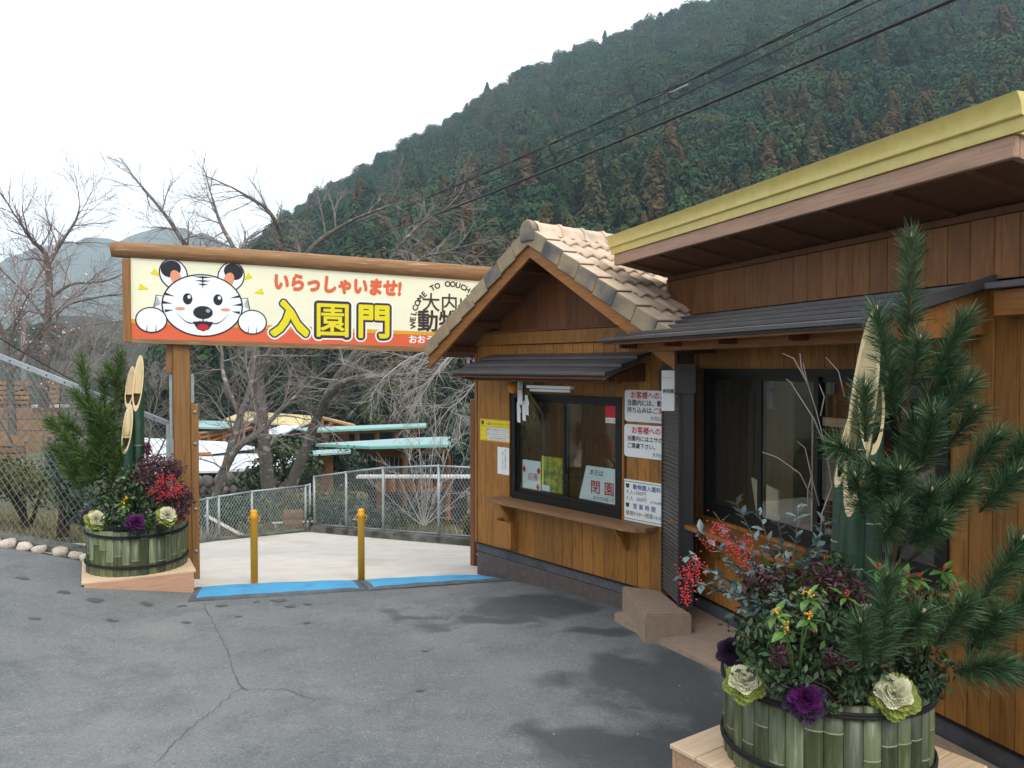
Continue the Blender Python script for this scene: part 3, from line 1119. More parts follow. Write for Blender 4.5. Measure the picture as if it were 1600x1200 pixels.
# ------------------------------------------------------------------ ticket booth (small gabled building)
def planks(parent, x0, x1, pitch, z0, z1, y, m, holes=(), name="plank", top=None):
    """vertical boards with chamfered edges, cut round openings (x0,x1,z0,z1)"""
    n = max(1, round((x1 - x0) / pitch))
    w = (x1 - x0) / n
    for i in range(n):
        a, b = x0 + i * w + 0.0015, x0 + (i + 1) * w - 0.0015
        zt = z1 if top is None else min(top(a), top(b))
        spans = [(z0, zt)]
        for (hx0, hx1, hz0, hz1) in holes:
            if b > hx0 + 0.02 and a < hx1 - 0.02:
                new = []
                for s0, s1 in spans:
                    if s1 <= hz0 or s0 >= hz1:
                        new.append((s0, s1))
                        continue
                    if s0 < hz0:
                        new.append((s0, hz0))
                    if s1 > hz1:
                        new.append((hz1, s1))
                spans = new
        for s0, s1 in spans:
            if s1 - s0 < 0.02:
                continue
            bm = bmesh.new()
            c = 0.004
            prof = [(a, y + 0.02), (a, y + c), (a + c, y), (b - c, y), (b, y + c), (b, y + 0.02)]
            prism(bm, prof, 2, s0, s1 if top is None or s1 != zt else s1)
            from_bm(name, bm, m, parent)


B_RZ = math.atan2(-0.771, 0.637)
booth = thing("ticket_booth", "small gabled wooden ticket booth with sandy tiled roof beside the gate", "booth", (-0.421, 9.0, 0), B_RZ)
WIN = (0.675, 2.25, 0.87, 1.99)
BT, BB = 2.86, 2.6           # facade length, depth
boxo("foundation", 0.012, BT, 0.02, BB, -0.75, 0.175, M_FOUND2, booth)
boxo("plinth", 0.006, BT, 0.012, BB, 0.18, 0.272, M_FOUND, booth)
planks(booth, 0.05, BT, 0.143, 0.285, 2.50, 0.0, M_SIDING, [WIN])
boxo("corner_post", 0.0, 0.047, -0.008, 0.05, 0.28, 2.50, M_TRIM_V, booth)
boxo("base_trim", 0.0, BT, -0.012, 0.02, 0.273, 0.284, M_FRAME, booth, 0.001)
boxo("wall", 0.0, 0.03, 0.06, BB, 0.28, 2.5, M_SIDING, booth)                 # side walls, rear wall, floor and ceiling
boxo("wall", BT - 0.03, BT, 0.06, BB, 0.28, 2.5, M_INTERIOR, booth)
boxo("wall", 0.03, BT - 0.03, BB - 0.03, BB, 0.28, 0.95, M_INTERIOR, booth)
boxo("wall", 0.03, 0.45, BB - 0.03, BB, 0.95, 2.5, M_INTERIOR, booth)
boxo("wall", 1.6, BT - 0.03, BB - 0.03, BB, 0.95, 2.5, M_INTERIOR, booth)
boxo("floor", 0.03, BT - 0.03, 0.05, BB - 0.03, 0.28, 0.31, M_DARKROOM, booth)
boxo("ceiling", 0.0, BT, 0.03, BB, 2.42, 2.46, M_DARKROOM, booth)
for zz in (1.15, 1.35, 1.55, 1.75, 1.95):
    boxo("lattice_bar", 0.45, 1.6, BB - 0.03, BB - 0.01, zz, zz + 0.02, M_FRAME, booth, 0)
# window
fw = thing_part = None
bm = bmesh.new()
w0, w1, v0, v1 = WIN
box(bm, w0, w1, -0.018, 0.05, v0, v0 + 0.075)
box(bm, w0, w1, -0.018, 0.05, v1 - 0.05, v1)
box(bm, w0, w0 + 0.05, -0.017, 0.05, v0 + 0.075, v1 - 0.05)
box(bm, w1 - 0.05, w1, -0.017, 0.05, v0 + 0.075, v1 - 0.05)
win = from_bm("window", bm, M_FRAME, booth)
mid = 1.485
for (a, b, yy) in ((w0 + 0.05, mid + 0.03, 0.024), (mid - 0.03, w1 - 0.05, 0.004)):
    bm = bmesh.new()
    box(bm, a, a + 0.035, yy - 0.008, yy + 0.012, v0 + 0.075, v1 - 0.05)
    box(bm, b - 0.035, b, yy - 0.008, yy + 0.012, v0 + 0.075, v1 - 0.05)
    box(bm, a + 0.035, b - 0.035, yy - 0.007, yy + 0.011, v0 + 0.075, v0 + 0.11)
    box(bm, a + 0.035, b - 0.035, yy - 0.007, yy + 0.011, v1 - 0.085, v1 - 0.05)
    from_bm("sash", bm, M_FRAME, win)
    boxo("pane", a + 0.035, b - 0.035, yy, yy + 0.004, v0 + 0.11, v1 - 0.085, M_GLASS, win, 0)
boxo("window_trim", w1 + 0.001, w1 + 0.03, -0.012, 0.02, v0, v1, M_TRIM_V, booth)
# horizontal boards above the awning
boxo("tie_board", 0.0, BT, -0.03, 0.02, 2.505, 2.635, M_SIDING, booth)
boxo("tie_ledge", 0.0, BT, -0.045, 0.02, 2.637, 2.655, M_SOFFIT, booth, 0.002)
# roof geometry
RC, RHALF, RS = 1.53, 1.72, 0.612          # ridge position, half width, slope
ZR = 3.30                                  # underside of the barge at the ridge
OV = 0.50
SLOPE = math.atan(RS)


def roof_z(x):
    return ZR - abs(x - RC) * RS


# gable boards
n_g = 19
gw = (BT - 0.0) / n_g
for i in range(n_g):
    a, b = i * gw + 0.0015, (i + 1) * gw - 0.0015
    za, zb = roof_z(a) + 0.12, roof_z(b) + 0.12
    if min(za, zb) < 2.66:
        continue
    bm = bmesh.new()
    poly = [(a, 2.657), (b, 2.657), (b, zb), (a, za)]
    if a < RC < b:
        poly = [(a, 2.657), (b, 2.657), (b, zb), (RC, ZR + 0.12), (a, za)]
    prism(bm, poly, 1, 0.0, 0.02)
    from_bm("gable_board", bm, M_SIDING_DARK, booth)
for s in (-1, 1):
    x_e = RC + s * RHALF
    # barge board
    bm = bmesh.new()
    poly = [(RC, ZR), (x_e, ZR - RHALF * RS - 0.0), (x_e, ZR - RHALF * RS + 0.20), (RC, ZR + 0.20)]
    prism(bm, poly, 1, -OV, -OV + 0.035)
    from_bm("barge_board", bm, M_TRIM, booth)
    # decking
    bm = bmesh.new()
    poly = [(RC, ZR + 0.13), (x_e, ZR - RHALF * RS + 0.13), (x_e, ZR - RHALF * RS + 0.205), (RC, ZR + 0.205)]
    prism(bm, poly, 1, -OV + 0.036, BB + 0.25)
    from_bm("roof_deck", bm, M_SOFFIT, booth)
    for k in range(4):
        xx = RC + s * (0.25 + k * 0.42)
        if k < 4:
            bm = bmesh.new()
            zz = roof_z(xx)
            prism(bm, [(xx - 0.03, zz + 0.05), (xx + 0.03, zz + 0.05), (xx + 0.03, zz + 0.12), (xx - 0.03, zz + 0.12)], 1, -OV + 0.04, 0.0)
            from_bm("purlin_end", bm, M_SIDING_DARK, booth)


def wave_tile(w, l):
    """an S profile roof tile: x across, y up the slope, z out"""
    n = 12
    prof = []
    for k in range(n + 1):
        u = k / n
        prof.append((u * w, 0.019 * math.sin(u * 4 * math.pi - 0.6) + 0.016))
    v, f = [], []
    for yy, lift in ((0.0, 0.026), (l * 1.04, 0.0)):
        for (x, z) in prof:
            v.append((x, yy, z + lift))
        for (x, z) in prof:
            v.append((x, yy, z + lift - 0.016))
    m_ = n + 1
    for k in range(n):
        f.append((k, k + 1, 2 * m_ + k + 1, 2 * m_ + k))
        f.append((m_ + k + 1, m_ + k, 3 * m_ + k, 3 * m_ + k + 1))
        f.append((k + 1, k, m_ + k, m_ + k + 1))
    f.append((0, 2 * m_, 3 * m_, m_))
    f.append((n, m_ + n, 3 * m_ + n, 2 * m_ + n))
    return v, f


ROWS = 8
SLEN = (RHALF + 0.04) / math.cos(SLOPE)
RL = SLEN / ROWS
TW = 0.33
tv_, tf_ = wave_tile(TW, RL)
tile_me = bpy.data.meshes.new("tile")
tile_me.from_pydata(tv_, [], tf_)
tile_me.materials.append(M_TILE)
for p in tile_me.polygons:
    p.use_smooth = p.index % 3 != 2
n_c = int((BB + 0.25 + OV - 0.12) / TW)
# verge tile: flat top and a face hanging down over the barge board
vbm = bmesh.new()
lw = 0.19
prism(vbm, [(0.0, 0.052), (lw, 0.060), (lw, 0.040), (0.022, 0.032), (0.022, -0.095), (0.0, -0.10)], 1, 0.0, RL * 0.985)
bmesh.ops.bevel(vbm, geom=[e for e in vbm.edges], offset=0.006, segments=1, affect='EDGES', clamp_overlap=True)
bmesh.ops.recalc_face_normals(vbm, faces=vbm.faces)
verge_me = bpy.data.meshes.new("verge_tile")
vbm.to_mesh(verge_me)
vbm.free()
verge_me.materials.append(M_VERGE)
verge_me.materials.append(M_TILE)
for p in verge_me.polygons:
    if p.normal.z > 0.7:
        p.material_index = 1
roof = link("roof", None, None, booth)
for s in (-1, 1):
    for r_i in range(ROWS):
        d = SLEN - (r_i) * RL            # distance down the slope of the tile's lower edge
        ex = RC + s * d * math.cos(SLOPE)
        ez = ZR + 0.215 - d * math.sin(SLOPE)
        # local axes: across = +Y (into the building), up slope, outward
        up = Vector((-s * math.cos(SLOPE), 0, math.sin(SLOPE)))
        out = Vector((s * math.sin(SLOPE), 0, math.cos(SLOPE)))
        ac = Vector((0, 1, 0))
        lift = 0.004 + 0.002 * r_i
        mx_ = Matrix(((ac.x, up.x, out.x), (ac.y, up.y, out.y), (ac.z, up.z, out.z))).to_4x4()
        o = link("verge_tile", verge_me, None, roof)
        o.matrix_local = Matrix.Translation((ex, -OV - 0.028, ez) ) @ Matrix.Translation(out * (0.012 + 0.014)) @ mx_ @ Matrix.Rotation(R(-4.0), 4, 'X')
        for c in range(n_c):
            o = link("tile", tile_me, None, roof)
            o.matrix_local = Matrix.Translation(Vector((ex, -OV + 0.14 + c * TW, ez)) + out * (lift + random.uniform(0, 0.002))) @ mx_ @ Matrix.Rotation(random.uniform(-0.004, 0.004), 4, 'Z')
# ridge caps
rl = 0.30
rbm = bmesh.new()
rp = [(-0.105, -0.065), (-0.075, 0.015), (-0.026, 0.058), (0.026, 0.058), (0.075, 0.015), (0.105, -0.065)]
prism(rbm, rp, 1, 0.0, rl * 1.02)
prism(rbm, [(x * 1.14, z * 1.14 + 0.004) for x, z in rp], 1, 0.0, 0.05)
bmesh.ops.recalc_face_normals(rbm, faces=rbm.faces)
ridge_me = bpy.data.meshes.new("ridge_tile")
rbm.to_mesh(ridge_me)
rbm.free()
ridge_me.materials.append(M_TILE)
for k in range(int((BB + 0.25 + OV) / rl) + 1):
    o = link("ridge_tile", ridge_me, None, roof)
    o.location = (RC, -OV + 0.03 + k * rl, ZR + 0.275)
bm = bmesh.new()
prism(bm, [(-0.088, -0.115), (-0.100, 0.0), (-0.055, 0.068), (0.0, 0.092), (0.055, 0.068), (0.100, 0.0), (0.088, -0.115)], 1, -0.03, 0.035)
bmesh.ops.bevel(bm, geom=list(bm.edges), offset=0.008, segments=1, affect='EDGES', clamp_overlap=True)
o = from_bm("ridge_end_tile", bm, M_VERGE, roof)
o.location = (RC, -OV - 0.02, ZR + 0.262)


# lean-to awnings of lapped dark sheets
def awning(parent, x0, x1, off, z_e, z_w, rows, gable_m, slant=0.0):
    hyp = math.hypot(off, z_w - z_e)
    ang = math.atan2(z_w - z_e, off)
    for r_i in range(rows):
        a, b = r_i / rows, (r_i + 1) / rows + (0.04 if r_i < rows - 1 else 0)
        ya, yb = -off * (1 - a), -off * (1 - min(b, 1.0))
        za, zb = lerp(z_e, z_w, a), lerp(z_e, z_w, min(b, 1.0))
        bm = bmesh.new()
        h = 0.040
        poly = [(ya, za + 0.013), (ya + 0.05, za + 0.013), (ya + 0.05, za - 0.004), (yb, zb - 0.012), (yb, zb + 0.004), (ya + 0.006, za + h), (ya, za + h - 0.005)]
        prism(bm, [(p[0], p[1]) for p in poly], 0, x0, x1)
        from_bm("roof_panel", bm, M_SLATE, parent)
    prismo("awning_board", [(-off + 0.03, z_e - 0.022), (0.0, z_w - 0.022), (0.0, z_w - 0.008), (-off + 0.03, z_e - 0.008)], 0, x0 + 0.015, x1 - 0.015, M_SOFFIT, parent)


awning(booth, 0.35, 2.60, 0.60, 2.185, 2.40, 3, M_TRIM)
boxo("awning_beam", 0.42, 2.55, -0.40, -0.33, 2.125, 2.215, M_SIDING_DARK, booth)
for xx in (0.45, 2.48):
    prismo("bracket", [(-0.48, 2.14), (0.0, 2.14), (0.0, 2.30), (-0.48, 2.17)], 0, xx, xx + 0.045, M_SIDING_DARK, booth)
# counter shelf
bm = bmesh.new()
poly = [(0.49, -0.25), (2.50, -0.25), (2.60, -0.22), (2.66, -0.15), (2.68, -0.06), (2.68, -0.001), (0.49, -0.001)]
prism(bm, poly, 2, 0.825, 0.868)
bmesh.ops.bevel(bm, geom=[e for e in bm.edges if abs(e.verts[0].co.z - e.verts[1].co.z) < 1e-6], offset=0.006, segments=2, affect='EDGES')
from_bm("counter", bm, M_SHELF, booth)
for xx in (0.66, 2.30):
    prismo("bracket", [(-0.20, 0.822), (-0.001, 0.822), (-0.001, 0.60), (-0.03, 0.60)], 0, xx, xx + 0.04, M_SIDING, booth)
bx = [(0.50, 0.76, -0.10, -0.003, 0.33, 0.60)]
bm = bmesh.new()
box(bm, 0.50, 0.76, -0.10, -0.085, 0.34, 0.615)
box(bm, 0.50, 0.515, -0.085, -0.002, 0.34, 0.63)
box(bm, 0.745, 0.76, -0.085, -0.002, 0.34, 0.63)
box(bm, 0.515, 0.745, -0.085, -0.002, 0.34, 0.355)
lb = from_bm("leaflet_box", bm, M_SIDING, None)
lb.matrix_world = Matrix.Translation((-0.421, 9.0, 0)) @ Matrix.Rotation(B_RZ, 4, 'Z')
tag(lb, "open wooden leaflet box fixed below the booth counter", "box")


# things fixed to the booth front
def on_booth(name, label, cat, x, z, y=0.0, group=None, rot=0.0):
    o = thing(name, label, cat, group=group)
    o.matrix_world = Matrix.Translation((-0.421, 9.0, 0)) @ Matrix.Rotation(B_RZ, 4, 'Z') @ Matrix.Translation((x, y, z)) @ Matrix.Rotation(-rot, 4, 'Y')
    return o


def rounded(w, h, r, n=4):
    out = []
    for cx, cz, a in ((w - r, h - r, 0), (r, h - r, 90), (r, r, 180), (w - r, r, 270)):
        for k in range(n + 1):
            t = R(a + 90 * k / n)
            out.append((cx + r * math.cos(t), cz + r * math.sin(t)))
    return out


def board(parent, w, h, m, name="board", r=0.03, th=0.008):
    return prismo(name, rounded(w, h, r), 1, -th, -0.001, m, parent)


s1 = on_booth("notice_sign", "white notice about bringing animals, upper of two boards on booth", "sign", 2.285, 1.775)
board(s1, 0.70, 0.285, M_WHITE)
text("lettering", "お客様へのお願い", 0.07, 0.215, 0.068, M_RED, s1, -0.010, bold=0.0016)
text("lettering", "当園内には、動物(ペット)の", 0.03, 0.150, 0.058, M_INK, s1, -0.010, bold=0.001)
text("lettering", "持ち込みは、", 0.03, 0.085, 0.058, M_INK, s1, -0.010, bold=0.001)
text("lettering", "ご遠慮下さい", 0.335, 0.085, 0.058, M_RED, s1, -0.010, bold=0.001)
text("lettering", "大内山動物園", 0.30, 0.022, 0.045, M_INK, s1, -0.010)
s2 = on_booth("notice_sign", "white notice about bringing feed, lower of two boards on booth", "sign", 2.280, 1.455)
board(s2, 0.70, 0.295, M_WHITE)
text("lettering", "お客様へのお願い", 0.09, 0.220, 0.068, M_RED, s2, -0.010, bold=0.0016)
text("lettering", "当園内にはエサの持ち込みは", 0.035, 0.150, 0.052, M_INK, s2, -0.010, bold=0.001)
text("lettering", "ご遠慮下さい。", 0.035, 0.085, 0.052, M_INK, s2, -0.010, bold=0.001)
text("lettering", "大内山動物園", 0.33, 0.022, 0.045, M_INK, s2, -0.010)
s3 = on_booth("price_sign", "white admission price and opening hours board with thin black border", "sign", 2.262, 0.872)
board(s3, 0.64, 0.375, M_WHITE, r=0.02)
bm = bmesh.new()
W_, H_ = 0.64, 0.375
for (a, b, c, d) in ((0.016, W_ - 0.016, 0.016, 0.021), (0.016, W_ - 0.016, H_ - 0.021, H_ - 0.016), (0.016, 0.021, 0.021, H_ - 0.021), (W_ - 0.021, W_ - 0.016, 0.021, H_ - 0.021)):
    box(bm, a, b, -0.0095, -0.0085, c, d)
from_bm("border", bm, M_INK, s3)


def bear_icon(parent, x, z, k):
    bm = bmesh.new()
    for (cx, cz, r) in ((0, 0, 1.0), (-0.75, 0.75, 0.45), (0.75, 0.75, 0.45)):
        bm.faces.new([bm.verts.new((x + cx * k + r * k * math.cos(a * 0.524), -0.0095 - 0.0003 * r, z + cz * k + r * k * math.sin(a * 0.524))) for a in range(12)])
    return from_bm("bear_icon", bm, M_BROWNINK, parent)


bear_icon(s3, 0.062, 0.315, 0.020)
bear_icon(s3, 0.062, 0.140, 0.020)
text("lettering", "動物園入園料", 0.125, 0.295, 0.052, M_BLUEINK, s3, -0.0095, bold=0.001, spacing=1.1)
text("lettering", "大人1000円", 0.040, 0.245, 0.046, M_INK, s3, -0.0095, spacing=1.1)
text("lettering", "小人  500円", 0.040, 0.190, 0.046, M_INK, s3, -0.0095, spacing=1.1)
text("lettering", "(3才未満無料)", 0.33, 0.190, 0.026, M_INK, s3, -0.0095)
text("lettering", "営 業 時 間", 0.125, 0.120, 0.052, M_BLUEINK, s3, -0.0095, bold=0.001, spacing=1.1)
text("lettering", "開園9:00〜閉園16:00", 0.040, 0.055, 0.046, M_INK, s3, -0.0095, spacing=1.08)
s4 = on_booth("entry_notice", "small orange and yellow notice on the booth wall by the corner", "sign", 0.10, 1.445)
board(s4, 0.53, 0.245, M_GOLD, r=0.006, th=0.005)
flat("header", [(0.015, 0.165), (0.515, 0.165), (0.515, 0.230), (0.015, 0.230)], -0.0058, M_LEMON, s4)
text("lettering", "入園のときのきまりごと!!", 0.115, 0.182, 0.036, M_BROWNINK, s4, -0.0068)
bear_icon(s4, 0.055, 0.198, 0.022)
for k, tx in enumerate(("動物に石や物を投げないで下さい。", "檻の中に手を入れないで下さい。", "ゴミは各自でお持ち帰り下さい。")):
    zz = 0.112 - k * 0.048
    flat("row_panel", [(0.125, zz), (0.515, zz), (0.515, zz + 0.042), (0.125, zz + 0.042)], -0.0058, M_WHITE, s4)
    flat("row_number", [(0.015, zz), (0.118, zz), (0.118, zz + 0.042), (0.015, zz + 0.042)], -0.0058, M_LEMON, s4)
    text("lettering", tx, 0.132, zz + 0.012, 0.0245, M_INK, s4, -0.0068)
s5 = on_booth("paper_notice", "plain white vertical paper notice below the yellow notice", "notice", 0.415, 1.10)
board(s5, 0.20, 0.295, M_PAPER, "sheet", 0.002, 0.003)
text("lettering", "寒い日は動物が室内に", 0.125, 0.255, 0.024, M_INK, s5, -0.0042, vertical=True)
text("lettering", "居ることがあります", 0.080, 0.230, 0.024, M_INK, s5, -0.0042, vertical=True)
# inside the booth window
p1 = on_booth("closed_sign", "white board announcing closed today, leaning inside the booth window", "sign", 1.66, 0.985, 0.03, rot=0.0)
prismo("board", [(0.0, 0.0), (0.50, 0.0), (0.50, 0.33), (0.10, 0.33)], 1, -0.004, 0.004, M_WHITE, p1)
text("lettering", "本日は", 0.14, 0.25, 0.062, M_INK, p1, -0.006, shear=0.15)
text("lettering", "閉", 0.155, 0.085, 0.135, M_RED, p1, -0.006, bold=0.002)
text("lettering", "園", 0.335, 0.085, 0.135, M_RED, p1, -0.006, bold=0.002)
text("lettering", "またのお越しを", 0.19, 0.018, 0.040, M_INK, p1, -0.006)
p2 = on_booth("poster", "yellow and green event poster standing inside the booth window", "poster", 1.085, 0.99, 0.055)
board(p2, 0.34, 0.36, mat("yellow green poster print", (0.40, 0.36, 0.03), (0.11, 0.16, 0.04), 0.5, 14, contrast=(0.42, 0.58)), "sheet", 0.003, 0.004)
flat("band", [(0.0, 0.0), (0.12, 0.0), (0.12, 0.06), (0.0, 0.06)], -0.006, M_PAPER, p2)
flat("edge_strip", [(0.0, 0.06), (0.03, 0.06), (0.03, 0.36), (0.0, 0.36)], -0.006, M_LEMON, p2)
p3 = on_booth("greeting_sheet", "white sheet with red diamonds inside the booth window corner", "poster", 0.775, 0.985, 0.055)
board(p3, 0.29, 0.30, M_PAPER, "sheet", 0.01, 0.004)
for (x, z) in ((0.03, 0.20), (0.26, 0.20), (0.25, 0.03)):
    flat("diamond", [(x - 0.03, z), (x, z - 0.04), (x + 0.03, z), (x, z + 0.04)], -0.006, M_RED, p3)
text("lettering", "迎春", 0.085, 0.10, 0.085, M_RED, p3, -0.006)
p4 = on_booth("security_sticker", "red and white security sticker on the booth window glass", "sticker", 2.035, 1.745, 0.0)
flat("red_field", [(0, 0.05), (0.135, 0.05), (0.135, 0.17), (0, 0.17)], 0.0025, M_RED, p4)
flat("white_field", [(0, 0.0), (0.135, 0.0), (0.135, 0.048), (0, 0.048)], 0.0025, M_PAPER, p4)
text("lettering", "SECOM", 0.008, 0.008, 0.042, M_INK, p4, 0.0018)
# new year straw charm
ch = on_booth("straw_charm", "new year straw rope charm with bitter orange hanging over booth window", "ornament", 0.93, 1.86, -0.07)
tb = Tubes()
for k in range(70):
    a = random.uniform(-0.45, 0.75)
    l_ = random.uniform(0.28, 0.42)
    z0 = random.uniform(0.16, 0.30)
    tb.add([(random.uniform(-0.05, 0.06), random.uniform(-0.03, 0.03), z0), (a * 0.12 + 0.05, random.uniform(-0.04, 0.04), z0 - l_ * 0.5), (a * 0.30 + 0.07, random.uniform(-0.05, 0.05), z0 - l_)], [0.006, 0.005, 0.002], 4)
stuff(tb.obj("straw", M_STRAW, ch))
tb = Tubes()
for k in range(40):
    tb.add([(-0.12 + 0.012 * k * 0.6, -0.02, 0.22 + random.uniform(-0.03, 0.03)), (-0.10 + 0.008 * k + random.uniform(-0.05, 0.05), -0.03, 0.30 + random.uniform(-0.04, 0.04))], [0.006, 0.003], 4)
stuff(tb.obj("fern_tuft", M_STRAW, ch))
bm = bmesh.new()
bmesh.ops.create_uvsphere(bm, u_segments=16, v_segments=10, radius=0.058)
o = from_bm("bitter_orange", bm, M_ORANGEFRUIT, ch, True)
o.location = (-0.10, -0.05, 0.185)
board(ch, 0.075, 0.27, M_PAPER, "paper_tag", 0.002, 0.004).location = (-0.01, -0.065, 0.02)
text("lettering", "笑門", 0.004, 0.205, 0.065, M_INK, ch, -0.072, vertical=True)
for k, (dx, dz) in enumerate(((-0.03, -0.16), (0.05, -0.14), (0.09, -0.08))):
    prismo("paper_streamer", [(dx, dz), (dx + 0.05, dz - 0.01), (dx + 0.045, dz + 0.09), (dx + 0.06, dz + 0.10), (dx + 0.03, dz + 0.20), (dx - 0.01, dz + 0.20)], 1, -0.056 + 0.004 * k, -0.054 + 0.004 * k, M_PAPER, ch)
lamp = on_booth("strip_lamp", "unlit white fluorescent strip under the booth awning", "lamp", 1.28, 2.03, -0.30)
boxo("housing", 0.0, 0.62, -0.03, 0.03, 0.03, 0.06, M_WHITE, lamp)
tubeo("tube", [(0.03, 0, 0.012), (0.59, 0, 0.012)], 0.014, M_WHITE, lamp)

# ------------------------------------------------------------------ ticket office (large building with yellow gutter)
M_RZ = math.atan2(-0.947, 0.321)
M_LOC = (1.568, 6.80, 0)
office = thing("ticket_office", "brown timber ticket office with yellow roof gutter and dark awning", "building", M_LOC, M_RZ)
S0, S1 = -0.45, 3.42
MW = (0.17, 2.60, 1.03, 2.255)
boxo("foundation", 0.0, S1, 0.012, 3.2, -0.1, 0.325, M_FOUND, office)
boxo("base_trim", 0.02, S1, -0.012, 0.02, 0.318, 0.329, M_FRAME, office, 0.001)
planks(office, 0.055, S1, 0.142, 0.333, 2.70, 0.0, M_SIDING, [MW])
planks(office, S0 + 0.01, S1, 0.142, 2.72, 3.04, 0.0, M_SIDING_EAVE_SHADE)
boxo("top_trim", S0, S1, -0.015, 0.02, 3.042, 3.085, M_SIDING_DARK, office)
boxo("corner_post", 0.0, 0.05, -0.012, 0.03, 0.33, 2.70, M_TRIM_V, office)
boxo("corner_post", S0 - 0.03, S0 + 0.008, -0.010, 0.05, 2.70, 3.06, M_TRIM_V, office)
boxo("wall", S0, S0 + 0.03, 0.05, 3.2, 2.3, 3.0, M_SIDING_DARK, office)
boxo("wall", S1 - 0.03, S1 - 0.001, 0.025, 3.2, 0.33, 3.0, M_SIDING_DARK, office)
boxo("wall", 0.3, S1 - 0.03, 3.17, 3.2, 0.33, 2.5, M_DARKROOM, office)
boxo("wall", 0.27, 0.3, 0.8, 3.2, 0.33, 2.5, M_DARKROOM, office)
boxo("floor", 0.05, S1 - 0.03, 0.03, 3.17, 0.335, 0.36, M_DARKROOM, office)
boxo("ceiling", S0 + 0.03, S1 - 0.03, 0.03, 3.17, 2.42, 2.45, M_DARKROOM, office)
# window with three sashes
bm = bmesh.new()
w0, w1, v0, v1 = MW
box(bm, w0, w1, -0.02, 0.06, v0, v0 + 0.07)
box(bm, w0, w1, -0.02, 0.06, v1 - 0.055, v1)
box(bm, w0, w0 + 0.05, -0.019, 0.06, v0 + 0.07, v1 - 0.055)
box(bm, w1 - 0.05, w1, -0.019, 0.06, v0 + 0.07, v1 - 0.055)
mwin = from_bm("window", bm, M_FRAME, office)
cuts = [w0 + 0.05, 0.91, 1.52, 2.08, w1 - 0.05]
for k in range(4):
    a, b = cuts[k] - (0.025 if k else 0), cuts[k + 1] + (0.025 if k < 3 else 0)
    yy = 0.026 if k % 2 == 0 else 0.002
    bm = bmesh.new()
    box(bm, a, a + 0.045, yy - 0.008, yy + 0.012, v0 + 0.07, v1 - 0.055)
    box(bm, b - 0.045, b, yy - 0.008, yy + 0.012, v0 + 0.07, v1 - 0.055)
    box(bm, a + 0.045, b - 0.045, yy - 0.007, yy + 0.011, v0 + 0.07, v0 + 0.115)
    box(bm, a + 0.045, b - 0.045, yy - 0.007, yy + 0.011, v1 - 0.09, v1 - 0.055)
    from_bm("sash", bm, M_FRAME, mwin)
    boxo("pane", a + 0.045, b - 0.045, yy, yy + 0.004, v0 + 0.115, v1 - 0.09, M_GLASS, mwin, 0)
boxo("counter", 0.09, 2.75, -0.30, -0.002, 0.955, 0.992, M_TRIM, office, 0.006)
for xx in (0.35, 1.35, 2.45):
    prismo("bracket", [(-0.24, 0.953), (-0.003, 0.953), (-0.003, 0.70), (-0.03, 0.70)], 0, xx, xx + 0.045, M_TRIM, office)
# awning
awning(office, -0.20, 2.84, 0.82, 2.470, 2.700, 5, M_TRIM)
boxo("awning_beam", -0.10, 2.80, -0.58, -0.50, 2.395, 2.500, M_TRIM, office)
for xx in (0.0, 0.7, 1.4, 2.1):
    prismo("bracket", [(-0.72, 2.42), (0.0, 2.42), (0.0, 2.64), (-0.72, 2.46)], 0, xx, xx + 0.05, M_SIDING_DARK, office)
prismo("awning_gable", [(-0.74, 2.472), (0.0, 2.676), (0.0, 2.44), (-0.56, 2.40)], 0, 2.785, 2.815, M_TRIM, office)
prismo('verge_trim', [(-0.83, 2.462), (0.0, 2.690), (0.0, 2.745), (-0.83, 2.512)], 0, 2.842, 2.868, M_SLATE, office)
# main roof: shallow shed roof rising towards the forecourt
bm = bmesh.new()
RE = 3.36
prism(bm, [(-0.46, 3.187), (3.5, 2.40), (3.5, 2.55), (-0.46, 3.335)], 0, S0 - 0.09, RE - 0.03)
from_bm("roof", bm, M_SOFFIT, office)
for k in range(8):
    xx = S0 + 0.1 + k * 0.49
    prismo("rafter", [(-0.455, 3.168), (-0.02, 3.078), (-0.02, 3.098), (-0.455, 3.186)], 0, xx, xx + 0.05, M_SOFFIT, office)
boxo("fascia", S0 - 0.10, RE, -0.50, -0.462, 3.178, 3.276, M_FASCIA, office)
prismo("fascia", [(-0.461, 3.178), (3.5, 2.392), (3.5, 2.49), (-0.461, 3.276)], 0, RE - 0.038, RE - 0.001, M_FASCIA, office)
cove = [(0.540 + 0.030 * (k / 7) ** 2.2, 3.345 + 0.090 * k / 7) for k in range(8)]
prof_g = [(0.485, 3.278), (0.515, 3.278), (0.520, 3.334), (0.538, 3.340)] + cove + [(0.485, 3.437)]
gp = [(-a, b) for a, b in prof_g]
prismo("gutter", gp, 0, S0 - 0.13, RE + 0.066, M_YELLOW, office)
bm = bmesh.new()
g2 = [(RE - 0.0005 + (a - 0.50), b - (0.002 if b > 3.4 else 0)) for a, b in prof_g]
a_, b_ = [], []
for (x, z) in g2:
    a_.append(bm.verts.new((x, -0.484, z)))
    b_.append(bm.verts.new((x, 3.5, z - 0.79)))
bm.faces.new(a_)
bm.faces.new(b_[::-1])
ng_ = len(g2)
for k in range(ng_):
    bm.faces.new((a_[k], a_[(k + 1) % ng_], b_[(k + 1) % ng_], b_[k]))
from_bm("gutter", bm, M_YELLOW, office)
for k in range(7):
    o = tubeo("nail_head", [(S0 + 0.35 + k * 0.55, -0.5015, 3.25), (S0 + 0.35 + k * 0.55, -0.499, 3.25)], 0.006, M_GALV, office, 6)
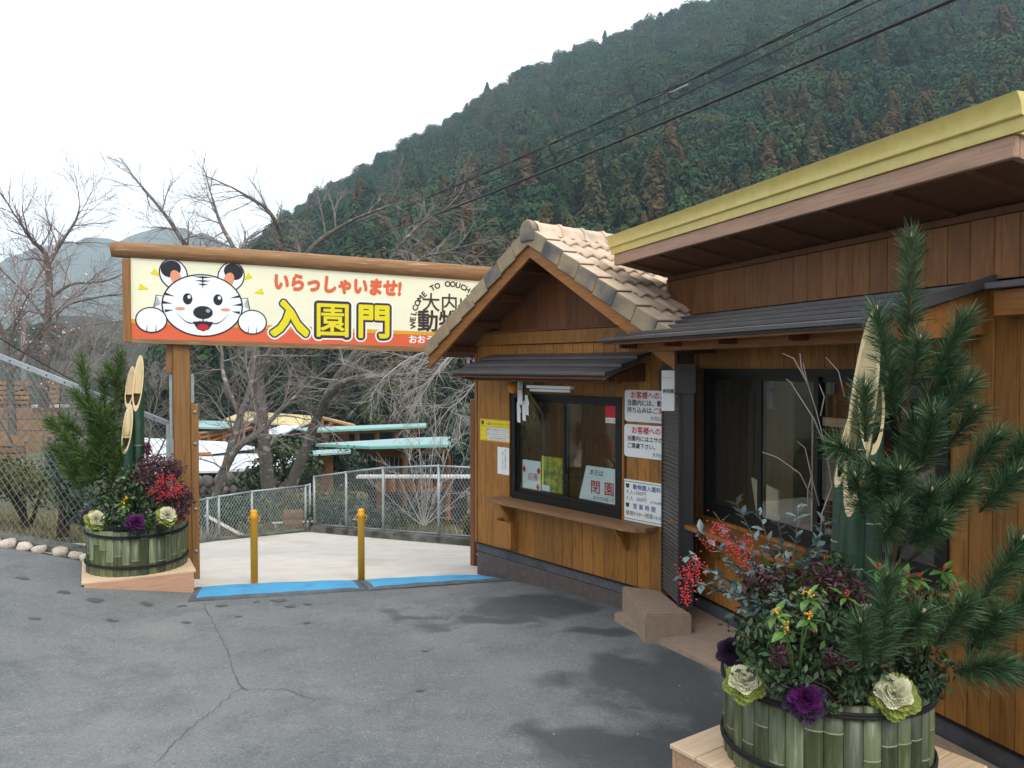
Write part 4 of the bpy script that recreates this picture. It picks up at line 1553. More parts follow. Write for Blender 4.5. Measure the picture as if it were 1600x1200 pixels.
# second small awning at the near end
boxo("side_awning", 2.93, 3.40, -0.16, -0.004, 2.655, 2.69, M_SLATE, office)
boxo("side_awning_board", 2.95, 3.39, -0.12, -0.004, 2.52, 2.652, M_TRIM, office)
# concrete strip along the wall and the step
inner = [(-0.15, -0.012), (0.6, -0.012), (1.2, -0.012), (2.4, -0.012), (3.9, -0.012)]
outer = [(-0.27, -0.62), (0.15, -0.61), (1.2, -0.50), (2.4, -0.46), (3.9, -0.46)]
bm = bmesh.new()
ta_ = [bm.verts.new((x, y, 0.215)) for x, y in inner]
to_ = [bm.verts.new((x, y, 0.135)) for x, y in outer]
tb2_ = [bm.verts.new((x, y - 0.02, -0.15)) for x, y in outer]
for k in range(4):
    bm.faces.new((ta_[k], ta_[k + 1], to_[k + 1], to_[k]))
    bm.faces.new((to_[k], to_[k + 1], tb2_[k + 1], tb2_[k]))
ex_ = [bm.verts.new(p) for p in ((-0.15, -0.012, -0.15), (-0.27, -0.64, -0.15))]
bm.faces.new((ta_[0], to_[0], ex_[1], ex_[0]))
strip = from_bm("concrete_kerb", bm, M_APRON)
strip.matrix_world = Matrix.Translation(M_LOC) @ Matrix.Rotation(M_RZ, 4, 'Z')
struct(strip, "brown toned concrete strip along the office wall")
bm = bmesh.new()
prism(bm, [(0.98, 7.02), (1.29, 6.86), (1.34, 6.40), (1.42, 6.20), (1.05, 6.20)], 2, 0.0, 0.325)
bmesh.ops.bevel(bm, geom=list(bm.edges), offset=0.012, segments=2, affect='EDGES')
tag(from_bm("concrete_step", bm, M_APRON), "brown concrete step in front of the dark shutter cabinet", "step")
# items seen behind the office glass


def in_office(name, label, cat, x, y, z, rz=0.0):
    o = thing(name, label, cat)
    o.matrix_world = Matrix.Translation(M_LOC) @ Matrix.Rotation(M_RZ, 4, 'Z') @ Matrix.Translation((x, y, z)) @ Matrix.Rotation(rz, 4, 'Z')
    return o


lb2 = in_office("leaning_board", "pale wooden board leaning behind the ticket office glass", "board", 0.62, 0.20, 1.08)
prismo("panel", [(-0.02, -0.02), (0.24, -0.04), (0.24, 0.24), (-0.10, 0.30)], 1, 0, 0.02, M_RAWWOOD, lb2)
boxo("batten", -0.28, -0.22, 0.0, 0.05, -0.02, 0.14, M_TRIM, lb2)
rk = in_office("display_rack", "wooden framed wire rack standing inside the ticket office", "rack", 1.05, 0.35, 0.95)
bm = bmesh.new()
box(bm, 0.0, 0.05, 0, 0.03, 0.0, 0.95)
box(bm, 0.42, 0.47, 0, 0.03, 0.0, 0.95)
box(bm, 0.05, 0.42, 0, 0.03, 0.89, 0.95)
box(bm, 0.05, 0.42, 0, 0.03, 0.0, 0.06)
from_bm("frame", bm, M_RAWRED, rk)
tb = Tubes()
for k in range(9):
    tb.add([(0.05 + 0.041 * k, 0.015, 0.06), (0.05 + 0.041 * k, 0.015, 0.89)], 0.002, 4)
for k in range(18):
    tb.add([(0.05, 0.015, 0.08 + 0.046 * k), (0.42, 0.015, 0.08 + 0.046 * k)], 0.002, 4)
stuff(tb.obj("wire_grid", M_GALV, rk))
for (x, z, w, h) in ((0.10, 0.35, 0.28, 0.34), (0.02, 0.75, 0.06, 0.1), (0.36, 0.80, 0.1, 0.07)):
    boxo("pinned_sheet", x, x + w, -0.006, 0.0, z, z + h, M_PAPER if w < 0.2 else mat("faded print", (0.22, 0.17, 0.12), (0.1, 0.08, 0.07), 0.8, 9), rk, 0)
tb2 = in_office("wall_poster", "pale poster on the wall inside the ticket office", "poster", 1.72, 0.25, 1.25)
boxo("sheet", 0.0, 0.18, 0, 0.01, 0.0, 0.22, M_PAPER, tb2, 0)
boxo("print", 0.02, 0.16, -0.002, -0.0005, 0.10, 0.16, M_BLUEINK, tb2, 0)
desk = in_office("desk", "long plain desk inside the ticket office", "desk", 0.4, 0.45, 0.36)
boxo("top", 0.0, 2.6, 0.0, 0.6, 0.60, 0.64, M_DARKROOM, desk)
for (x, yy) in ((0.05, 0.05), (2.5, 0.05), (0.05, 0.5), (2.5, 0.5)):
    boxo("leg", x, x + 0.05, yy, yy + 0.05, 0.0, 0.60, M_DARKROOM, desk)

# shutter cabinet for the ticket machine
cab = thing("shutter_cabinet", "narrow dark roller shutter cabinet between booth and ticket office", "cabinet", (1.31, 6.88, 0.30))
foot = [(0, 0), (0.045, -0.50), (0.155, -0.50), (0.17, -0.02)]
bm = bmesh.new()
prism(bm, [(0.012, 0.0), (0.058, -0.485), (0.155, -0.50), (0.17, -0.02)], 2, 0.036, 1.76)
from_bm("case", bm, M_CABDARK, cab)
bm = bmesh.new()
prism(bm, [(-0.035, 0.03), (0.012, -0.53), (0.16, -0.53), (0.18, 0.0)], 2, 1.76, 1.95)
prism(bm, [(-0.01, 0.02), (0.03, -0.515), (0.16, -0.515), (0.18, 0.0)], 2, 1.95, 1.99)
from_bm("shutter_box", bm, M_CABINET, cab)
slat_bm = bmesh.new()
prism(slat_bm, [(0.0, 0.0), (0.010, 0.0), (0.010, 0.034), (0.0, 0.034), (-0.008, 0.017)], 1, -0.47, -0.03)
bmesh.ops.recalc_face_normals(slat_bm, faces=slat_bm.faces)
slat_me = bpy.data.meshes.new("slat")
slat_bm.to_mesh(slat_me)
slat_bm.free()
slat_me.materials.append(M_CABINET)
for k in range(49):
    o = link("slat", slat_me, None, cab)
    o.location = (0.0, 0.0, 0.04 + k * 0.035)
    o.rotation_euler = (0, 0, math.atan2(0.045, 0.5))
bm = bmesh.new()
prism(bm, [(-0.012, 0.005), (-0.010, -0.03), (0.012, -0.03), (0.012, 0.005)], 2, 0.02, 1.76)
prism(bm, [(0.032, -0.47), (0.036, -0.50), (0.06, -0.50), (0.06, -0.47)], 2, 0.02, 1.76)
from_bm("guide_rail", bm, M_CABDARK, cab)
fl = thing("machine_flag", "white paper flag lettered in black on the shutter cabinet", "sign", (1.235, 6.28, 2.02), R(-12))
bm = bmesh.new()
pv_ = []
for k in range(7):
    u = k / 6
    pv_.append((0.01 * math.sin(u * 3), u))
for k in range(6):
    (y0_, u0), (y1_, u1) = pv_[k], pv_[k + 1]
    a = [bm.verts.new((x, yy, -0.10 + 0.32 * u)) for x, yy, u in ((-0.05, y0_, u0), (0.05, y0_ + 0.012, u0), (0.05, y1_ + 0.012, u1), (-0.05, y1_, u1))]
    bm.faces.new(a)
bmesh.ops.remove_doubles(bm, verts=bm.verts, dist=0.0005)
bmesh.ops.solidify(bm, geom=list(bm.faces), thickness=0.002)
from_bm("sheet", bm, M_PAPER, fl)
text("lettering", "券売機", -0.042, 0.045, 0.034, M_INK, fl, -0.006, bold=0.0008, wide=0.85)
text("lettering", "チケット", -0.040, 0.155, 0.018, M_INK, fl, -0.006)
fl.scale = (1, 1, 1)

# ------------------------------------------------------------------ entrance gate with sign
G_RZ = math.atan2(0.409, 0.912)
G_LOC = (-3.48, 8.36, 0)
gate = thing("entrance_gate", "log topped wooden entrance gate carrying the long welcome sign", "gate", G_LOC, G_RZ)
boxo("post", -0.085, 0.085, 0.03, 0.20, -0.25, 3.40, M_POST, gate, 0.012)
boxo("post", 3.40, 3.57, 0.03, 0.20, -0.6, 3.40, M_POST, gate, 0.012)
boxo("side_board", -0.15, -0.088, 0.06, 0.17, 2.20, 2.555, M_POST, gate, 0.006)
sbd = boxo("side_board", 0.088, 0.165, 0.05, 0.18, -0.25, 1.87, M_POST, gate, 0.006)
for zz in (1.79, 1.45, 0.75, 0.30):
    tubeo("bolt", [(0.128, 0.052, zz), (0.128, 0.035, zz)], 0.016, M_GALV, sbd, 8)
sbd = boxo("side_board", 3.32, 3.397, 0.05, 0.18, -0.6, 1.87, M_SIDING_DARK, gate, 0.006)
for zz in (1.75, 1.1, 0.4, -0.05):
    tubeo("bolt", [(3.36, 0.052, zz), (3.36, 0.035, zz)], 0.014, M_GALV, sbd, 8)
boxo("steel_upright", -0.12, -0.089, 0.09, 0.15, -0.2, 2.19, M_GALV, gate, 0.002)
boxo("steel_upright", 0.092, 0.125, 0.11, 0.16, 1.88, 2.19, M_GALV, gate, 0.002)
tb = Tubes()
tb.add([(-0.66, 0.02, 3.46), (-0.60, 0.02, 3.468), (0.9, 0.02, 3.458), (2.2, 0.02, 3.432), (3.66, 0.02, 3.405)], [0.070, 0.082, 0.088, 0.092, 0.095], 14)
tb.obj("log_beam", M_BEAM, gate)
boxo("frame", -0.55, -0.475, -0.03, 0.06, 2.52, 3.375, M_POST, gate, 0.006)
boxo("frame", 3.60, 3.67, -0.03, 0.06, 2.45, 3.33, M_POST, gate, 0.006)
prismo("frame", [(-0.474, 2.515), (3.60, 2.425), (3.60, 2.490), (-0.474, 2.562)], 1, -0.03, 0.06, M_BEAM, gate)
TOPL, TOPR, BOTL, BOTR = 3.40, 3.34, 2.563, 2.491


def along(x, zl, zr):
    return lerp(zl, zr, (x + 0.474) / 4.074)


prismo("sign_panel", [(-0.474, BOTL), (3.60, BOTR), (3.60, TOPR), (-0.474, TOPL)], 1, 0.0, 0.03, M_CREAM, gate)
sp_ = gate
flat("orange_band", [(-0.474, BOTL + 0.001), (3.60, BOTR + 0.001), (3.60, BOTR + 0.135), (-0.474, BOTL + 0.155)], -0.002, M_SALMON, gate)
flat("gold_stripe", [(-0.474, BOTL + 0.1555), (3.60, BOTR + 0.1355), (3.60, BOTR + 0.175), (-0.474, BOTL + 0.198)], -0.002, M_GOLD, gate)
# plain white tiger head: a generic animal picture
tg = link("tiger_picture", None, None, gate)
tg.location = (0.215, 0.0, 2.94)


def outline(name, poly, grow, y, m1, m2):
    cx = sum(p[0] for p in poly) / len(poly)
    cz = sum(p[1] for p in poly) / len(poly)
    big = []
    n = len(poly)
    for k in range(n):
        a, b, c = poly[k - 1], poly[k], poly[(k + 1) % n]
        t = Vector((c[0] - a[0], c[1] - a[1])).normalized()
        nn = Vector((t.y, -t.x))
        if nn.dot(Vector((b[0] - cx, b[1] - cz))) < 0:
            nn = -nn
        big.append((b[0] + nn.x * grow, b[1] + nn.y * grow))
    flat(name + "_outline", big, y, m1, tg)
    return flat(name, poly, y - 0.0008, m2, tg)


for s in (-1, 1):
    outline("ear", ellipse(s * 0.285, 0.300, 0.125, 0.150, 24, -s * 0.35), 0.013, -0.003, M_NAVY, M_SIGNWHITE)
    flat("ear_tip", ellipse(s * 0.310, 0.352, 0.100, 0.088, 18, -s * 0.35), -0.0042, M_NAVY, tg)
    flat("inner_ear", ellipse(s * 0.262, 0.262, 0.052, 0.082, 18, -s * 0.3), -0.0046, M_BLUSH, tg)
    outline("cheek_fur", [(s * 0.30, 0.05), (s * 0.45, 0.07), (s * 0.405, -0.01), (s * 0.47, -0.05), (s * 0.40, -0.10), (s * 0.30, -0.16)], 0.010, -0.003, M_NAVY, M_SIGNWHITE)
outline("head", ellipse(0, -0.02, 0.390, 0.318, 44), 0.015, -0.005, M_NAVY, M_SIGNWHITE)
for s in (-1, 1):
    for (x0_, z0_, x1_, z1_) in ((0.372, 0.09, 0.27, 0.065), (0.392, 0.0, 0.295, -0.01), (0.372, -0.09, 0.285, -0.075)):
        flat("stripe", [(s * x0_, z0_ + 0.018), (s * x1_, z1_), (s * x0_, z0_ - 0.014)], -0.0066, M_NAVY, tg)
    flat("eye", ellipse(s * 0.150, 0.045, 0.047, 0.060, 20), -0.0066, M_NAVY, tg)
    flat("eye_glint", ellipse(s * 0.150 + 0.014, 0.066, 0.016, 0.020, 12), -0.0072, M_SIGNWHITE, tg)
    flat("blush", ellipse(s * 0.225, -0.060, 0.050, 0.017, 16), -0.0066, M_BLUSH, tg)
    # smile
    arc = [(s * (0.02 + 0.24 * t), -0.175 - 0.045 * math.sin(math.pi * t) + 0.075 * t * t) for t in [k / 8 for k in range(9)]]
    flat("smile", arc + [(x, z - 0.011 * (1 - abs(2 * k / 8 - 1)) - 0.003) for k, (x, z) in reversed(list(enumerate(arc)))], -0.0066, M_NAVY, tg)
    outline("paw", ellipse(s * 0.500, -0.185, 0.140, 0.122, 28), 0.013, -0.0078, M_NAVY, M_SIGNWHITE)
    for dx in (-0.045, 0.04):
        flat("toe_line", [(s * 0.50 + dx - 0.005, -0.300), (s * 0.50 + dx + 0.005, -0.300), (s * 0.50 + dx + 0.008, -0.220)], -0.0094, M_NAVY, tg)
    for k, a in enumerate((62, 40, 16)):
        c, sn = math.cos(R(a)), math.sin(R(a))
        r0, r1 = 0.42 + 0.03 * k, 0.535 + 0.02 * k
        px_, pz_ = (-sn * 0.035, c * 0.035)
        flat("ray", [(s * (r0 * c + 0.06), r0 * sn * 0.85 + 0.02), (s * (r1 * c + 0.06 + px_), r1 * sn * 0.85 + pz_ + 0.02), (s * (r1 * c + 0.06 - px_), r1 * sn * 0.85 - pz_ + 0.02)], -0.003, M_LEMON, tg)
for (zz, w) in ((0.275, 0.105), (0.235, 0.080), (0.198, 0.055)):
    flat("stripe", [(-w, zz + 0.008), (0, zz - 0.008), (w, zz + 0.008), (0, zz + 0.014)], -0.0066, M_NAVY, tg)
flat("stripe", [(-0.008, 0.292), (0.008, 0.292), (0.003, 0.165), (-0.003, 0.165)], -0.0066, M_NAVY, tg)
flat("muzzle", ellipse(0, -0.095, 0.098, 0.070, 26), -0.0066, M_NAVY, tg)
flat("nose_glint", ellipse(0.050, -0.075, 0.022, 0.020, 12), -0.0072, M_GALV, tg)
flat("mouth_line", [(-0.006, -0.15), (0.006, -0.15), (0.006, -0.19), (-0.006, -0.19)], -0.0066, M_NAVY, tg)
flat("mouth", [(-0.105, -0.195), (0.0, -0.185), (0.105, -0.195), (0.055, -0.275), (0.0, -0.295), (-0.055, -0.275)], -0.0066, M_NAVY, tg)
flat("tongue", ellipse(0, -0.250, 0.056, 0.034, 20), -0.0072, M_RED, tg)
# lettering of the sign
tl = link("welcome_text", None, None, gate)
tl.rotation_euler = (0, R(0.9), 0)
tl.location = (0.93, 0, 3.135)
text("lettering", "いらっしゃいませ!", 0.0, 0.0, 0.205, M_SALMON, tl, -0.004, bold=0.012, wide=0.86, spacing=1.0, shear=0.08)
big = link("entrance_text", None, None, gate)
big.location = (0.895, 0, 2.645)
big.rotation_euler = (0, R(0.5), 0)
for k, chx in enumerate("入園門"):
    x = k * 0.475 + 0.008
    core = (0.020, 0.0065, 0.012)[k]
    text("lettering", chx, x, 0.008, 0.415, M_SIGNWHITE, big, -0.0030, bold=0.056, bold_n=18)
    text("lettering", chx, x, 0.008, 0.415, M_SIGNBROWN, big, -0.0042, bold=0.038, bold_n=16)
    text("lettering", chx, x, 0.008, 0.415, M_LEMON, big, -0.0054, bold=core, bold_n=14)
em = link("zoo_emblem", None, None, gate)
em.location = (2.995, 0, 2.80)
msg = "WELCOME TO OOUCHIYAMA ZOO"
for k, c_ in enumerate(msg):
    if c_ == " ":
        continue
    a = R(184 - k * 8.2)
    r_ = 0.435
    t = text("lettering", c_, r_ * math.cos(a), r_ * math.sin(a), 0.092, M_SIGNBROWN, em, -0.004, align='CENTER', bold=0.003, rot=a - R(90))
text("lettering", "大内山", -0.355, 0.150, 0.235, M_SIGNBROWN, em, -0.004, bold=0.002, wide=0.98)
text("lettering", "動物園", -0.415, -0.085, 0.270, M_SIGNBROWN, em, -0.004, bold=0.006, wide=1.0)
text("lettering", "おおうちやまどうぶつえん", -0.52, -0.245, 0.105, M_SIGNWHITE, em, -0.004, bold=0.003)

# bollards
bol = thing("bollard", "amber yellow steel bollard nearer the barrel planter", "bollard", (-2.70, 8.27, ground_z(-2.7, 8.27)), 0.3, "yellow bollards in the gateway")
bm = bmesh.new()
lathe(bm, [(0.037, -0.05), (0.037, 0.69), (0.0395, 0.693), (0.0395, 0.735), (0.037, 0.738), (0.037, 0.765), (0.032, 0.778), (0.018, 0.785), (0.0, 0.787)], 20)
from_bm("post", bm, M_BOLLARD, bol, True)
for s in (-1, 1):
    tb = Tubes()
    tb.add([(s * 0.037 + s * 0.022 * math.sin(a), 0, 0.69 + 0.03 * math.cos(a)) for a in [math.pi * k / 8 for k in range(9)]], 0.005, 6)
    tb.obj("ring", M_BOLLARD, bol)
b2 = copy_tree(bol)
b2.location = (-1.63, 8.54, ground_z(-1.63, 8.54))
b2["label"] = "amber yellow steel bollard nearer the ticket booth"

# blue mats


def blue_mat(label, a, b, c, d):
    """a,b far edge ends; d,c near edge ends"""
    root = thing("door_mat", label, "mat", group="blue mats across the gateway")
    nx, ny = 28, 6
    v, f, mi = [], [], []
    for i in range(nx + 1):
        u = i / nx
        for j in range(ny + 1):
            w = j / ny
            ww = (0, 0.07, 0.25, 0.45, 0.65, 0.93, 1)[j]
            p = (Vector(d) * (1 - u) + Vector(c) * u) * (1 - ww) + (Vector(a) * (1 - u) + Vector(b) * u) * ww
            edge = min(u, 1 - u) * 12
            z = 0.016 + 0.030 * min(1, edge) * math.sin(math.pi * w) + 0.005 * math.sin(u * 23 + w * 3) * math.sin(math.pi * w)
            v.append((p.x, p.y, ground_z(p.x, p.y) + z))
    blue, grey = [], []
    for i in range(nx):
        for j in range(ny):
            q = (i * (ny + 1) + j, (i + 1) * (ny + 1) + j, (i + 1) * (ny + 1) + j + 1, i * (ny + 1) + j + 1)
            (grey if j in (0, ny - 1) or i in (0, nx - 1) else blue).append(q)
    for nm, fs, m in (("mat_surface", blue, M_MAT), ("mat_border", grey, M_MATEDGE)):
        used = sorted({i for q in fs for i in q})
        ix = {k: n for n, k in enumerate(used)}
        from_data(nm, [v[k] for k in used], [tuple(ix[k] for k in q) for q in fs], m, root, True)
    # rubber rim going down to the ground
    rim = [i * (ny + 1) for i in range(nx + 1)] + [nx * (ny + 1) + j for j in range(1, ny + 1)] + [i * (ny + 1) + ny for i in range(nx - 1, -1, -1)] + [j for j in range(ny - 1, 0, -1)]
    rv, rf = [], []
    n = len(rim)
    ctr = sum((Vector(v[k]) for k in rim), Vector()) / n
    for k in rim:
        p = Vector(v[k])
        o_ = (p - ctr)
        o_.z = 0
        o_.normalize()
        rv += [p, (p.x + o_.x * 0.012, p.y + o_.y * 0.012, ground_z(p.x, p.y) + 0.002)]
    for k in range(n):
        k2 = (k + 1) % n
        rf.append((2 * k, 2 * k2, 2 * k2 + 1, 2 * k + 1))
    from_data("mat_rim", rv, rf, M_MATEDGE, root)
    return root


blue_mat("long sky blue mat in front of the left bollard", (-3.22, 8.06, 0), (-1.66, 8.46, 0), (-1.48, 7.98, 0), (-3.08, 7.52, 0))
blue_mat("long sky blue mat reaching the booth corner", (-1.64, 8.47, 0), (-0.46, 8.92, 0), (0.0, 8.54, 0), (-1.44, 7.97, 0))


# ------------------------------------------------------------------ fences
def mesh_wires(p0, p1, h0, h1, pitch, r, tubes):
    """diamond mesh between two bases p0,p1 with heights"""
    p0, p1 = Vector(p0), Vector(p1)
    L = (p1 - p0).length
    h = (h0 + h1) / 2
    def P(t, w, o):
        base = p0.lerp(p1, t / L)
        nrm = Vector((-(p1 - p0).y, (p1 - p0).x, 0)).normalized()
        return base + Vector((0, 0, w * lerp(h0, h1, t / L) / h)) + nrm * o
    for s in (1, -1):
        t0 = -h * 0.8
        while t0 < L + h * 0.8:
            a, b = (t0, 0.0), (t0 + s * h * 0.8, h)
            pts = []
            n = 6
            for k in range(n + 1):
                t = lerp(a[0], b[0], k / n)
                w = lerp(a[1], b[1], k / n)
                pts.append((t, w))
            # clip
            def clip(p, q):
                lo, hi = 0.0, 1.0
                d = q[0] - p[0]
                for lim, sgn in ((0, 1), (L, -1)):
                    f0, f1 = sgn * (p[0] - lim), sgn * (q[0] - lim)
                    if f0 < 0 and f1 < 0:
                        return None
                    if f0 < 0:
                        lo = max(lo, f0 / (f0 - f1))
                    if f1 < 0:
                        hi = min(hi, f0 / (f0 - f1))
                return ((p[0] + d * lo, p[1] + (q[1] - p[1]) * lo), (p[0] + d * hi, p[1] + (q[1] - p[1]) * hi)) if hi > lo else None
            c = clip(a, b)
            if c:
                tubes.add([P(c[0][0], c[0][1], 0.002 * s), P(c[1][0], c[1][1], 0.002 * s)], r, 3, cap=False)
            t0 += pitch


def fence(name, label, nodes, pitch, wire_r, post_r, wire_m, rail_r=0.017, post_m=None, rail_m=None, extra=0):
    """nodes: list of (x, y, z_base, height)"""
    root = thing(name, label, "fence", (nodes[0][0], nodes[0][1], nodes[0][2]))
    off = Vector(nodes[0][:3])
    for k, (x, y, z, h) in enumerate(nodes):
        tubeo("post", [Vector((x, y, z - 0.15)) - off, Vector((x, y, z + h + 0.02)) - off], post_r, post_m or M_GALV, root)
    for (a, b) in zip(nodes, nodes[1:]):
        pa, pb = Vector(a[:3]) - off, Vector(b[:3]) - off
        tubeo("rail", [pa + Vector((0, 0, a[3])), pb + Vector((0, 0, b[3]))], rail_r, rail_m or M_GALV, root)
        tubeo("rail", [pa + Vector((0, 0, 0.03)), pb + Vector((0, 0, 0.03))], 0.008, rail_m or M_GALV, root)
        t = Tubes()
        mesh_wires(pa + Vector((0, 0, 0.03)), pb + Vector((0, 0, 0.03)), a[3] - 0.04, b[3] - 0.04, pitch, wire_r, t)
        stuff(t.obj("wire_mesh", wire_m, root, False))
    return root


def fence_node(px, d, ytop):
    p = world_at(px, 573, d)
    z = ground_z(p.x, p.y)
    top = world_at(px, ytop, d)
    return (p.x, p.y, z, top.z - z)


# right fence behind the gate, on a mossy curb
curb_pts = [(490, 15.2), (540, 14.5), (598, 13.8), (685, 12.9), (745, 12.35), (800, 11.9)]
tops = [745, 738, 731, 728, 731, 735]
nodes = []
for (px, d), yt in zip(curb_pts, tops):
    x, y, z, h = fence_node(px, d, yt)
    nodes.append((x, y, z + 0.13, h - 0.13))
fence("mesh_fence", "grey chain link fence on a mossy curb beyond the bollards", nodes, 0.075, 0.0036, 0.024, M_WIRE)
v, f = [], []
for k, (x, y, z, h) in enumerate(nodes):
    d_ = Vector((0.55, 0.62)).normalized()
    for (o_, zz) in ((-0.12, -0.3), (-0.10, 0.0), (0.14, 0.005), (0.16, -0.3)):
        v.append((x + d_.x * o_, y + d_.y * o_, z + zz))
for k in range(len(nodes) - 1):
    for j in range(3):
        a = 4 * k + j
        f.append((a, a + 4, a + 5, a + 1))
f.append((0, 1, 2, 3))
struct(from_data("kerb", v, f, M_CURB), "dark mossy concrete curb under the fence")
nodes2 = []
for (px, d, yt) in ((483, 15.5, 757), (476, 15.4, 759), (392, 14.1, 768), (340, 13.4, 776), (322, 13.1, 779), (262, 12.2, 792)):
    nodes2.append(fence_node(px, d, yt))
fence("mesh_fence", "lower grey chain link fence meeting the curb fence by the tree", nodes2, 0.075, 0.0036, 0.022, M_WIRE)
v, f = [], []
for (x, y, z, h) in nodes2:
    v += [(x + 0.06, y - 0.10, z - 0.2), (x + 0.06, y - 0.10, z + 0.04), (x - 0.06, y + 0.10, z + 0.04), (x - 0.06, y + 0.10, z - 0.2)]
for k in range(len(nodes2) - 1):
    for j in range(3):
        a = 4 * k + j
        f.append((a, a + 4, a + 5, a + 1))
struct(from_data("kerb", v, f, M_CURB), "low mossy edging under the lower fence")
# roadside fence on the left, flat steel top rail
lf = []
for (px, d, yt) in ((-190, 8.9, 480), (-40, 8.62, 541), (130, 8.55, 609), (262, 8.75, 662)):
    lf.append(fence_node(px, d, yt))
lfo = thing("roadside_fence", "tall chain link fence with flat steel top rail behind the barrel planter", "fence", lf[0][:3])
off = Vector(lf[0][:3])
for (x, y, z, h) in lf[:1] + lf[3:]:
    tubeo("post", [Vector((x, y, z - 0.2)) - off, Vector((x, y, z + h)) - off], 0.024, M_GALV, lfo)
for a, b in zip(lf, lf[1:]):
    pa, pb = Vector(a[:3]) - off, Vector(b[:3]) - off
    ta, tb_ = pa + Vector((0, 0, a[3])), pb + Vector((0, 0, b[3]))
    bm = bmesh.new()
    q = [ta + Vector((0, -0.006, -0.028)), tb_ + Vector((0, -0.006, -0.028)), tb_ + Vector((0, -0.006, 0.028)), ta + Vector((0, -0.006, 0.028))]
    q2 = [p + Vector((0, 0.03, 0)) for p in q]
    vv = [bm.verts.new(p) for p in q + q2]
    for fc in ((0, 1, 2, 3), (7, 6, 5, 4), (0, 4, 5, 1), (3, 2, 6, 7), (0, 3, 7, 4), (1, 5, 6, 2)):
        bm.faces.new([vv[i] for i in fc])
    rail = from_bm("rail", bm, M_GALV, lfo)
    for k in range(1, 6):
        p = ta.lerp(tb_, k / 6) + Vector((0, -0.008, 0))
        tubeo("bolt", [p, p + Vector((0, -0.006, 0))], 0.008, M_FRAME, rail, 6)
    t = Tubes()
    mesh_wires(pa, pb, a[3] - 0.02, b[3] - 0.02, 0.085, 0.0034, t)
    stuff(t.obj("wire_mesh", M_WIRE_NEAR, lfo, False))
# stones edging the road
kerb = bpy.data.objects.new("stone_kerb", None)
COL.objects.link(kerb)
struct(kerb, "row of pale rounded stones along the road edge")
base_st = []
for k in range(4):
    bm = bmesh.new()
    bmesh.ops.create_icosphere(bm, subdivisions=2, radius=1.0)
    for vtx in bm.verts:
        p = vtx.co
        d = 1 + 0.16 * math.sin(p.x * 3 + k) * math.cos(p.y * 2.5 + k * 2) + 0.1 * math.sin(p.z * 5 + k)
        c = [math.copysign(abs(x) ** 0.75, x) for x in p]
        vtx.co = Vector(c) * d
    me = bpy.data.meshes.new("stone")
    bm.to_mesh(me)
    bm.free()
    for p in me.polygons:
        p.use_smooth = True
    me.materials.append(M_STONE)
    base_st.append(me)
for px in range(-190, 150, 25):
    d = 8.44
    pxx = px + random.uniform(-4, 4)
    w = world_at(pxx, 573, d)
    o = link("stone", random.choice(base_st), None, kerb)
    sc = random.uniform(0.85, 1.15)
    o.location = (w.x, d + random.uniform(-0.03, 0.03), ground_z(w.x, d) + 0.035)
    o.scale = (0.082 * sc, 0.07 * sc, 0.055 * sc)
    o.rotation_euler = (random.uniform(-0.2, 0.2), random.uniform(-0.2, 0.2), random.uniform(0, 6.28))
bm = bmesh.new()
va = []
for px in (-260, -100, 60, 160):
    w = world_at(px, 573, 8.55)
    va.append((w.x, ground_z(w.x, 8.5)))
for k in range(3):
    (xa, za), (xb, zb) = va[k], va[k + 1]
    q = [(xa, 8.50, za - 0.1), (xb, 8.50, zb - 0.1), (xb, 8.50, zb + 0.085), (xa, 8.50, za + 0.085), (xa, 8.72, za + 0.085), (xb, 8.72, zb + 0.085)]
    vv = [bm.verts.new(p) for p in q]
    bm.faces.new([vv[i] for i in (0, 1, 2, 3)])
    bm.faces.new([vv[i] for i in (3, 2, 5, 4)])
struct(from_bm("kerb", bm, M_CURB), "grey concrete footing of the roadside fence")

# ------------------------------------------------------------------ new year barrel planters
def stave_mesh(w, h, r, node):
    v, f = [], []
    n = 6
    zs = [0, node - 0.008, node - 0.003, node + 0.003, node + 0.008, h]
    bulge = [0, 0, 0.004, 0.004, 0, 0]
    for z, bz in zip(zs, bulge):
        for k in range(n + 1):
            u = k / n * 2 - 1
            v.append((u * w * 0.485, -(r + 0.013 * math.sqrt(max(0, 1 - u * u)) + bz * math.sqrt(max(0, 1 - u * u)) - 0.004), z))
    for i in range(len(zs) - 1):
        for k in range(n):
            a = i * (n + 1) + k
            f.append((a, a + 1, a + n + 2, a + n + 1))
    # top edge going inwards
    b = len(v)
    for k in range(n + 1):
        u = k / n * 2 - 1
        v.append((u * w * 0.485, -(r - 0.012), h))
    t = (len(zs) - 1) * (n + 1)
    for k in range(n):
        f.append((t + k, t + k + 1, b + k + 1, b + k))
    me = bpy.data.meshes.new("stave")
    me.from_pydata(v, [], f)
    me.materials.append(M_STAVE)
    me.materials.append(M_NODE)
    for p in me.polygons:
        p.use_smooth = True
        if n * 2 <= p.index < n * 3:
            p.material_index = 1
    return me


BR, BH = 0.462, 0.435
N_ST = 36
st_me = [stave_mesh(2 * math.pi * BR / N_ST, BH + dh, BR, nd) for nd, dh in ((0.08, 0.0), (0.15, 0.006), (0.20, -0.004), (0.26, 0.003), (0.31, -0.008), (0.36, 0.004), (0.12, -0.003))]


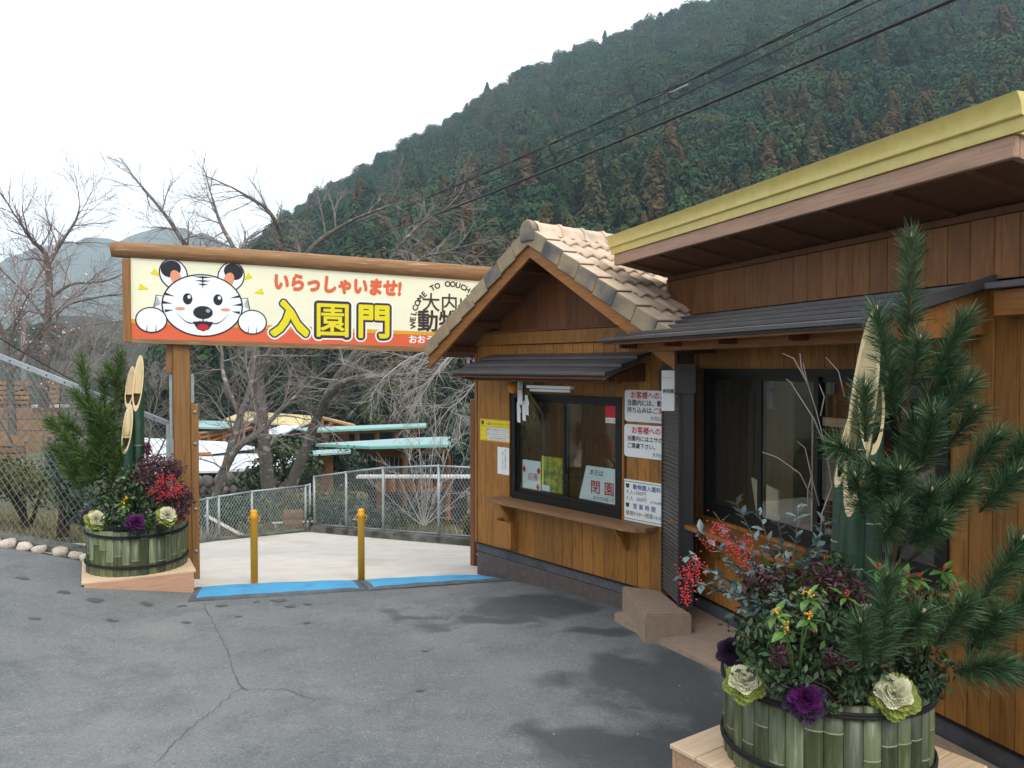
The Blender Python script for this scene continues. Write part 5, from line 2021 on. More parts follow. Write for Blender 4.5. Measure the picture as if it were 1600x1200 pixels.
def barrel(label, loc, rz):
    root = thing("barrel_planter", label, "planter", loc, rz, "bamboo barrel planters")
    for k in range(N_ST):
        o = link("stave", random.choice(st_me), None, root)
        o.rotation_euler = (0, 0, 2 * math.pi * k / N_ST)
    for (zz, n_) in ((BH - 0.055, 2), (0.085, 2)):
        for j in range(n_):
            tb = Tubes()
            pts = [((BR + 0.018) * math.cos(a), (BR + 0.018) * math.sin(a), zz + 0.014 * j + 0.010 * math.sin(a * 2 + 1)) for a in [2 * math.pi * k / 48 for k in range(49)]]
            tb.add(pts, 0.0075, 6)
            tb.obj("rope", M_ROPE, root)
    bm = bmesh.new()
    lathe(bm, [(BR - 0.02, 0.0), (BR - 0.02, BH - 0.06), (BR * 0.5, BH - 0.02), (0.0, BH)], 24)
    from_bm("soil", bm, M_SOIL, root, True)
    return root


def deck(label, cx, cy, half, ang, ztop, zbot):
    root = thing("plank_stand", label, "stand", (cx, cy, ztop), ang, "raw plank stands under the planters")
    n = 6
    w = 2 * half / n
    for k in range(n):
        boxo("plank", -half - 0.02, half + 0.02, -half + k * w + 0.002, -half + (k + 1) * w - 0.002, -0.022, 0.0, M_RAWWOOD, root, 0.003)
    for (a, b, c, d) in ((-half, half, -half, -half + 0.025), (-half, half, half - 0.025, half), (-half, -half + 0.025, -half + 0.026, half - 0.026), (half - 0.025, half, -half + 0.026, half - 0.026)):
        boxo("skirt_board", a, b, c, d, zbot - ztop, -0.023, M_RAWRED, root, 0.003)
    return root


FB = Vector((-3.84, 8.10, 0.235))
FANG = math.atan2(0.47, 0.88)
barrel("bamboo stave barrel planter at the gate post, bound with black rope", FB, 0.4)
deck("raw plank stand levelled on the slope under the gate planter", FB.x, FB.y, 0.485, FANG, FB.z - 0.001, -0.05)
NB = Vector((1.51, 3.80, 0.395))
barrel("bamboo stave barrel planter in front of the ticket office", NB, 1.1)
NANG = math.atan2(0.17, -0.985) + R(45)
deck("raw plank stand under the planter before the ticket office", NB.x, NB.y, 0.51, NANG, NB.z - 0.001, 0.17)


def bamboo(label, base, lean, r, low, high, face, parent=None):
    """an obliquely cut culm: the cut runs from height low (facing side) up to high"""
    root = thing("bamboo_culm", label, "bamboo", base, 0, "cut bamboo culms of the planters")
    n = 28
    ln = Vector(lean)

    def P(a, z, rr):
        return Vector((rr * math.cos(a) + ln.x * z, rr * math.sin(a) + ln.y * z, z))
    outer, inner, deep, bottom = [], [], [], []
    for k in range(n):
        a = 2 * math.pi * k / n
        c = math.cos(a - face)
        z = lerp(high, low, (c + 1) / 2)
        outer.append((a, z))
    node_z = low + 0.32 * (high - low)
    v, f = [], []
    for a, z in outer:
        v.append(P(a, 0, r))
    for a, z in outer:
        v.append(P(a, z, r))
    for k in range(n):
        k2 = (k + 1) % n
        f.append((k, k2, n + k2, n + k))
    from_data("culm", v, f, M_BAMBOO, root, True)
    for zz in (0.18 * low, 0.72 * low):
        tb = Tubes()
        tb.add([P(2 * math.pi * k / 16, zz, r + 0.001) for k in range(17)], 0.004, 5)
        tb.obj("node_ring", M_NODE, root)
    v, f = [], []
    ri = r * 0.80
    for a, z in outer:
        v.append(P(a, z, r))
    for a, z in outer:
        c = math.cos(a - face)
        v.append(P(a, lerp(high, low, (c * 0.8 + 1) / 2), ri))
    for k in range(n):
        k2 = (k + 1) % n
        f.append((k, k2, n + k2, n + k))
    from_data("cut_rim", v, f, M_BAMCUT, root)
    v, f = [], []
    for a, z in outer:
        c = math.cos(a - face)
        v.append(P(a, lerp(high, low, (c * 0.8 + 1) / 2), ri))
    for a, z in outer:
        c = math.cos(a - face)
        v.append(P(a, max(low * 0.8, min(node_z, lerp(high, low, (c * 0.8 + 1) / 2) - 0.001)), ri * 0.99))
    for k in range(n):
        k2 = (k + 1) % n
        f.append((k, k2, n + k2, n + k))
    from_data("inner_wall", v, f, M_BAMCUT, root, True)
    # the node wall across the tube with the hollow joint below it
    v = [P(2 * math.pi * k / n, node_z, ri * 0.985) for k in range(n)]
    from_data("node_wall", v, [tuple(range(n))], M_BAMCUT, root)
    lowz = low + 0.02
    v = [P(2 * math.pi * k / n, lowz, ri * 0.985) for k in range(n)] + [P(2 * math.pi * k / n, node_z - 0.012, ri * 0.97) for k in range(n)]
    f = [(k, (k + 1) % n, n + (k + 1) % n, n + k) for k in range(n) if math.cos(2 * math.pi * (k + 0.5) / n - face) < 0.15] + [tuple(range(n))]
    from_data("hollow", v, f, M_BAMIN, root, True)
    return root


def culm_between(label, base_xy, zb, px_lo, py_lo, px_hi, py_hi, d, r, face):
    lo, hi = world_at(px_lo, py_lo, d), world_at(px_hi, py_hi, d)
    dz = hi.z - lo.z
    lean = ((hi.x - lo.x) / dz * 0.0, 0, 0)
    return bamboo(label, (base_xy[0], base_xy[1], zb), lean, r, lo.z - zb, hi.z - zb, face)


# near planter: facing the forecourt
bamboo("tallest cut bamboo culm before the ticket office", (1.545, 3.70, 0.72), (0.075, 0.02), 0.062, 0.85, 1.83, R(224))
bamboo("second cut bamboo culm, deeper in the ticket office planter", (1.655, 3.70, 0.72), (0.025, 0.02), 0.058, 1.14, 1.60, R(252))
bamboo("dark rear bamboo culm of the ticket office planter", (1.62, 3.92, 0.72), (0.05, 0.02), 0.060, 0.95, 1.45, R(190))
# far planter
bamboo("tallest cut bamboo culm in the planter at the gate", (-3.78, 8.02, 0.60), (0.0, 0.0), 0.054, 1.22, 1.79, R(265))
bamboo("middle cut bamboo culm in the planter at the gate", (-3.90, 8.10, 0.60), (0.0, 0.0), 0.050, 1.25, 1.68, R(262))
bamboo("lowest cut bamboo culm in the planter at the gate", (-3.85, 7.93, 0.60), (0.0, 0.0), 0.054, 0.80, 1.30, R(262))


# pines ------------------------------------------------------------------
def needles(shoots, n, length, width):
    """shoots: (a, b, spread) needle-bearing axes; returns verts/faces of thin blades"""
    V = []
    for (a, b, k) in shoots:
        a, b = np.array(a), np.array(b)
        ax = b - a
        L = np.linalg.norm(ax)
        ax = ax / L
        cnt = int(n * k)
        t = rng.random(cnt) ** 0.8
        ang = rng.random(cnt) * 2 * np.pi
        h = np.array([1.0, 0, 0]) if abs(ax[2]) > 0.9 else np.array([0, 0, 1.0])
        e1 = np.cross(ax, h)
        e1 /= np.linalg.norm(e1)
        e2 = np.cross(ax, e1)
        rad = np.cos(ang)[:, None] * e1 + np.sin(ang)[:, None] * e2
        open_ = (1.25 - 0.75 * t + 0.42 * rng.normal(size=cnt))[:, None]
        d = ax * 1.0 + rad * open_ + np.array([0, 0, -0.05]) + 0.20 * rng.normal(size=(cnt, 3))
        d /= np.linalg.norm(d, axis=1, keepdims=True)
        p0 = a + ax * (t * L)[:, None] + rad * 0.004
        ln = (length * (0.45 + 0.75 * rng.random(cnt)))[:, None]
        side = np.cross(d, rng.normal(size=(cnt, 3)))
        side /= np.linalg.norm(side, axis=1, keepdims=True)
        p1 = p0 + d * ln * 0.55 + np.array([0, 0, -0.01]) * ln / length * 0.3
        p2 = p0 + d * ln + np.array([0, 0, -0.09]) * ln
        w = width
        V.append(np.stack([p0 - side * w * 0.4, p0 + side * w * 0.4, p1 + side * w * 0.5, p2, p1 - side * w * 0.5], 1))
    V = np.concatenate(V)
    m = len(V)
    F = np.arange(m * 5).reshape(m, 5)
    return V.reshape(-1, 3), F


def pine(label, base, stems, shoots, n, length, width, m, bud=0.008):
    root = thing("pine_branch", label, "pine", base)
    off = Vector(base)
    tb = Tubes()
    for pts, r0, r1 in stems:
        pts = [Vector(p) - off for p in pts]
        k = len(pts)
        tb.add(pts, [lerp(r0, r1, i / (k - 1)) for i in range(k)], 7)
    for (a, b, k) in shoots:
        tb.add([Vector(a) - off, Vector(b) - off], [bud * 0.75, bud * 0.5], 6)
    tb.obj("trunk", M_BARK, root)
    sh = [(Vector(a) - off, Vector(b) - off, k) for a, b, k in shoots]
    v, f = needles(sh, n, length, width)
    stuff(link("needles", np_mesh("needles", v, f), m, root))
    tb = Tubes()
    for (a, b, k) in sh:
        d = (b - a).normalized()
        for j in range(3):
            e = Vector((random.uniform(-1, 1), random.uniform(-1, 1), random.uniform(-0.3, 1))) * bud * 0.8
            tb.add([b + e * 0.4, b + d * bud * 1.6 + e, b + d * bud * 3.6 + e], [bud * 0.55, bud * 0.6, bud * 0.1], 5)
    stuff(tb.obj("buds", M_BUD, root))
    return root


def W(px, py, d):
    return world_at(px, py, d)


D0 = 3.78
trunk = [W(1392, 1000, 3.80), W(1400, 880, 3.80), W(1408, 760, 3.80), W(1415, 640, 3.80), W(1420, 520, 3.80), W(1425, 370, 3.80)]
near_shoots = []
for (x0, y0, d0_, x1, y1, d1_, k) in (
        (1419, 520, 3.80, 1425, 372, 3.80, 1.3), (1416, 585, 3.80, 1420, 500, 3.80, 0.8),
        (1392, 600, 3.72, 1371, 487, 3.70, 1.0), (1400, 650, 3.75, 1388, 590, 3.72, 0.8),
        (1458, 590, 3.70, 1508, 498, 3.62, 1.2), (1440, 640, 3.75, 1490, 570, 3.66, 1.0), (1425, 600, 3.7, 1437, 533, 3.62, 0.6),
        (1470, 650, 3.66, 1512, 600, 3.60, 0.8),
        (1352, 690, 3.62, 1352, 605, 3.58, 0.9), (1340, 720, 3.62, 1308, 697, 3.55, 0.7),
        (1440, 730, 3.6, 1458, 648, 3.5, 1.1), (1415, 720, 3.7, 1430, 660, 3.65, 0.8),
        (1405, 800, 3.5, 1405, 735, 3.4, 1.0), (1380, 790, 3.55, 1365, 730, 3.45, 0.9), (1350, 810, 3.55, 1335, 745, 3.45, 0.7),
        (1470, 810, 3.5, 1508, 757, 3.4, 1.1), (1440, 830, 3.5, 1455, 770, 3.4, 1.0), (1420, 850, 3.5, 1470, 815, 3.35, 0.9), (1385, 845, 3.5, 1400, 800, 3.35, 0.9),
        (1500, 760, 3.6, 1555, 683, 3.5, 1.1), (1545, 780, 3.55, 1600, 690, 3.45, 1.2), (1530, 800, 3.5, 1590, 740, 3.4, 1.0), (1480, 700, 3.7, 1520, 640, 3.6, 0.7),
        (1520, 960, 3.3, 1595, 845, 3.2, 1.3), (1540, 1010, 3.3, 1620, 920, 3.2, 1.2), (1510, 1020, 3.3, 1560, 960, 3.2, 1.2), (1490, 1050, 3.25, 1560, 1040, 3.1, 1.1), (1550, 1060, 3.2, 1640, 1030, 3.1, 1.0),
        (1460, 1010, 3.3, 1510, 945, 3.2, 1.0), (1580, 900, 3.4, 1650, 850, 3.3, 0.8),
        (1375, 1040, 3.2, 1387, 905, 3.15, 1.4), (1400, 1010, 3.25, 1440, 960, 3.15, 0.8), (1350, 1040, 3.2, 1345, 975, 3.15, 0.8)):
    near_shoots.append((W(x0, y0, d0_), W(x1, y1, d1_), k))
stems = [(trunk, 0.024, 0.010),
         ([W(1418, 700, 3.80), W(1400, 650, 3.76), W(1392, 600, 3.72)], 0.009, 0.006), ([W(1412, 700, 3.80), W(1436, 650, 3.75), W(1458, 590, 3.70)], 0.010, 0.006),
         ([W(1406, 780, 3.80), W(1370, 740, 3.7), W(1345, 710, 3.62)], 0.009, 0.006), ([W(1404, 860, 3.80), W(1440, 790, 3.7), W(1500, 760, 3.6), W(1545, 780, 3.55)], 0.013, 0.006),
         ([W(1402, 880, 3.80), W(1410, 830, 3.6), W(1405, 800, 3.5)], 0.010, 0.006), ([W(1402, 890, 3.80), W(1440, 860, 3.6), W(1470, 810, 3.5)], 0.010, 0.006),
         ([W(1396, 960, 3.80), W(1440, 1000, 3.5), W(1520, 985, 3.3), W(1545, 1010, 3.3)], 0.015, 0.006), ([W(1394, 990, 3.8), W(1390, 1040, 3.4), W(1375, 1040, 3.2)], 0.011, 0.006)]
pine("tall dark pine branch rising from the ticket office planter", trunk[0], stems, near_shoots, 760, 0.120, 0.0023, M_NEEDLE)

fs = []
for (x0, y0, x1, y1, k, d) in (
        (140, 640, 127, 560, 0.9, 8.0), (180, 640, 188, 548, 1.2, 8.1), (165, 650, 160, 585, 0.9, 8.1), (185, 650, 198, 600, 0.7, 8.25),
        (110, 690, 78, 655, 1.0, 7.9), (130, 680, 100, 650, 0.8, 8.0), (150, 690, 140, 625, 1.1, 8.0), (165, 700, 175, 640, 1.1, 8.0), (140, 720, 110, 690, 1.0, 7.9),
        (160, 730, 150, 670, 1.1, 7.9), (185, 720, 200, 680, 1.0, 8.0), (175, 750, 190, 700, 1.0, 7.9), (150, 750, 130, 710, 0.9, 7.9), (190, 745, 203, 715, 0.7, 8.0), (175, 700, 160, 660, 0.9, 8.1),
        (185, 610, 172, 570, 0.6, 8.1), (150, 660, 118, 610, 0.8, 8.0)):
    fs.append((W(x0, y0 + 3, d), W(x1, y1 + 3, d), k))
fs2 = []
for k in range(15):
    a = random.uniform(0, 6.28)
    rr = random.uniform(0.1, 1)
    cx, cy = 148 + 55 * rr * math.cos(a), 705 + 58 * rr * math.sin(a)
    dd = 8.05 + random.uniform(-0.2, 0.25)
    dx, dy = (cx - 172) * 0.25, -34 + (cy - 690) * 0.1
    fs2.append((W(cx - dx, cy - dy, dd), W(cx + dx * 0.6, cy + dy * 0.6, dd - 0.05), random.uniform(0.6, 1.0)))
ft = [W(175, 830, 8.1), W(170, 760, 8.1), W(172, 700, 8.1), W(180, 640, 8.1), W(187, 560, 8.1)]
stems = [(ft, 0.022, 0.008)] + [([W(172, y_, 8.1), a.lerp(W(172, y_, 8.1), 0.4), a], 0.009, 0.006) for (a, b, k), y_ in zip(fs, [700, 650, 660, 690, 740, 730, 720, 720, 760, 750, 745, 770, 780, 770, 720, 640, 700])]
pine("bushy yellowish green pine branch in the planter at the gate", ft[0], stems, fs + fs2, 400, 0.14, 0.0052, M_NEEDLE_FAR)


# ornamental kale ----------------------------------------------------------
def kale(label, c, r, m_in, m_out):
    root = thing("ornamental_kale", label, "cabbage", c, random.uniform(0, 6))
    def ruffle(rings, m, name, zo):
        v, f = [], []
        for (r0, r1, z0, z1, n_w, amp) in rings:
            n = 150
            n_w = n_w * 2 + 5
            b = len(v)
            ph = random.uniform(0, 6)
            for j in range(5):
                t = j / 4
                rr, zz = lerp(r0, r1, t), lerp(z0, z1, t ** 1.3)
                for k in range(n):
                    a = 2 * math.pi * k / n
                    w = amp * t * (math.sin(a * n_w + ph) + 0.5 * math.sin(a * int(n_w * 1.6) + ph * 2) + 0.5 * math.sin(a * 4 + ph) + random.uniform(-0.6, 0.6))
                    q = rr * (1 + 0.10 * math.sin(a * 5 + ph) * t)
                    v.append((q * math.cos(a), q * math.sin(a), zz + w + zo))
            for j in range(4):
                for k in range(n):
                    k2 = (k + 1) % n
                    f.append((b + j * n + k, b + j * n + k2, b + (j + 1) * n + k2, b + (j + 1) * n + k))
        from_data(name, v, f, m, root, True)
    ruffle([(0.1 * r, 0.95 * r, 0.0, 0.30 * r, 13, 0.05 * r), (0.1 * r, 1.1 * r, -0.1 * r, 0.02 * r, 12, 0.06 * r), (0.1 * r, 1.15 * r, -0.2 * r, -0.25 * r, 11, 0.07 * r)], m_out, "outer_leaves", 0.0)
    ruffle([(0.02 * r, 0.86 * r, 0.10 * r, 0.40 * r, 17, 0.055 * r), (0.02 * r, 0.78 * r, 0.15 * r, 0.50 * r, 16, 0.055 * r), (0.02 * r, 0.70 * r, 0.20 * r, 0.58 * r, 15, 0.055 * r), (0.02 * r, 0.53 * r, 0.30 * r, 0.72 * r, 13, 0.05 * r), (0.02 * r, 0.35 * r, 0.38 * r, 0.82 * r, 11, 0.05 * r), (0.02 * r, 0.62 * r, 0.25 * r, 0.66 * r, 14, 0.06 * r), (0.02 * r, 0.44 * r, 0.35 * r, 0.78 * r, 12, 0.055 * r), (0.02 * r, 0.26 * r, 0.42 * r, 0.86 * r, 9, 0.05 * r), (0.01, 0.12 * r, 0.5 * r, 0.88 * r, 6, 0.04 * r)], m_in, "heart_leaves", 0.0)
    root.rotation_euler = (R(-22) if False else 0, 0, random.uniform(0, 6))
    return root


def kale_at(label, px, py, d, r, mi, mo, tilt):
    p = W(px, py, d)
    o = kale(label, p, r, mi, mo)
    # tip the rosette towards the forecourt
    dirv = Vector((0 - p.x * 0.3, -1.0, 1.15)).normalized()
    o.rotation_mode = 'QUATERNION'
    o.rotation_quaternion = dirv.to_track_quat('Z', 'Y')
    return o


kale_at("cream white ornamental kale at the office planter rim, nearer the forecourt", 1163, 1066, 3.52, 0.078, M_KALEWHITE, M_KALEGREEN, 0)
kale_at("purple ornamental kale hanging over the office planter rim", 1258, 1094, 3.36, 0.078, M_KALEPURPLE, M_KALEDARK, 0)
kale_at("cream white ornamental kale under the pine of the office planter", 1397, 1086, 3.34, 0.086, M_KALEWHITE, M_KALEGREEN, 0)
kale_at("dark purple ornamental kale at the office planter's far side", 1143, 1018, 3.72, 0.062, M_KALEDARK, M_KALEDARK, 0)
kale_at("pale ornamental kale at the gate planter edge by the fence", 150, 812, 7.72, 0.090, M_KALEWHITE, M_KALEGREEN, 0)
kale_at("purple ornamental kale at the front of the gate planter", 212, 818, 7.62, 0.088, M_KALEPURPLE, M_KALEDARK, 0)
kale_at("pale yellow ornamental kale at the gate planter edge by the post", 261, 806, 7.72, 0.092, M_KALEWHITE, M_KALEGREEN, 0)
kale_at("dark purple ornamental kale at the gate planter's fence side", 141, 806, 7.95, 0.07, M_KALEPURPLE, M_KALEDARK, 0)


# leafy shrubs in the planters ----------------------------------------------
def leaf_mesh(name, l, w, m, curl=0.18):
    v = [(0, 0, 0), (w * 0.30, l * 0.22, 0.02 * l), (w * 0.5, l * 0.5, 0.0), (w * 0.28, l * 0.80, -curl * l * 0.5), (0, l, -curl * l), (-w * 0.28, l * 0.80, -curl * l * 0.5), (-w * 0.5, l * 0.5, 0.0), (-w * 0.30, l * 0.22, 0.02 * l),
         (0, l * 0.5, -0.05 * l), (0, l * 0.22, -0.02 * l), (0, l * 0.8, -curl * l * 0.62)]
    f = [(0, 1, 9), (0, 9, 7), (1, 2, 8, 9), (7, 9, 8, 6), (2, 3, 10, 8), (6, 8, 10, 5), (3, 4, 10), (5, 10, 4)]
    me = bpy.data.meshes.new(name)
    me.from_pydata(v, [], f)
    me.materials.append(m)
    return me


L_NAND = leaf_mesh("leaf", 0.062, 0.029, M_NANDINA)
L_GREEN = leaf_mesh("leaf", 0.098, 0.042, M_GREENLEAF, 0.25)
L_GREEN2 = leaf_mesh("leaf", 0.075, 0.030, M_GREENLEAF, 0.2)
L_STRAP = leaf_mesh("leaf", 0.26, 0.022, M_GREENLEAF, 0.45)


def put_leaf(me, parent, p, d, roll=None, s=1.0):
    d = Vector(d).normalized()
    o = link("leaf", me, None, parent)
    x = d.cross(Vector((0, 0, 1)))
    x = x.normalized() if x.length > 1e-3 else Vector((1, 0, 0))
    z = x.cross(d)
    mt = Matrix((x, d, z)).transposed().to_4x4()
    o.matrix_local = Matrix.Translation(p) @ mt @ Matrix.Rotation(roll if roll is not None else random.uniform(-0.5, 0.5), 4, 'Y') @ Matrix.Scale(s, 4)
    return o


def berry_cluster(parent, centers, r, m, n, spread):
    bm = bmesh.new()
    for c in centers:
        for k in range(n):
            mtx = Matrix.Translation(Vector(c) + Vector((random.gauss(0, spread[0]), random.gauss(0, spread[1]), random.gauss(0, spread[2]))))
            bmesh.ops.create_icosphere(bm, subdivisions=1, radius=r * random.uniform(0.8, 1.1), matrix=mtx)
    return stuff(from_bm("berries", bm, m, parent, True))


# nandina with blue green leaves and red berries, leaning out over the forecourt
nb = W(1240, 1040, 3.65)
nand = thing("nandina_plant", "blue green leaved nandina with hanging red berries, leaning from the office planter", "plant", nb)
tb = Tubes()
tips = [(1115, 800, 3.5), (1098, 835, 3.5), (1075, 870, 3.48), (1072, 905, 3.48), (1150, 785, 3.55), (1185, 800, 3.6), (1215, 810, 3.6), (1245, 795, 3.65), (1280, 840, 3.6), (1120, 910, 3.5), (1170, 870, 3.55), (1145, 885, 3.5), (1260, 860, 3.5), (1225, 860, 3.55), (1200, 895, 3.55),
        (1135, 925, 3.5), (1290, 810, 3.7), (1185, 945, 3.5), (1155, 950, 3.5), (1215, 930, 3.45)]
for (x, y_, d) in tips:
    e = W(x, y_, d) - nb
    midp = e * 0.55 + Vector((0, 0, 0.10))
    tb.add([Vector((0, 0, -0.1)), midp * 0.6, midp, e], [0.006, 0.005, 0.004, 0.002], 5)
    for k in range(17):
        t = random.uniform(0.55, 1.02)
        p = midp.lerp(e, (t - 0.55) / 0.45)
        dr = (e - midp).normalized() * 0.6 + Vector((random.uniform(-1, 1), random.uniform(-1, 0.6), random.uniform(-0.5, 0.6)))
        put_leaf(L_NAND, nand, p, dr, None, random.uniform(0.7, 1.15))
tb.obj("stem", M_BARK, nand)
cl = []
for (x, y_, d, n_) in ((1075, 905, 3.46, 3), (1070, 925, 3.46, 3), (1085, 880, 3.46, 3), (1110, 850, 3.46, 2), (1125, 835, 3.46, 2), (1118, 825, 3.46, 1), (1150, 862, 3.48, 3), (1140, 850, 3.48, 2), (1165, 880, 3.48, 2), (1090, 895, 3.46, 2), (1062, 890, 3.46, 2), (1066, 940, 3.46, 1), (1172, 860, 3.48, 1), (1160, 838, 3.5, 1)):
    for k in range(n_):
        cl.append(W(x + random.uniform(-6, 6), y_ + random.uniform(-8, 8), d) - nb)
berry_cluster(nand, cl, 0.0042, M_BERRY, 14, (0.016, 0.016, 0.020))
# yellow berried plant in the middle
yb = W(1245, 1060, 3.40)
sar = thing("yellow_berry_plant", "glossy green plant with orange yellow berries in the office planter", "plant", yb)
tb = Tubes()
heads = [(1212, 958, 3.22), (1262, 932, 3.22), (1264, 965, 3.2), (1226, 983, 3.2)]
for (x, y_, d) in heads:
    e = W(x, y_, d) - yb
    tb.add([(0, 0, -0.05), e * 0.5 + Vector((0, 0, 0.02)), e], [0.004, 0.003, 0.003], 5)
    for k in range(5):
        a = k * 1.256 + random.uniform(-0.3, 0.3)
        put_leaf(L_GREEN if k % 2 else L_GREEN2, sar, e - Vector((0, 0, 0.012)), (math.cos(a), math.sin(a) * 0.6 - 0.35, 0.25 + 0.5 * math.sin(a)), None, random.uniform(0.75, 1.0))
tb.obj("stem", M_GREENLEAF, sar)
berry_cluster(sar, [W(x, y_, d) - yb + Vector((0, -0.012, 0.012)) for x, y_, d in heads], 0.0048, M_YBERRY, 11, (0.009, 0.006, 0.009))
# red berried plant on the right
rb = W(1440, 1040, 3.60)
red = thing("red_berry_plant", "green leaved plant with small red berries beside the pine branch", "plant", rb)
tb = Tubes()
heads = [(1372, 888, 3.5), (1415, 898, 3.5), (1434, 902, 3.5), (1474, 890, 3.5), (1478, 903, 3.5), (1492, 920, 3.45), (1442, 965, 3.4), (1444, 990, 3.38), (1462, 993, 3.38), (1322, 930, 3.45), (1395, 910, 3.5)]
for (x, y_, d) in heads:
    e = W(x, y_, d) - rb
    tb.add([(0, 0, -0.05), e * 0.5 + Vector((0, 0, 0.03)), e], [0.004, 0.003, 0.002], 5)
    for k in range(6):
        a = k * 1.05 + random.uniform(-0.3, 0.3)
        put_leaf(L_GREEN2, red, e - Vector((0, 0, 0.01)), (math.cos(a), math.sin(a) * 0.6 - 0.3, 0.2 + 0.5 * math.sin(a)), None, random.uniform(0.8, 1.15))
tb.obj("stem", M_GREENLEAF, red)
berry_cluster(red, [W(x, y_, d) - rb + Vector((0, -0.01, 0.012)) for x, y_, d in heads], 0.0046, M_BERRY, 8, (0.008, 0.006, 0.008))
# strap leaves and dark filling
sb_ = W(1210, 960, 3.7)
strap = thing("strap_leaf_plant", "long arching strap leaves at the back of the office planter", "plant", sb_)
for (x, y_, d) in ((1200, 800, 3.65), (1225, 785, 3.65), (1270, 800, 3.6), (1250, 830, 3.6), (1185, 830, 3.7), (1290, 860, 3.6)):
    e = W(x, y_, d) - sb_
    v, f = [], []
    side = Vector((e.z, 0, -e.x)).normalized() if abs(e.x) + abs(e.z) > 0 else Vector((1, 0, 0))
    for k in range(9):
        t = k / 8
        p = e * t * 1.0 + Vector((0.22 * t * t * (1 if e.x > 0 else -0.4), -0.1 * t, -0.18 * t * t * t))
        w = 0.012 * math.sin(math.pi * min(0.97, t * 0.9 + 0.1))
        v += [p - side * w, p + side * w]
    for k in range(8):
        f.append((2 * k, 2 * k + 1, 2 * k + 3, 2 * k + 2))
    from_data("leaf", v, f, M_GREENLEAF, strap, True)


def fill(label, px, py, d, blobs, n, size, m, asp=0.45, stems=8):
    c = W(px, py, d)
    root = thing("leafy_shrub", label, "plant", c)
    bl = [((W(x, y_, dd) - c), (rx, ry, rz)) for (x, y_, dd, rx, ry, rz) in blobs]
    o = leaf_ball("foliage", [((b[0].x, b[0].y, b[0].z), b[1]) for b in bl], n, size, m, root, asp, 0.25, 0.9)
    stuff(o)
    tb = Tubes()
    for k in range(stems):
        b = random.choice(bl)
        e = b[0] + Vector((random.uniform(-1, 1) * b[1][0], random.uniform(-1, 1) * b[1][1], random.uniform(-0.3, 1) * b[1][2])) * 0.8
        tb.add([(random.uniform(-0.03, 0.03), random.uniform(-0.03, 0.03), -0.08), e * 0.5, e], [0.005, 0.004, 0.0015], 5)
    tb.obj("stem", M_BARK, root)
    return root


fill("dense dark evergreen filling of the office planter", 1280, 1060, 3.6, [(1200, 985, 3.55, 0.17, 0.16, 0.15), (1265, 960, 3.55, 0.17, 0.16, 0.18), (1340, 990, 3.5, 0.17, 0.18, 0.17), (1190, 920, 3.65, 0.14, 0.13, 0.12), (1300, 900, 3.7, 0.14, 0.14, 0.13), (1230, 1040, 3.45, 0.20, 0.11, 0.09), (1330, 1050, 3.4, 0.20, 0.11, 0.09), (1390, 960, 3.75, 0.16, 0.14, 0.16), (1440, 1040, 3.6, 0.14, 0.16, 0.10), (1180, 1015, 3.6, 0.10, 0.10, 0.10), (1450, 950, 3.8, 0.14, 0.12, 0.12)], 5200, 0.040, M_DARKLEAF)
fill("feathery bronze purple shrub behind the yellow berries", 1270, 1040, 3.7, [(1270, 890, 3.62, 0.13, 0.10, 0.07), (1310, 915, 3.55, 0.12, 0.10, 0.08), (1190, 905, 3.55, 0.10, 0.08, 0.06), (1340, 940, 3.5, 0.10, 0.08, 0.07), (1220, 1025, 3.38, 0.06, 0.05, 0.05), (1310, 1030, 3.36, 0.10, 0.05, 0.04)], 1500, 0.030, M_PURPLELEAF, 0.3)
fill("trailing green leaves over the office planter rim", 1330, 1090, 3.4, [(1330, 1085, 3.34, 0.07, 0.04, 0.035), (1300, 1105, 3.32, 0.035, 0.03, 0.03), (1450, 1075, 3.4, 0.06, 0.06, 0.05), (1215, 1075, 3.4, 0.05, 0.04, 0.04), (1250, 1060, 3.36, 0.05, 0.04, 0.03)], 520, 0.034, M_SHRUB)
fill("dark leafy filling of the gate planter", 215, 800, 8.0, [(175, 780, 7.85, 0.20, 0.16, 0.18), (215, 760, 7.85, 0.20, 0.16, 0.20), (250, 790, 7.85, 0.18, 0.16, 0.12), (190, 810, 7.75, 0.20, 0.12, 0.08), (235, 815, 7.7, 0.18, 0.10, 0.06), (165, 740, 8.0, 0.12, 0.12, 0.12)], 2600, 0.055, M_DARKLEAF)
fill("bronze purple nandina in the planter at the gate", 250, 800, 8.0, [(240, 725, 7.9, 0.16, 0.14, 0.10), (265, 735, 7.9, 0.15, 0.14, 0.13), (225, 745, 7.8, 0.10, 0.10, 0.10), (285, 780, 7.9, 0.11, 0.12, 0.16), (275, 800, 7.8, 0.12, 0.1, 0.10), (230, 700, 8.0, 0.05, 0.05, 0.08), (250, 770, 7.75, 0.10, 0.1, 0.10)], 2300, 0.050, M_PURPLELEAF, 0.32)
fr = W(262, 800, 7.95)
fred = thing("nandina_berries", "bright red berry sprays on the gate planter beside the post", "berries", fr)
tb = Tubes()
cl = []
for (x, y_) in ((252, 752), (262, 758), (270, 765), (258, 770), (248, 765), (265, 748), (240, 765), (278, 760), (256, 745), (268, 775), (252, 778), (283, 766)):
    e = W(x, y_, 7.68) - fr
    cl.append(e)
    tb.add([(0, 0, 0), e * 0.5 + Vector((0, 0, 0.03)), e], [0.004, 0.003, 0.002], 4)
tb.obj("stem", M_BARK, fred)
berry_cluster(fred, cl, 0.0075, M_BERRY, 18, (0.03, 0.02, 0.022))
yf = W(195, 800, 7.7)
fy = thing("yellow_berry_plant", "small yellow berry sprig at the front of the gate planter", "plant", yf)
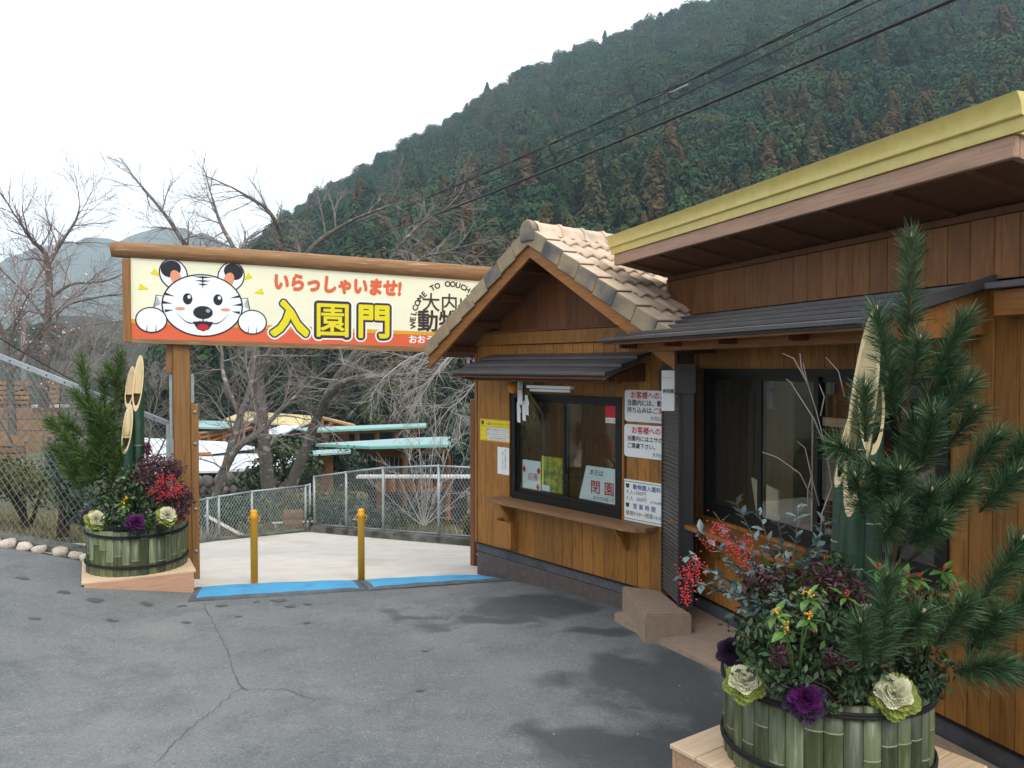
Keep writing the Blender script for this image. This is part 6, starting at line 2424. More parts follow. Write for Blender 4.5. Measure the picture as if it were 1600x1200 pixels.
berry_cluster(fy, [W(194, 785, 7.55) - yf, W(197, 779, 7.55) - yf, W(193, 791, 7.55) - yf], 0.008, M_YBERRY, 5, (0.01, 0.008, 0.01))
tubeo("stem", [(0, 0.1, -0.1), (0, 0, 0.0), W(195, 785, 7.56) - yf], 0.004, M_GREENLEAF, fy)
for k in range(8):
    put_leaf(L_GREEN, fy, W(195, 787, 7.58) - yf, (math.cos(k * 0.8), -0.5, math.sin(k * 0.8)), None, 1.0)
# bare budding twigs at the office planter
tw0 = W(1270, 960, 3.75)
twg = thing("bare_branch", "thin bare twigs rising before the office window", "branch", tw0)
tb = Tubes()
for pix in ([(1275, 900), (1285, 800), (1300, 760), (1290, 700), (1275, 640), (1262, 600), (1255, 568)], [(1262, 600), (1240, 560), (1222, 552)], [(1262, 600), (1252, 575), (1250, 552)], [(1290, 700), (1272, 655), (1235, 597), (1228, 592)], [(1270, 780), (1250, 740), (1215, 715), (1190, 706)], [(1280, 790), (1268, 745), (1258, 700), (1246, 690)], [(1282, 650), (1288, 620), (1280, 600)], [(1300, 760), (1312, 700), (1318, 665)], [(1320, 620), (1310, 580), (1290, 558)], [(1268, 745), (1262, 765), (1262, 800)]):
    pts = [W(x, y_, 3.7) - tw0 for x, y_ in pix]
    tb.add(pts, [lerp(0.0038, 0.0012, k / (len(pts) - 1)) for k in range(len(pts))], 5)
tb.obj("twig", M_TWIG, twg)


# ------------------------------------------------------------------ bare trees
def grow(tb, tw, p, d, length, r, depth, droop=0.0, spread=0.55, seg=4):
    pts, rad = [p.copy()], [r]
    n = 4
    dd = d.copy()
    kids = []
    for k in range(n):
        dd = (dd + Vector((random.gauss(0, 0.13), random.gauss(0, 0.13), random.gauss(0, 0.10) - droop))).normalized()
        p = p + dd * (length / n)
        pts.append(p.copy())
        rad.append(lerp(r, r * 0.55, (k + 1) / n))
        if depth > 0:
            kids.append((p.copy(), dd.copy(), rad[-1], (k + 1) / n))
    (tb if r > 0.02 else tw).add(pts, rad, seg if r > 0.03 else (4 if r > 0.012 else 3), cap=False)
    if depth > 0:
        for (q, e, rr, t) in kids:
            for j in range(2 if t == 1 else (1 if random.random() < 0.85 else 2)):
                ax = Vector((random.gauss(0, 1), random.gauss(0, 1), random.gauss(0, 0.8)))
                nd = (e + ax.normalized() * spread * random.uniform(0.7, 1.4)).normalized()
                grow(tb, tw, q, nd, length * random.uniform(0.55, 0.80), max(0.0028, rr * random.uniform(0.48, 0.66)), depth - 1, droop, spread, seg)


def limb_tree(name, label, limbs, twig_m, droop=0.02, spread=0.6, twig_len=1.2, depth=3, every=1, cat="tree", bark=None):
    """limbs: hand laid boughs [(pts, r0, r1)], each sprouting twigs along its outer half"""
    base = Vector(limbs[0][0][0])
    root = thing(name, label, cat, base)
    tb, tw = Tubes(), Tubes()
    for (pts, r0, r1, dens) in limbs:
        pts = [Vector(p) - base for p in pts]
        fine, rad = [], []
        n = len(pts)
        for k in range(n - 1):
            for j in range(4):
                t = j / 4
                # catmull-rom
                p0, p1, p2, p3 = pts[max(0, k - 1)], pts[k], pts[k + 1], pts[min(n - 1, k + 2)]
                q = 0.5 * ((2 * p1) + (p2 - p0) * t + (2 * p0 - 5 * p1 + 4 * p2 - p3) * t * t + (3 * p1 - p0 - 3 * p2 + p3) * t ** 3)
                fine.append(q)
        fine.append(pts[-1])
        m_ = len(fine)
        rad = [lerp(r0, r1, (k / (m_ - 1)) ** 0.8) * random.uniform(0.95, 1.05) for k in range(m_)]
        tb.add(fine, rad, 8, cap=False)
        for k in range(int(m_ * 0.3), m_):
            d = (fine[k] - fine[k - 1]).normalized()
            for j in range(dens):
                ax = Vector((random.gauss(0, 1), random.gauss(0, 1), random.gauss(0, 1))).normalized()
                nd = (d * 0.8 + ax * 0.8).normalized()
                grow(tb, tw, fine[k], nd, twig_len * random.uniform(0.6, 1.2), max(0.005, min(0.02, rad[k] * 0.45)), depth, droop, spread)
        grow(tb, tw, fine[-1], (fine[-1] - fine[-2]).normalized(), twig_len, max(0.006, r1 * 0.9), depth, droop, spread)
    tb.obj("trunk", bark or M_CHERRY, root)
    stuff(tw.obj("twigs", twig_m, root, False))
    return root


DC = 19.0
limb_tree("cherry_tree", "big bare cherry tree behind the gate with leaning forked trunk", [
    ([W(425, 838, DC), W(420, 770, DC), W(412, 690, DC), W(405, 600, DC), W(392, 500, DC + .3), W(380, 420, DC + .5)], 0.20, 0.09, 1),
    ([W(440, 800, DC), W(470, 720, DC - .2), W(495, 655, DC - .5), W(520, 610, DC - 1), W(560, 590, DC - 1.5), W(640, 585, DC - 2), W(690, 560, DC - 2.5)], 0.165, 0.03, 1),
    ([W(495, 655, DC - .5), W(520, 600, DC), W(555, 550, DC), W(600, 480, DC + .2), W(640, 420, DC)], 0.11, 0.03, 1),
    ([W(400, 560, DC), W(350, 480, DC), W(305, 410, DC - .5), W(265, 345, DC - 1), W(222, 292, DC - 1)], 0.12, 0.025, 1),
    ([W(395, 520, DC), W(390, 440, DC), W(372, 400, DC), W(345, 350, DC + 1), W(332, 310, DC + 1)], 0.11, 0.025, 1),
    ([W(392, 500, DC), W(430, 420, DC), W(440, 375, DC - .5), W(420, 330, DC - 1), W(375, 300, DC - 1)], 0.11, 0.025, 1),
    ([W(405, 590, DC), W(450, 480, DC), W(480, 395, DC), W(540, 350, DC), W(600, 325, DC - 1)], 0.11, 0.025, 1),
    ([W(560, 540, DC), W(600, 440, DC - .5), W(620, 390, DC - 1), W(660, 350, DC - 1), W(690, 330, DC - 1)], 0.08, 0.02, 1),
    ([W(600, 480, DC), W(650, 410, DC), W(690, 395, DC), W(725, 385, DC)], 0.06, 0.015, 1),
], M_TWIG, 0.02, 0.6, 0.80, 2)
limb_tree("cherry_tree", "leaning bare tree with pale lichen beside the gate post", [
    ([W(318, 840, 17.0), W(340, 770, 17.0), W(355, 720, 17.0), W(372, 660, 17.2), W(392, 600, 17.6), W(400, 520, 18)], 0.13, 0.05, 1),
    ([W(345, 745, 17.0), W(370, 700, 17.0), W(400, 680, 17.2), W(430, 650, 17.5), W(470, 610, 18)], 0.11, 0.03, 1),
    ([W(375, 650, 17.2), W(350, 590, 17.5), W(345, 540, 18), W(320, 470, 18), W(290, 400, 18)], 0.06, 0.015, 1),
], M_TWIG, 0.02, 0.6, 1.0, 2)
limb_tree("bare_tree", "pale drooping branches of the bare tree behind the booth eaves", [
    ([W(820, 640, 16.5), W(790, 560, 16.5), W(745, 540, 16), W(700, 560, 15.5), W(670, 600, 15.5)], 0.05, 0.012, 1),
    ([W(790, 560, 16.5), W(750, 590, 16), W(725, 620, 16), W(700, 640, 15.6)], 0.03, 0.01, 1),
    ([W(760, 545, 16), W(690, 545, 16), W(640, 560, 16), W(600, 590, 15.5)], 0.03, 0.01, 1),
], M_TWIGPALE, 0.05, 0.6, 0.7, 2, bark=M_TWIGPALE)
limb_tree("bare_tree", "upright bare tree with pinkish twigs left of the sign", [
    ([W(68, 640, 15), W(72, 540, 15), W(77, 450, 15), W(72, 400, 15), W(50, 375, 14.8), W(30, 345, 14.6)], 0.10, 0.02, 1),
    ([W(77, 410, 15), W(95, 380, 15), W(118, 345, 15), W(125, 320, 15)], 0.045, 0.012, 1),
    ([W(75, 470, 15), W(110, 445, 15), W(160, 440, 14.6), W(188, 430, 14.4)], 0.035, 0.01, 1),
    ([W(74, 520, 15), W(100, 480, 15), W(150, 465, 15), W(185, 460, 15)], 0.035, 0.01, 1),
    ([W(72, 500, 15), W(40, 460, 15), W(10, 430, 15), W(-20, 400, 15)], 0.035, 0.01, 1),
], M_TWIGRED, -0.01, 0.55, 0.62, 2)
plum = limb_tree("plum_tree", "white blossoming plum tree at the far fence edge", [
    ([W(20, 680, 13), W(15, 590, 13), W(5, 520, 13), W(-20, 470, 13)], 0.07, 0.015, 1),
    ([W(15, 590, 13), W(45, 540, 13), W(75, 500, 13), W(95, 480, 13)], 0.03, 0.01, 1),
    ([W(10, 550, 13), W(30, 490, 13), W(50, 450, 13)], 0.03, 0.01, 1),
], M_TWIGRED, -0.01, 0.55, 0.55, 2)
tw_me = [c for c in plum.children if c.name.startswith("twigs")][0].data
idx = rng.choice(len(tw_me.vertices), 420)
co = np.empty(len(tw_me.vertices) * 3, dtype=np.float32)
tw_me.vertices.foreach_get("co", co)
co = co.reshape(-1, 3)[idx]
v, f = leaf_quads(co + rng.normal(size=co.shape) * 0.02, rng.normal(size=co.shape), np.full(len(co), 0.032), 0.9, 0.1)
stuff(link("blossom", np_mesh("blossom", v, f), M_BLOSSOM, plum))
# thicket of bare brush beyond the left fence
for n_, (x, y_, d, lab) in enumerate(((130, 640, 16, "tangled bare brush behind the gate planter pine"), (60, 700, 13, "low bare brush beyond the roadside fence"), (225, 690, 17, "grey bare thicket left of the gate post"))):
    limbs = []
    for k in range(4):
        a = random.uniform(-1, 1)
        limbs.append(([W(x + a * 25, y_ + 30, d), W(x + a * 60, y_ - 20, d + random.uniform(-.5, .5)), W(x + a * 95 + random.uniform(-15, 15), y_ - 75 - random.uniform(0, 45), d + random.uniform(-1, 1))], 0.022, 0.008, 1))
    limb_tree("bare_bush", lab, limbs, M_TWIG, 0.0, 0.6, 0.8, 2, cat="bush")
limbs = []
for (x, y_) in ((655, 690), (640, 720), (680, 670), (705, 690), (725, 720), (620, 740), (665, 740), (735, 760), (600, 770)):
    limbs.append(([W(662, 822, 12.9 + .5), W(lerp(662, x, 0.4), lerp(822, y_, 0.35), 13.6), W(x, y_, 13.7)], 0.014, 0.005, 1))
limb_tree("bare_bush", "pale many stemmed bare shrub behind the curb fence", limbs, M_TWIGPALE, -0.02, 0.5, 0.35, 1, cat="bush", bark=M_TWIGPALE)


# ------------------------------------------------------------------ shrubs and grass
def shrub(label, px, py, d, blobs, n, size, m, name="shrub", cat="shrub", asp=0.6):
    c = W(px, py, d)
    root = thing(name, label, cat, c)
    bl = []
    for (x, y_, rx, ry, rz) in blobs:
        p = W(x, y_, d) - c
        bl.append(((p.x, p.y, p.z), (rx, ry, rz)))
    stuff(leaf_ball("foliage", bl, n, size, m, root, asp, 0.45, 0.7))
    tb = Tubes()
    for k in range(6):
        b = random.choice(bl)
        e = Vector(b[0]) + Vector((random.uniform(-.5, .5) * b[1][0], random.uniform(-.5, .5) * b[1][1], 0.3 * b[1][2]))
        tb.add([(random.uniform(-.05, .05), random.uniform(-.05, .05), -0.3), e * 0.5, e], [0.03, 0.02, 0.008], 5)
    tb.obj("stem", M_BARK, root)
    return root


shrub("round grey green shrub before the teal roofed pens", 545, 742, 24, [(545, 725, 0.45, 0.45, 0.5), (538, 735, 0.4, 0.4, 0.35), (555, 735, 0.35, 0.35, 0.4)], 1300, 0.12, M_SHRUBGREY)
shrub("tall airy evergreen at the booth side", 722, 760, 20, [(727, 655, 0.38, 0.4, 0.42), (725, 690, 0.42, 0.4, 0.45), (733, 720, 0.4, 0.4, 0.45), (738, 670, 0.4, 0.4, 0.5)], 1600, 0.13, M_SHRUBGREY)
shrub("green shrub with reddish tips by the cherry trunk", 440, 735, 21, [(450, 700, 0.6, 0.5, 0.4), (430, 730, 0.6, 0.5, 0.45), (395, 750, 0.5, 0.5, 0.4), (480, 730, 0.5, 0.5, 0.4)], 1500, 0.13, M_SHRUB)
shrub("olive hedge on the slope behind the lower fence", 500, 810, 17.5, [(490, 790, 0.8, 0.7, 0.4), (530, 785, 0.7, 0.7, 0.4), (455, 800, 0.5, 0.6, 0.3)], 1700, 0.10, M_HEDGE, "hedge", "hedge")
shrub("grey green bushes behind the curb fence", 590, 800, 15.6, [(545, 800, 0.6, 0.5, 0.30), (610, 808, 0.5, 0.5, 0.25), (515, 803, 0.4, 0.4, 0.3)], 1300, 0.09, M_SHRUBGREY)
shrub("green bank of low plants behind the lower fence", 360, 815, 15.6, [(350, 800, 0.8, 0.5, 0.35), (390, 795, 0.6, 0.5, 0.35), (320, 800, 0.5, 0.5, 0.35)], 1500, 0.09, M_SHRUB)
shrub("yellowish little bush at the fence end by the booth", 735, 828, 12.8, [(735, 820, 0.15, 0.2, 0.18)], 350, 0.07, M_HEDGE)
shrub("dark evergreen under the orange signboard", 590, 740, 27, [(575, 745, 0.6, 0.5, 0.5)], 500, 0.14, M_SHRUB)
shrub("clipped olive hedge beyond the roadside fence", 40, 790, 10.6, [(10, 738, 0.42, 0.4, 0.24), (50, 750, 0.40, 0.4, 0.24), (85, 772, 0.36, 0.4, 0.22), (-40, 730, 0.42, 0.4, 0.26), (20, 762, 0.4, 0.35, 0.2), (-20, 758, 0.4, 0.35, 0.2)], 4200, 0.05, M_HEDGE, "hedge", "hedge")
shrub("bluish leaved camellia beside the gate planter pine", 100, 800, 9.5, [(100, 730, 0.22, 0.22, 0.26), (120, 765, 0.26, 0.25, 0.24), (132, 800, 0.22, 0.2, 0.2), (88, 705, 0.13, 0.16, 0.16)], 800, 0.085, M_SHRUBGREY)
# dry grass on the bank
gv_, gf_ = [], []
pts = []
for k in range(9000):
    x = random.uniform(-9.5, -4.0)
    y = random.uniform(8.75, 13)
    if x > -5.75 and y < apron_far(x) + 0.2:
        continue
    pts.append((x, y, ground_z(x, y)))
P_ = np.array(pts)
n = len(P_)
h = 0.05 + 0.10 * rng.random(n)
a = rng.random(n) * 6.28
dx = np.stack([np.cos(a), np.sin(a), np.zeros(n)], 1) * 0.007
ln = np.stack([rng.normal(size=n) * 0.05, rng.normal(size=n) * 0.05, h], 1)
V = np.stack([P_ - dx, P_ + dx, P_ + ln], 1).reshape(-1, 3)
go_ = link("grass", np_mesh("grass", V, np.arange(n * 3).reshape(n, 3)), M_DRYGRASS)
stuff(go_, "short dry winter grass on the bank")
pts = []
for k in range(9000):
    x = random.uniform(-9, 3)
    y = random.uniform(13.5, 24)
    if y < apron_far(x) + 0.5:
        continue
    pts.append((x, y, ground_z(x, y) - 0.03))
P_ = np.array(pts)
n = len(P_)
h = 0.06 + 0.16 * rng.random(n)
a = rng.random(n) * 6.28
dx = np.stack([np.cos(a), np.sin(a), np.zeros(n)], 1) * 0.012
ln = np.stack([rng.normal(size=n) * 0.07, rng.normal(size=n) * 0.07, h], 1)
V = np.stack([P_ - dx, P_ + dx, P_ + ln], 1).reshape(-1, 3)
stuff(link("grass", np_mesh("grass", V, np.arange(n * 3).reshape(n, 3)), M_DRYGRASS), "rough winter grass below the fence")


# ------------------------------------------------------------------ zoo buildings in the valley
def slab_from(name, corners, th, m, parent, off):
    """roof sheet over four corners (world points), th thick"""
    v = [Vector(c) - off for c in corners]
    v += [p - Vector((0, 0, th)) for p in v]
    n = len(corners)
    f = [tuple(range(n)), tuple(range(2 * n - 1, n - 1, -1))] + [(k, k + n, (k + 1) % n + n, (k + 1) % n) for k in range(n)]
    return from_data(name, v, f, m, parent)


def bar(name, a, b, w, m, parent, off):
    return tubeo(name, [Vector(a) - off, Vector(b) - off], w, m, parent, 4, False)


def wall_quad(name, px0, px1, ytop, ybot, d0, d1, m, parent, off, th=0.08):
    a, b = W(px0, ybot, d0), W(px1, ybot, d1)
    at, bt = W(px0, ytop, d0), W(px1, ytop, d1)
    dirn = (b - a)
    nn = Vector((-dirn.y, dirn.x, 0)).normalized() * th
    q = [a, b, bt, at]
    v = [p - off for p in q] + [p + nn - off for p in q]
    f = [(0, 1, 2, 3), (7, 6, 5, 4), (0, 4, 5, 1), (1, 5, 6, 2), (2, 6, 7, 3), (3, 7, 4, 0)]
    return from_data(name, v, f, m, parent)


# large teal roofed shelter
o0 = W(610, 760, 28)
sh = thing("animal_shelter", "large open shelter under a pale teal roof behind the curb fence", "shelter", o0)
slab_from("roof", [W(494, 693, 28), W(578, 697, 26), W(760, 692, 26.5), W(760, 680, 33), W(640, 684, 33.5), W(560, 689, 32)], 0.04, M_ROOFTEAL, sh, o0)
slab_from("roof_edge", [W(493, 694.5, 28), W(578, 698.5, 25.9), W(760, 694, 26.4), W(760, 693, 27), W(578, 697.6, 26.5), W(496, 694, 28.3)], 0.07, M_TEALEDGE, sh, o0)
bar("beam", W(500, 700, 28), W(730, 704, 26.6), 0.12, M_SHEDWOOD, sh, o0)
bar("beam", W(556, 703, 29), W(632, 712, 27), 0.10, M_SHEDWOOD, sh, o0)
for (x, d, yb) in ((595, 28, 760), (633, 27, 775), (700, 28, 770), (512, 29, 750)):
    bar("post", W(x, 702, d), W(x, yb, d), 0.10, M_SHEDWOOD, sh, o0)
wall_quad("back_wall", 505, 760, 700, 768, 32.5, 32.5, M_SHEDDARK, sh, o0)
wall_quad("low_wall", 570, 660, 728, 770, 30, 30, M_SHEDDARK, sh, o0)
# cage front wires
t = Tubes()
for k in range(22):
    a, b = W(560 + k * 7, 706, 29.5), W(560 + k * 7, 762, 29.5)
    t.add([a - o0, b - o0], 0.012, 3, cap=False)
stuff(t.obj("cage_wire", M_GALV, sh, False))
# upper teal roofed row
o1 = W(560, 700, 46)
up_ = thing("animal_house", "long animal house with narrow teal roof and dark openings, upslope", "shelter", o1)
slab_from("roof", [W(455, 669, 46), W(480, 673, 43), W(666, 665, 45), W(666, 661, 50), W(500, 667, 50)], 0.05, M_ROOFTEAL, up_, o1)
slab_from("roof_edge", [W(479, 674, 43), W(666, 666, 44.8), W(666, 665.4, 45.2), W(480, 673.4, 43.5)], 0.09, M_TEALEDGE, up_, o1)
bar("beam", W(482, 677, 44), W(664, 669, 45.6), 0.14, M_SHEDWOOD, up_, o1)
for (x, d) in ((510, 45), (558, 45), (589, 45.5), (618, 45.7), (648, 46)):
    bar("post", W(x, 672, d), W(x, 715, d), 0.14, M_SHEDWOOD, up_, o1)
wall_quad("back_wall", 470, 655, 668, 715, 48.5, 48.5, M_SHEDDARK, up_, o1)
wall_quad("panel", 528, 545, 674, 690, 47, 47, M_SHEDWOOD, up_, o1)
# small teal roof with orange wall
o2 = W(505, 760, 24)
sm = thing("animal_hut", "small hut with orange plank wall and little teal roof", "shelter", o2)
slab_from("roof", [W(465, 706, 24), W(490, 710, 22.5), W(548, 706, 23), W(548, 701, 27), W(500, 703, 27)], 0.05, M_ROOFTEAL, sm, o2)
for k in range(7):
    wall_quad("plank", 488 + k * 4.6, 492.4 + k * 4.6, 713, 775, 23.6, 23.6, M_SHEDWOOD, sm, o2)
bar("post", W(521, 710, 24), W(521, 765, 24), 0.07, M_SHEDDARK, sm, o2)
wall_quad("back_wall", 466, 488, 712, 770, 26, 26, M_SHEDDARK, sm, o2)
boxn = W(472, 745, 23.8)
# yellow roof
o3 = W(440, 690, 62)
yl = thing("yellow_roof_house", "open timber house under a cream yellow sheet roof", "shelter", o3)
slab_from("roof", [W(350, 655, 62), W(368, 656, 60), W(470, 665, 60), W(503, 651, 62), W(500, 650, 66), W(380, 642, 66)], 0.12, M_ROOFYEL, yl, o3)
slab_from("roof", [W(503, 651, 62), W(553, 664, 62), W(556, 663, 66), W(503, 650, 66)], 0.12, M_ROOFYEL, yl, o3)
for (a, b) in (((470, 668), (503, 654)), ((503, 654), (552, 667)), ((470, 668), (545, 668)), ((503, 654), (503, 668)), ((487, 661), (495, 668)), ((520, 659), (512, 668))):
    bar("truss_bar", W(*a, 62), W(*b, 62), 0.13, M_SHEDWOOD, yl, o3)
for x in (475, 503, 540):
    bar("post", W(x, 667, 62), W(x, 705, 62), 0.14, M_SHEDWOOD, yl, o3)
wall_quad("back_wall", 370, 550, 664, 705, 66, 66, M_SHEDDARK, yl, o3)
# white roof canopy
o4 = W(435, 700, 48)
wc = thing("white_canopy", "small white sheet roof canopy on timber struts", "shelter", o4)
slab_from("roof", [W(412, 674, 50), W(432, 682, 45), W(470, 665, 47), W(440, 664, 52)], 0.10, M_ROOFWHITE, wc, o4)
for (a, b) in (((425, 690), (440, 678)), ((425, 690), (415, 678)), ((425, 690), (425, 712)), ((450, 676), (440, 690))):
    bar("strut", W(*a, 47), W(*b, 47), 0.10, M_SHEDWOOD, wc, o4)
# left white roofs, two tiers
o5 = W(380, 760, 34)
w1_ = thing("white_roof_shed", "long shed with wide white sheet roof, upper tier", "shelter", o5)
slab_from("roof", [W(225, 709, 34), W(330, 706, 33), W(398, 698, 34), W(352, 690, 40), W(225, 684, 42)], 0.10, M_ROOFWHITE, w1_, o5)
bar("beam", W(225, 714, 34), W(330, 710, 33), 0.10, M_SHEDWOOD, w1_, o5)
wall_quad("back_wall", 225, 395, 704, 730, 37, 37, M_SHEDDARK, w1_, o5)
o6 = W(400, 790, 29)
w2_ = thing("white_roof_shed", "broad shed with corrugated white roof, lower tier", "shelter", o6)
slab_from("roof", [W(225, 738, 28), W(345, 735, 28), W(455, 727, 28), W(488, 713, 33), W(380, 708, 34), W(225, 711, 33.5)], 0.08, M_ROOFWHITE, w2_, o6)
wall_quad("wall", 225, 465, 738, 775, 29.5, 29.5, M_SHEDDARK, w2_, o6)
for x in (448, 462):
    bar("post", W(x, 728, 28.2), W(x, 775, 28.2), 0.06, M_SHEDWOOD, w2_, o6)
# far left teal roof and trusses
o7 = W(330, 700, 56)
tl_ = thing("teal_roof_house", "far timber house with pale teal roof and orange trusses", "shelter", o7)
slab_from("roof", [W(290, 667, 56), W(345, 668, 54), W(376, 664, 56), W(355, 658, 62), W(290, 656, 62)], 0.12, M_ROOFTEAL, tl_, o7)
for (a, b) in (((305, 678), (352, 674)), ((352, 674), (385, 660)), ((310, 686), (355, 676)), ((330, 690), (395, 668))):
    bar("truss_bar", W(*a, 55), W(*b, 55), 0.13, M_SHEDWOOD, tl_, o7)
for x in (312, 326, 350, 372):
    bar("post", W(x, 676, 55), W(x, 712, 55), 0.14, M_SHEDWOOD, tl_, o7)
wall_quad("back_wall", 290, 380, 668, 712, 60, 60, M_SHEDDARK, tl_, o7)
# orange signboard frame behind the curb fence
o8 = W(645, 800, 16.5)
sbn = thing("timber_stall", "orange boarded stall front with white ledge behind the curb fence", "stall", o8)
for k in range(8):
    wall_quad("board", 587 + k * 14.6, 601 + k * 14.6, 749, 769, 16.5, 16.3, M_SHEDWOOD, sbn, o8, 0.04)
wall_quad("ledge", 556, 735, 744, 747.5, 16.45, 16.2, M_WHITE, sbn, o8, 0.25)
for x in (592, 632, 700):
    bar("post", W(x, 770, 16.6), W(x, 812, 16.6), 0.05, M_SHEDWOOD, sbn, o8)
wall_quad("back_wall", 575, 730, 768, 820, 17.6, 17.6, M_SHEDDARK, sbn, o8)
# slatted crate bench and path rail
o9 = W(455, 828, 16.2)
cr = thing("slatted_crate", "brown slatted timber crate behind the lower fence", "crate", o9)
for k in range(5):
    wall_quad("slat", 443, 472, 797 + k * 5.4, 801.5 + k * 5.4, 16.2, 16.2, M_OLDWOOD, cr, o9, 0.04)
for x in (444, 470):
    bar("post", W(x, 796, 16.25), W(x, 828, 16.25), 0.03, M_OLDWOOD, cr, o9)
pr = thing("path_rail", "pale horizontal rail along the lower zoo path", "rail", W(430, 818, 16.8))
oo = Vector(pr.location)
bar("rail", W(425, 818, 16.8), W(560, 812, 16.8), 0.03, M_CONCRETE, pr, oo)
for x in (430, 480, 530):
    bar("post", W(x, 817, 16.8), W(x, 832, 16.8), 0.025, M_CONCRETE, pr, oo)
pr = thing("ramp_rail", "pale sloping handrail of the stairs beyond the lower fence", "rail", W(330, 812, 15))
oo = Vector(pr.location)
bar("rail", W(322, 806, 15.2), W(388, 842, 14.4), 0.04, M_CONCRETE, pr, oo)
for k in range(9):
    x = 325 + k * 7
    bar("baluster", W(x, 808 + k * 3.9, 15.15 - k * .09), W(x, 834 + k * 2.2, 15.15 - k * .09), 0.012, M_OLDWOOD, pr, oo)
# stone retaining wall
rw = thing("retaining_wall", "retaining wall of rough grey boulders below the white roofs", "wall", W(350, 800, 23))
oo = Vector(rw.location)
for r_i in range(4):
    for k in range(10):
        x = 300 + k * 17 + (r_i % 2) * 8 + random.uniform(-3, 3)
        o = link("stone", random.choice(base_st), M_BOULDER, rw)
        if r_i == 0 and k < 4:
            pass
        o.location = W(x, 800 - r_i * 16 + random.uniform(-3, 3), 23 + random.uniform(-.2, .2)) - oo
        s = random.uniform(0.15, 0.21)
        o.scale = (s, s * 0.8, s * 0.85)
        o.rotation_euler = (random.uniform(0, 6), random.uniform(0, 6), random.uniform(0, 6))
# boulders use a darker stone
dark_st = {}
for o in rw.children:
    me = o.data
    if me.name not in dark_st:
        c = me.copy()
        c.materials.clear()
        c.materials.append(M_BOULDER)
        dark_st[me.name] = c
    o.data = dark_st[me.name]
# slatted timber screens far left
for n_, (x0, x1, y0, y1, d, rows, lab) in enumerate(((-30, 46, 596, 634, 20, 5, "faded slatted timber screen at the left, partly hidden"), (64, 92, 594, 632, 19.5, 5, "short slatted timber screen on the terrace behind the pine"), (-30, 38, 690, 720, 17, 3, "low slatted timber rail on the lower terrace"))):
    oo = W((x0 + x1) / 2, y1, d)
    sc_ = thing("slatted_screen", lab, "screen", oo)
    hstep = (y1 - y0) / rows
    for k in range(rows):
        wall_quad("slat", x0, x1, y0 + k * hstep, y0 + (k + 0.7) * hstep, d, d, M_OLDWOOD, sc_, oo, 0.04)
    for x in (x0 + 2, (x0 + x1) / 2, x1 - 2):
        bar("post", W(x, y0 - 2, d + .06), W(x, y1 + 12, d + .06), 0.05, M_OLDWOOD, sc_, oo)
    wall_quad("backing", x0, x1, y0, y1, d + 0.5, d + 0.5, M_SHEDDARK, sc_, oo, 0.05)
tw_ = thing("terrace_wall", "timber faced terrace wall with white coping behind the pine", "wall", W(75, 700, 19))
oo = Vector(tw_.location)
wall_quad("coping", 48, 98, 633, 637, 18.9, 18.9, M_CONCRETE, tw_, oo, 0.3)
for k in range(4):
    wall_quad("plank", -30, 96, 638 + k * 18, 654 + k * 18, 19, 19, M_OLDWOOD, tw_, oo, 0.1)

# dark cedars right behind the zoo
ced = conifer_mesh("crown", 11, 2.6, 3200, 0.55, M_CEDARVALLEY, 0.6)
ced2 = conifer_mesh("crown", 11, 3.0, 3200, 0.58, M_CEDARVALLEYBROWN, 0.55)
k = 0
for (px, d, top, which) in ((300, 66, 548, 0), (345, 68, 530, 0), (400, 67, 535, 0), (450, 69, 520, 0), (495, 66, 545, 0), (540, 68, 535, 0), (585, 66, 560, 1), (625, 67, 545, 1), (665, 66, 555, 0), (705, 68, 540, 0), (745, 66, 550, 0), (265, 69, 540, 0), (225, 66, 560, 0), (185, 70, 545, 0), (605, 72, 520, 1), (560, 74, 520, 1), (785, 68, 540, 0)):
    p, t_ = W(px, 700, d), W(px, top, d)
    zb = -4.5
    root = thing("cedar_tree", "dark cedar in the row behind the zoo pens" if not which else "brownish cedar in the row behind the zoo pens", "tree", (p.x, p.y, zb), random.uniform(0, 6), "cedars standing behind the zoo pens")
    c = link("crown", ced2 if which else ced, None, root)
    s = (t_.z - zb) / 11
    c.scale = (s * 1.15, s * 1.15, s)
    tubeo("trunk", [(0, 0, 0), (0, 0, (t_.z - zb) * 0.7)], [0.22, 0.08], M_BARK, root)

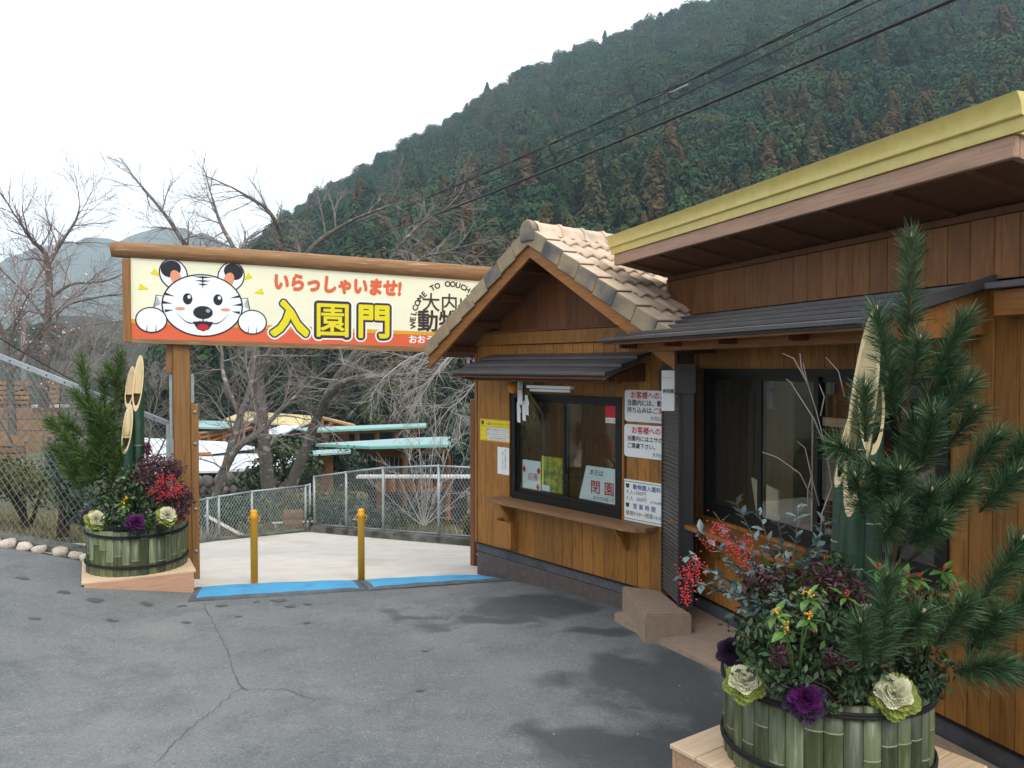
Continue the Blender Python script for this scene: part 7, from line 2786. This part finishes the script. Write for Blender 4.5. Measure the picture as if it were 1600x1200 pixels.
# ------------------------------------------------------------------ cables
def cable(label, pts, r, m=M_CABLE, name="power_line", sag=0.0, strands=1):
    a, b = Vector(pts[0]), Vector(pts[-1])
    root = thing(name, label, "cable", a)
    n = 60
    for s in range(strands):
        P = []
        for k in range(n + 1):
            t = k / n
            p = a.lerp(b, t) - a
            p.z -= sag * 4 * t * (1 - t)
            if strands > 1:
                ph = t * 60 + s * 2 * math.pi / strands
                p += Vector((math.cos(ph), 0, math.sin(ph))) * r * 1.6
            P.append(p)
        tubeo("strand", P, r, m, root, 6)
    return root


cable("thick black cable sweeping down across the hillside", [W(1720, -100, 7.2), W(505, 400, 24)], 0.020, sag=0.12)
cable("twisted black power line above the thick cable", [W(1480, -66, 8.6), W(440, 395, 27)], 0.010, sag=0.22, strands=2)
cable("thin black line carrying the cable coil", [W(1500, -62, 8.7), W(440, 398, 27)], 0.009, sag=0.36)
cable("faint thin wire between the two heavier cables", [W(1560, -66, 9.2), W(560, 375, 26)], 0.004, sag=0.30)
cl_ = thing("cable_coil", "small coil of spare cable tied on the line before the hillside", "coil", W(1056, 143, 13.2))
for k in range(3):
    tb = Tubes()
    tb.add([(0.14 * math.cos(a) + 0.01 * k, 0.02 * k, 0.12 * math.sin(a) + 0.012 * k) for a in [2 * math.pi * j / 20 for j in range(21)]], 0.010, 6)
    tb.obj("loop", M_CABLE, cl_)
tubeo("clamp", [(-0.42, 0, -0.12), (-0.2, 0, -0.03), (-0.05, 0, 0.0), (0.2, 0, 0.12)], 0.012, M_POLE, cl_)
cable("black wire running past the bare trees to the sign", [W(-60, 516, 12), W(230, 494, 20)], 0.008, sag=0.1)
cable("black wire slanting down behind the roadside fence", [W(-60, 490, 12), W(150, 612, 14)], 0.009, sag=0.05)
cable("thin wire low among the bare branches", [W(-40, 470, 30), W(196, 460, 34)], 0.010, sag=0.1)
pl = thing("utility_pole", "grey concrete utility pole behind the bare trees", "pole", W(37, 640, 42))
oo = Vector(pl.location)
tubeo("shaft", [(0, 0, -2), W(37, 412, 42) - oo], [0.17, 0.13], M_POLE, pl, 10)
bar("crossarm", W(30, 425, 42), W(45, 427, 42), 0.04, M_GALV, pl, oo)
